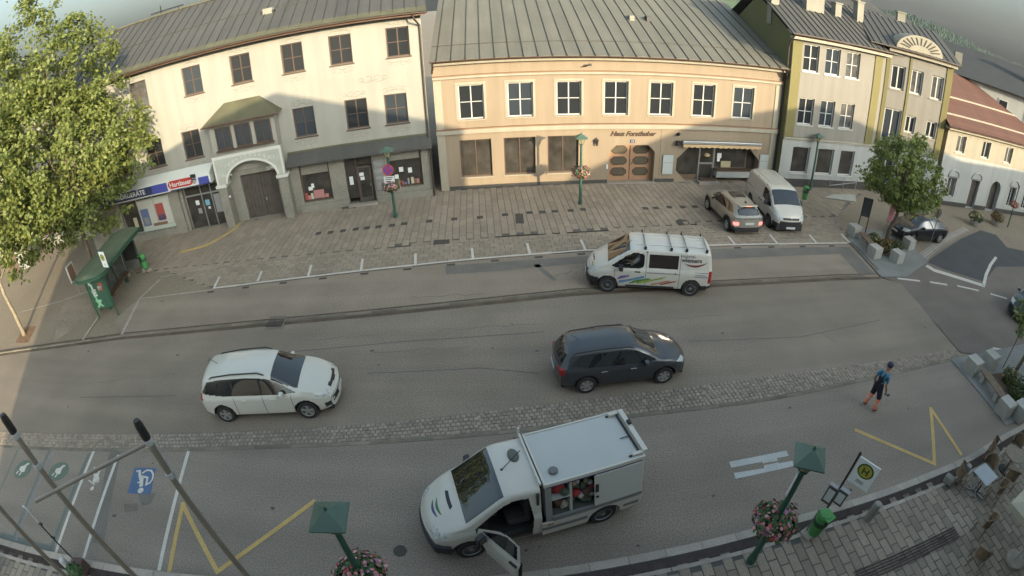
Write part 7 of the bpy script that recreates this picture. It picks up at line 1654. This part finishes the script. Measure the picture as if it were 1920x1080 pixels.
chair(tc + Vector((-.62, .45, 0)), R(50), 'rattan chair at the kerb side of the square table'); chair(tc + Vector((.62, .35, 0)), R(-70), 'rattan chair right of the square table'); chair(tc + Vector((.45, -.50, 0)), R(-150), 'rattan chair on the near side of the square table')
t2 = Vector((15.2, 5.3, NZ)); e = thing('cafe_table', 'round brown café table at the right edge', 'table', t2); MB().lathe([(.40, .70), (.42, .715), (.42, .735), (.40, .745)], 20).build('table_top', M_rattan2, e); MB().tube([(0, 0, .03), (0, 0, .70)], .035, 8).build('column', M_rattan, e); MB().lathe([(.26, 0), (.26, .03), (.05, .05)], 14).build('foot', M_black, e)
chair(t2 + Vector((-.45, .62, 0)), R(25), 'rattan chair at the kerb side of the round table'); chair(t2 + Vector((.65, .4, 0)), R(-60), 'rattan chair cut by the right edge at the round table'); chair(t2 + Vector((-.55, -.55, 0)), R(140), 'rattan chair between the square and the round table')
c1 = on(1840, 1040); chair(c1, R(130), 'rattan chair at the lower right corner'); c2 = on(1848, 985); chair(c2 + Vector((.05, .1, 0)), R(200), 'rattan chair turned away above the lower right corner')
e = thing('parasol_stand', 'cross shaped parasol foot left of the square table', 'parasol stand', G(1829, 925, NZ)); 
for a in (15, 105): MB().cbox((0, 0, .03), .62, .05, .05, Matrix.Rotation(R(a), 3, 'Z')).build('foot', M_metal, e)
MB().tube([(0, 0, .05), (0, 0, .35)], .03, 8).build('sleeve', M_black, e)
# cream parasol reaching in from the right
pc = Vector((13.2, 2.35, NZ)); e = thing('market_parasol', 'cream square parasol reaching in at the lower right edge', 'parasol', pc, R(12)); M_para = mat('parasol_cloth', (.42, .38, .29), .85, noise=.06, nscale=3)
hw = 1.25; z0, z1 = 2.05, 2.6
MB().add([(-hw, -hw, z0), (hw, -hw, z0), (hw, hw, z0), (-hw, hw, z0), (0, 0, z1)], [(0, 1, 4), (1, 2, 4), (2, 3, 4), (3, 0, 4)]).build('canopy', M_para, e)
for (x, y, u, v) in ((-hw, -hw, hw, -hw), (hw, -hw, hw, hw), (hw, hw, -hw, hw), (-hw, hw, -hw, -hw)): MB().add([(x, y, z0), (u, v, z0), (u*1.005, v*1.005, z0-.18), (x*1.005, y*1.005, z0-.18)], [(0, 1, 2, 3)]).build('valance', M_para, e)
MB().tube([(0, 0, 0), (0, 0, z1+.08)], .035, 8).build('pole', M_collar, e); MB().lathe([(.35, 0), (.35, .08), (.05, .1)], 14).build('base', M_kerb, e)
for (x, y) in ((-hw, -hw), (hw, -hw), (hw, hw), (-hw, hw)): MB().tube([(0, 0, z1-.02), (x, y, z0-.02)], .015, 5).build('rib', M_collar, e)

# ================================================================== PEOPLE
def skin_body(name, joints, edges, radii, mats, pick, M, parent=None, sub=2):
    me = bpy.data.meshes.new(name); me.from_pydata([Vector(j) for j in joints], edges, []); o = bpy.data.objects.new(name, me); col.objects.link(o)
    md = o.modifiers.new('skin', 'SKIN'); 
    if not me.skin_vertices: bpy.context.view_layer.objects.active = o; bpy.ops.mesh.customdata_skin_add()
    for sv, r in zip(me.skin_vertices[0].data, radii): sv.radius = r if isinstance(r, tuple) else (r, r)
    me.skin_vertices[0].data[0].use_root = True
    ss = o.modifiers.new('sub', 'SUBSURF'); ss.levels = sub; ss.render_levels = sub
    bpy.context.view_layer.update(); ev = o.evaluated_get(bpy.context.evaluated_depsgraph_get()); out = bpy.data.meshes.new_from_object(ev)
    bpy.data.objects.remove(o)
    out.materials.clear()
    for m in mats: out.materials.append(m)
    for p in out.polygons: p.use_smooth = True; p.material_index = pick(p.center)
    out.transform(M); b = bpy.data.objects.new(name, out); link(b, parent); return b
M_skin = mat('skin', (.36, .21, .14), .6); M_shirt = mat('shirt_blue', (.06, .20, .30), .85, noise=.1, nscale=8); M_bib = mat('work_trousers_dark', (.016, .014, .026), .85, noise=.2, nscale=9); M_orange_h = mat('hi_vis_orange', (.74, .25, .16), .7, noise=.1, nscale=12); M_boot = mat('boot_red_brown', (.26, .055, .03), .7); M_cap = mat('cap_navy', (.03, .03, .055), .8); M_reflect = mat('reflective_band', (.45, .42, .38), .4)
fp = (G(1622, 757) + G(1635, 772))/2
P_e = thing('person', 'person in blue shirt and dark work trousers with orange lower legs walking beside the setts', 'person', fp, R(8))
J = [(0, 0, .95), (0, 0, 1.10), (.03, 0, 1.28), (.05, 0, 1.42), (.08, 0, 1.52), (.11, 0, 1.60), (.13, 0, 1.70), (.12, 0, 1.76),     # 0-7 spine, neck, head
     (.0, .10, .90), (.10, .17, .50), (-.06, .20, .12), (-.05, .20, .06), (.13, .22, .04),                                                  # 8-12 left leg
     (.0, -.10, .90), (.12, -.15, .50), (.06, -.19, .12), (.07, -.19, .06), (.25, -.20, .04),                                          # 13-17 right leg
     (.05, .19, 1.40), (-.06, .25, 1.15), (.06, .27, .92), (.09, .27, .84),                                                                # 18-21 left arm
     (.05, -.19, 1.40), (.02, -.25, 1.14), (.16, -.26, .92), (.19, -.26, .84)]                                                             # 22-25 right arm
E_ = [(0, 1), (1, 2), (2, 3), (3, 4), (4, 5), (5, 6), (6, 7), (0, 8), (8, 9), (9, 10), (10, 11), (11, 12), (0, 13), (13, 14), (14, 15), (15, 16), (16, 17), (3, 18), (18, 19), (19, 20), (20, 21), (3, 22), (22, 23), (23, 24), (24, 25)]
Rr = [(.15, .125), (.15, .12), (.165, .125), (.15, .11), .065, .085, .10, .085, .115, .098, .078, .062, .045, .115, .098, .078, .062, .045, .068, .052, .042, .036, .068, .052, .042, .036]
def pick(c):
    if c.z < .11: return 4
    if c.z < .50: return 3
    if c.z > 1.50 : return 0
    if abs(c.y) > .205 and c.z < 1.24 and c.z > .80: return 0
    if c.z < 1.12: return 2
    if c.z < 1.34 and abs(c.y) < .10: return 2
    return 1
skin_body('body', J, E_, Rr, [M_skin, M_shirt, M_bib, M_orange_h, M_boot], pick, Matrix.Identity(4), P_e)
MB().lathe([(.108, 1.70), (.112, 1.74), (.09, 1.82), (.02, 1.845)], 16, (.125, 0, 0)).build('cap', M_cap, P_e, smooth=True); MB().box(.20, .32, -.07, .07, 1.705, 1.725).build('cap_peak', M_cap, P_e, bevel=.01)
MB().cbox((.235, 0, 1.655), .03, .03, .04).build('nose', M_skin, P_e)
for s_ in (-1, 1):
    MB().cbox((.22, s_*.035, 1.685), .012, .022, .012).build('eye', M_black, P_e); MB().cbox((.12, s_*.098, 1.66), .04, .02, .055).build('ear', M_skin, P_e)
    MB().tube([(.17, s_*.08, 1.30), (.10, s_*.085, 1.50), (-.06, s_*.085, 1.44), (-.115, s_*.06, 1.25)], .022, 6).build('strap', M_bib, P_e)
MB().cbox((.217, 0, 1.615), .01, .05, .01).build('mouth', M_boot, P_e)
def hand(par, w, fdir, sgn):
    w = Vector(w); f = Vector(fdir).normalized(); side_ = Vector((0, 1, 0)).cross(f).normalized(); mb = MB()
    mb.tube([w, w + f*.05, w + f*.09], [.030, .040, .036], 8)
    for k in range(4):
        o = w + f*.085 + side_*(-.030+.02*k); L = (.062, .072, .068, .052)[k]; mb.tube([o, o + f*L*.55 + Vector((0, -sgn*.008, 0)), o + f*L*.9 + Vector((0, -sgn*.03, 0))], [.010, .0095, .008], 6)
    t = w + f*.03 + side_*.035; mb.tube([t, t + side_*.02 + f*.035, t + side_*.02 + f*.06 + Vector((0, -sgn*.02, 0))], [.011, .011, .009], 6)
    return mb.build('hand', M_skin, par, smooth=True)
hand(P_e, (.09, .27, .85), (.15, .0, -1), 1); hand(P_e, (.19, -.26, .85), (.2, 0, -1), -1)
t = thing('hand_tool', 'small dark tool held in the hand of the walking person', 'tool', fp, R(8)); MB().tube([(.16, -.29, .78), (.30, -.31, .72)], .016, 6).build('handle', M_black, t); MB().cbox((.33, -.31, .71), .10, .05, .05).build('head', M_black, t)
for (x, y, z) in ((.02, .185, .31), (.09, -.17, .31)): MB().lathe([(.088, -.02), (.091, 0), (.088, .02)], 14, (x, y, z)).build('reflective_band', M_reflect, P_e)
# driver of the painters van
bpy.context.view_layer.update(); PM = painter_e.matrix_world.copy(); loc = PM.translation
D_e = thing('person', 'driver in pale shirt behind the wheel of the painters van', 'person', (0, 0, 0)); D_e.matrix_world = PM @ Matrix.Translation((-.14, 0, 0))
Jd = [(.66, .42, 1.02), (.62, .42, 1.20), (.60, .42, 1.40), (.62, .42, 1.50), (.66, .42, 1.58), (.68, .42, 1.68), (.85, .54, 1.06), (1.15, .56, 1.04), (.85, .30, 1.06), (1.15, .28, 1.04), (.64, .62, 1.38), (.82, .68, 1.22), (1.10, .56, 1.28), (.64, .22, 1.38), (.85, .20, 1.22), (1.10, .32, 1.28)]
Ed = [(0, 1), (1, 2), (2, 3), (3, 4), (4, 5), (0, 6), (6, 7), (0, 8), (8, 9), (2, 10), (10, 11), (11, 12), (2, 13), (13, 14), (14, 15)]
Rd = [(.15, .15), (.15, .13), (.16, .12), .06, .085, .09, .09, .075, .09, .075, .065, .052, .04, .065, .052, .04]
skin_body('body', Jd, Ed, Rd, [M_skin, mat('shirt_pale', (.42, .43, .41), .85), M_bib], lambda c: 0 if c.z > 1.50 or (c.x > .84 and c.z > 1.18) else (2 if c.z < 1.09 else 1), Matrix.Identity(4), D_e, sub=1)
MB().lathe([(.098, 1.66), (.10, 1.70), (.07, 1.765), (.01, 1.775)], 12, (.665, .42, 0)).build('hair', M_boot, D_e, smooth=True)

# ================================================================== HILLS AND AIR
def hill(name, az0, az1, dist, prof, mtl, seed, depth=260):
    n = 60; vs = []; fs = []; rs = random.Random(seed); rows = 12
    for i in range(n+1):
        az = R(az0 + (az1-az0)*i/n); el = np.interp(math.degrees(az), [p[0] for p in prof], [p[1] for p in prof])
        top_ = CAM_H + dist*math.tan(R(el))
        for k in range(rows+1):
            f = k/rows; d = dist - depth + depth*f; z = -1 + (top_+1)*(f**1.3) + (3*mnoise.noise(Vector((d*math.sin(az)*.02, d*math.cos(az)*.02, seed))) if 0 < k else 0)
            vs.append((d*math.sin(az), d*math.cos(az), z))
    for i in range(n):
        for k in range(rows): a = i*(rows+1)+k; fs.append((a, a+rows+1, a+rows+2, a+1))
    return tag(mesh_obj(name, vs, fs, mtl, None, smooth=True), kind='structure')
M_wood_hill = mat('wooded_hill', (.026, .050, .030), .95, noise=.35, nscale=.03, noise2=.35, n2scale=.16, bump=.0, coords='World'); M_field = mat('meadow', (.13, .18, .06), .95, noise=.2, nscale=.01, noise2=.2, n2scale=.05, coords='World', tint=(.06, .10, .03), tscale=.012, tamt=.9)
hp = [(20, 1.2), (30, 1.8), (38, 2.5), (40, 2.75), (42.8, 3.05), (46.3, 2.55), (49.3, 1.95), (51, 1.55), (54, 1.2), (58, 1.4), (64, 1.1), (75, .9)]
hl = hill('hill', 15, 80, 900, hp, M_field, 3)
# tree cover of the hill: one mass of crown shapes
rs = random.Random(77); mb = MB(); 
for i in range(5200):
    az = R(rs.uniform(30, 62)); el = np.interp(math.degrees(az), [p[0] for p in hp], [p[1] for p in hp]); f = rs.random()**.6
    if mnoise.noise(Vector((math.degrees(az)*.22, f*2.4, 5))) < -.38 and f < .93: continue
    f = .22 + .78*f; d = 900 - 260 + 260*f; z = -1 + (CAM_H + 900*math.tan(R(el)) + 1)*(f**1.3); s = rs.uniform(3.0, 6.0); p = Vector((d*math.sin(az), d*math.cos(az), z)); k = 5; ph = rs.uniform(0, 6)
    mb.add([p + Vector((0, 0, s*1.9))] + [p + Vector((math.cos(ph+6.283*j/k)*s*.8, math.sin(ph+6.283*j/k)*s*.8, rs.uniform(-.3, .6)*s)) for j in range(k)], [(0, 1+j, 1+(j+1) % k) for j in range(k)])
tag(mb.build('hill_woods', M_wood_hill, hl), kind='stuff')
HAZE_DENSITY = 0.00012
hz = MB().box(-980, 980, -560, 1560, -1.5, 95).build('haze', None); tag(hz, kind='stuff')
hm = bpy.data.materials.new('haze_air'); hm.use_nodes = True; hm.node_tree.nodes.clear(); vo = hm.node_tree.nodes.new('ShaderNodeVolumePrincipled'); vo.inputs['Color'].default_value = (.82, .88, .92, 1); vo.inputs['Density'].default_value = HAZE_DENSITY; vo.inputs['Anisotropy'].default_value = .2
om = hm.node_tree.nodes.new('ShaderNodeOutputMaterial'); hm.node_tree.links.new(vo.outputs[0], om.inputs['Volume']); hz.data.materials.append(hm)
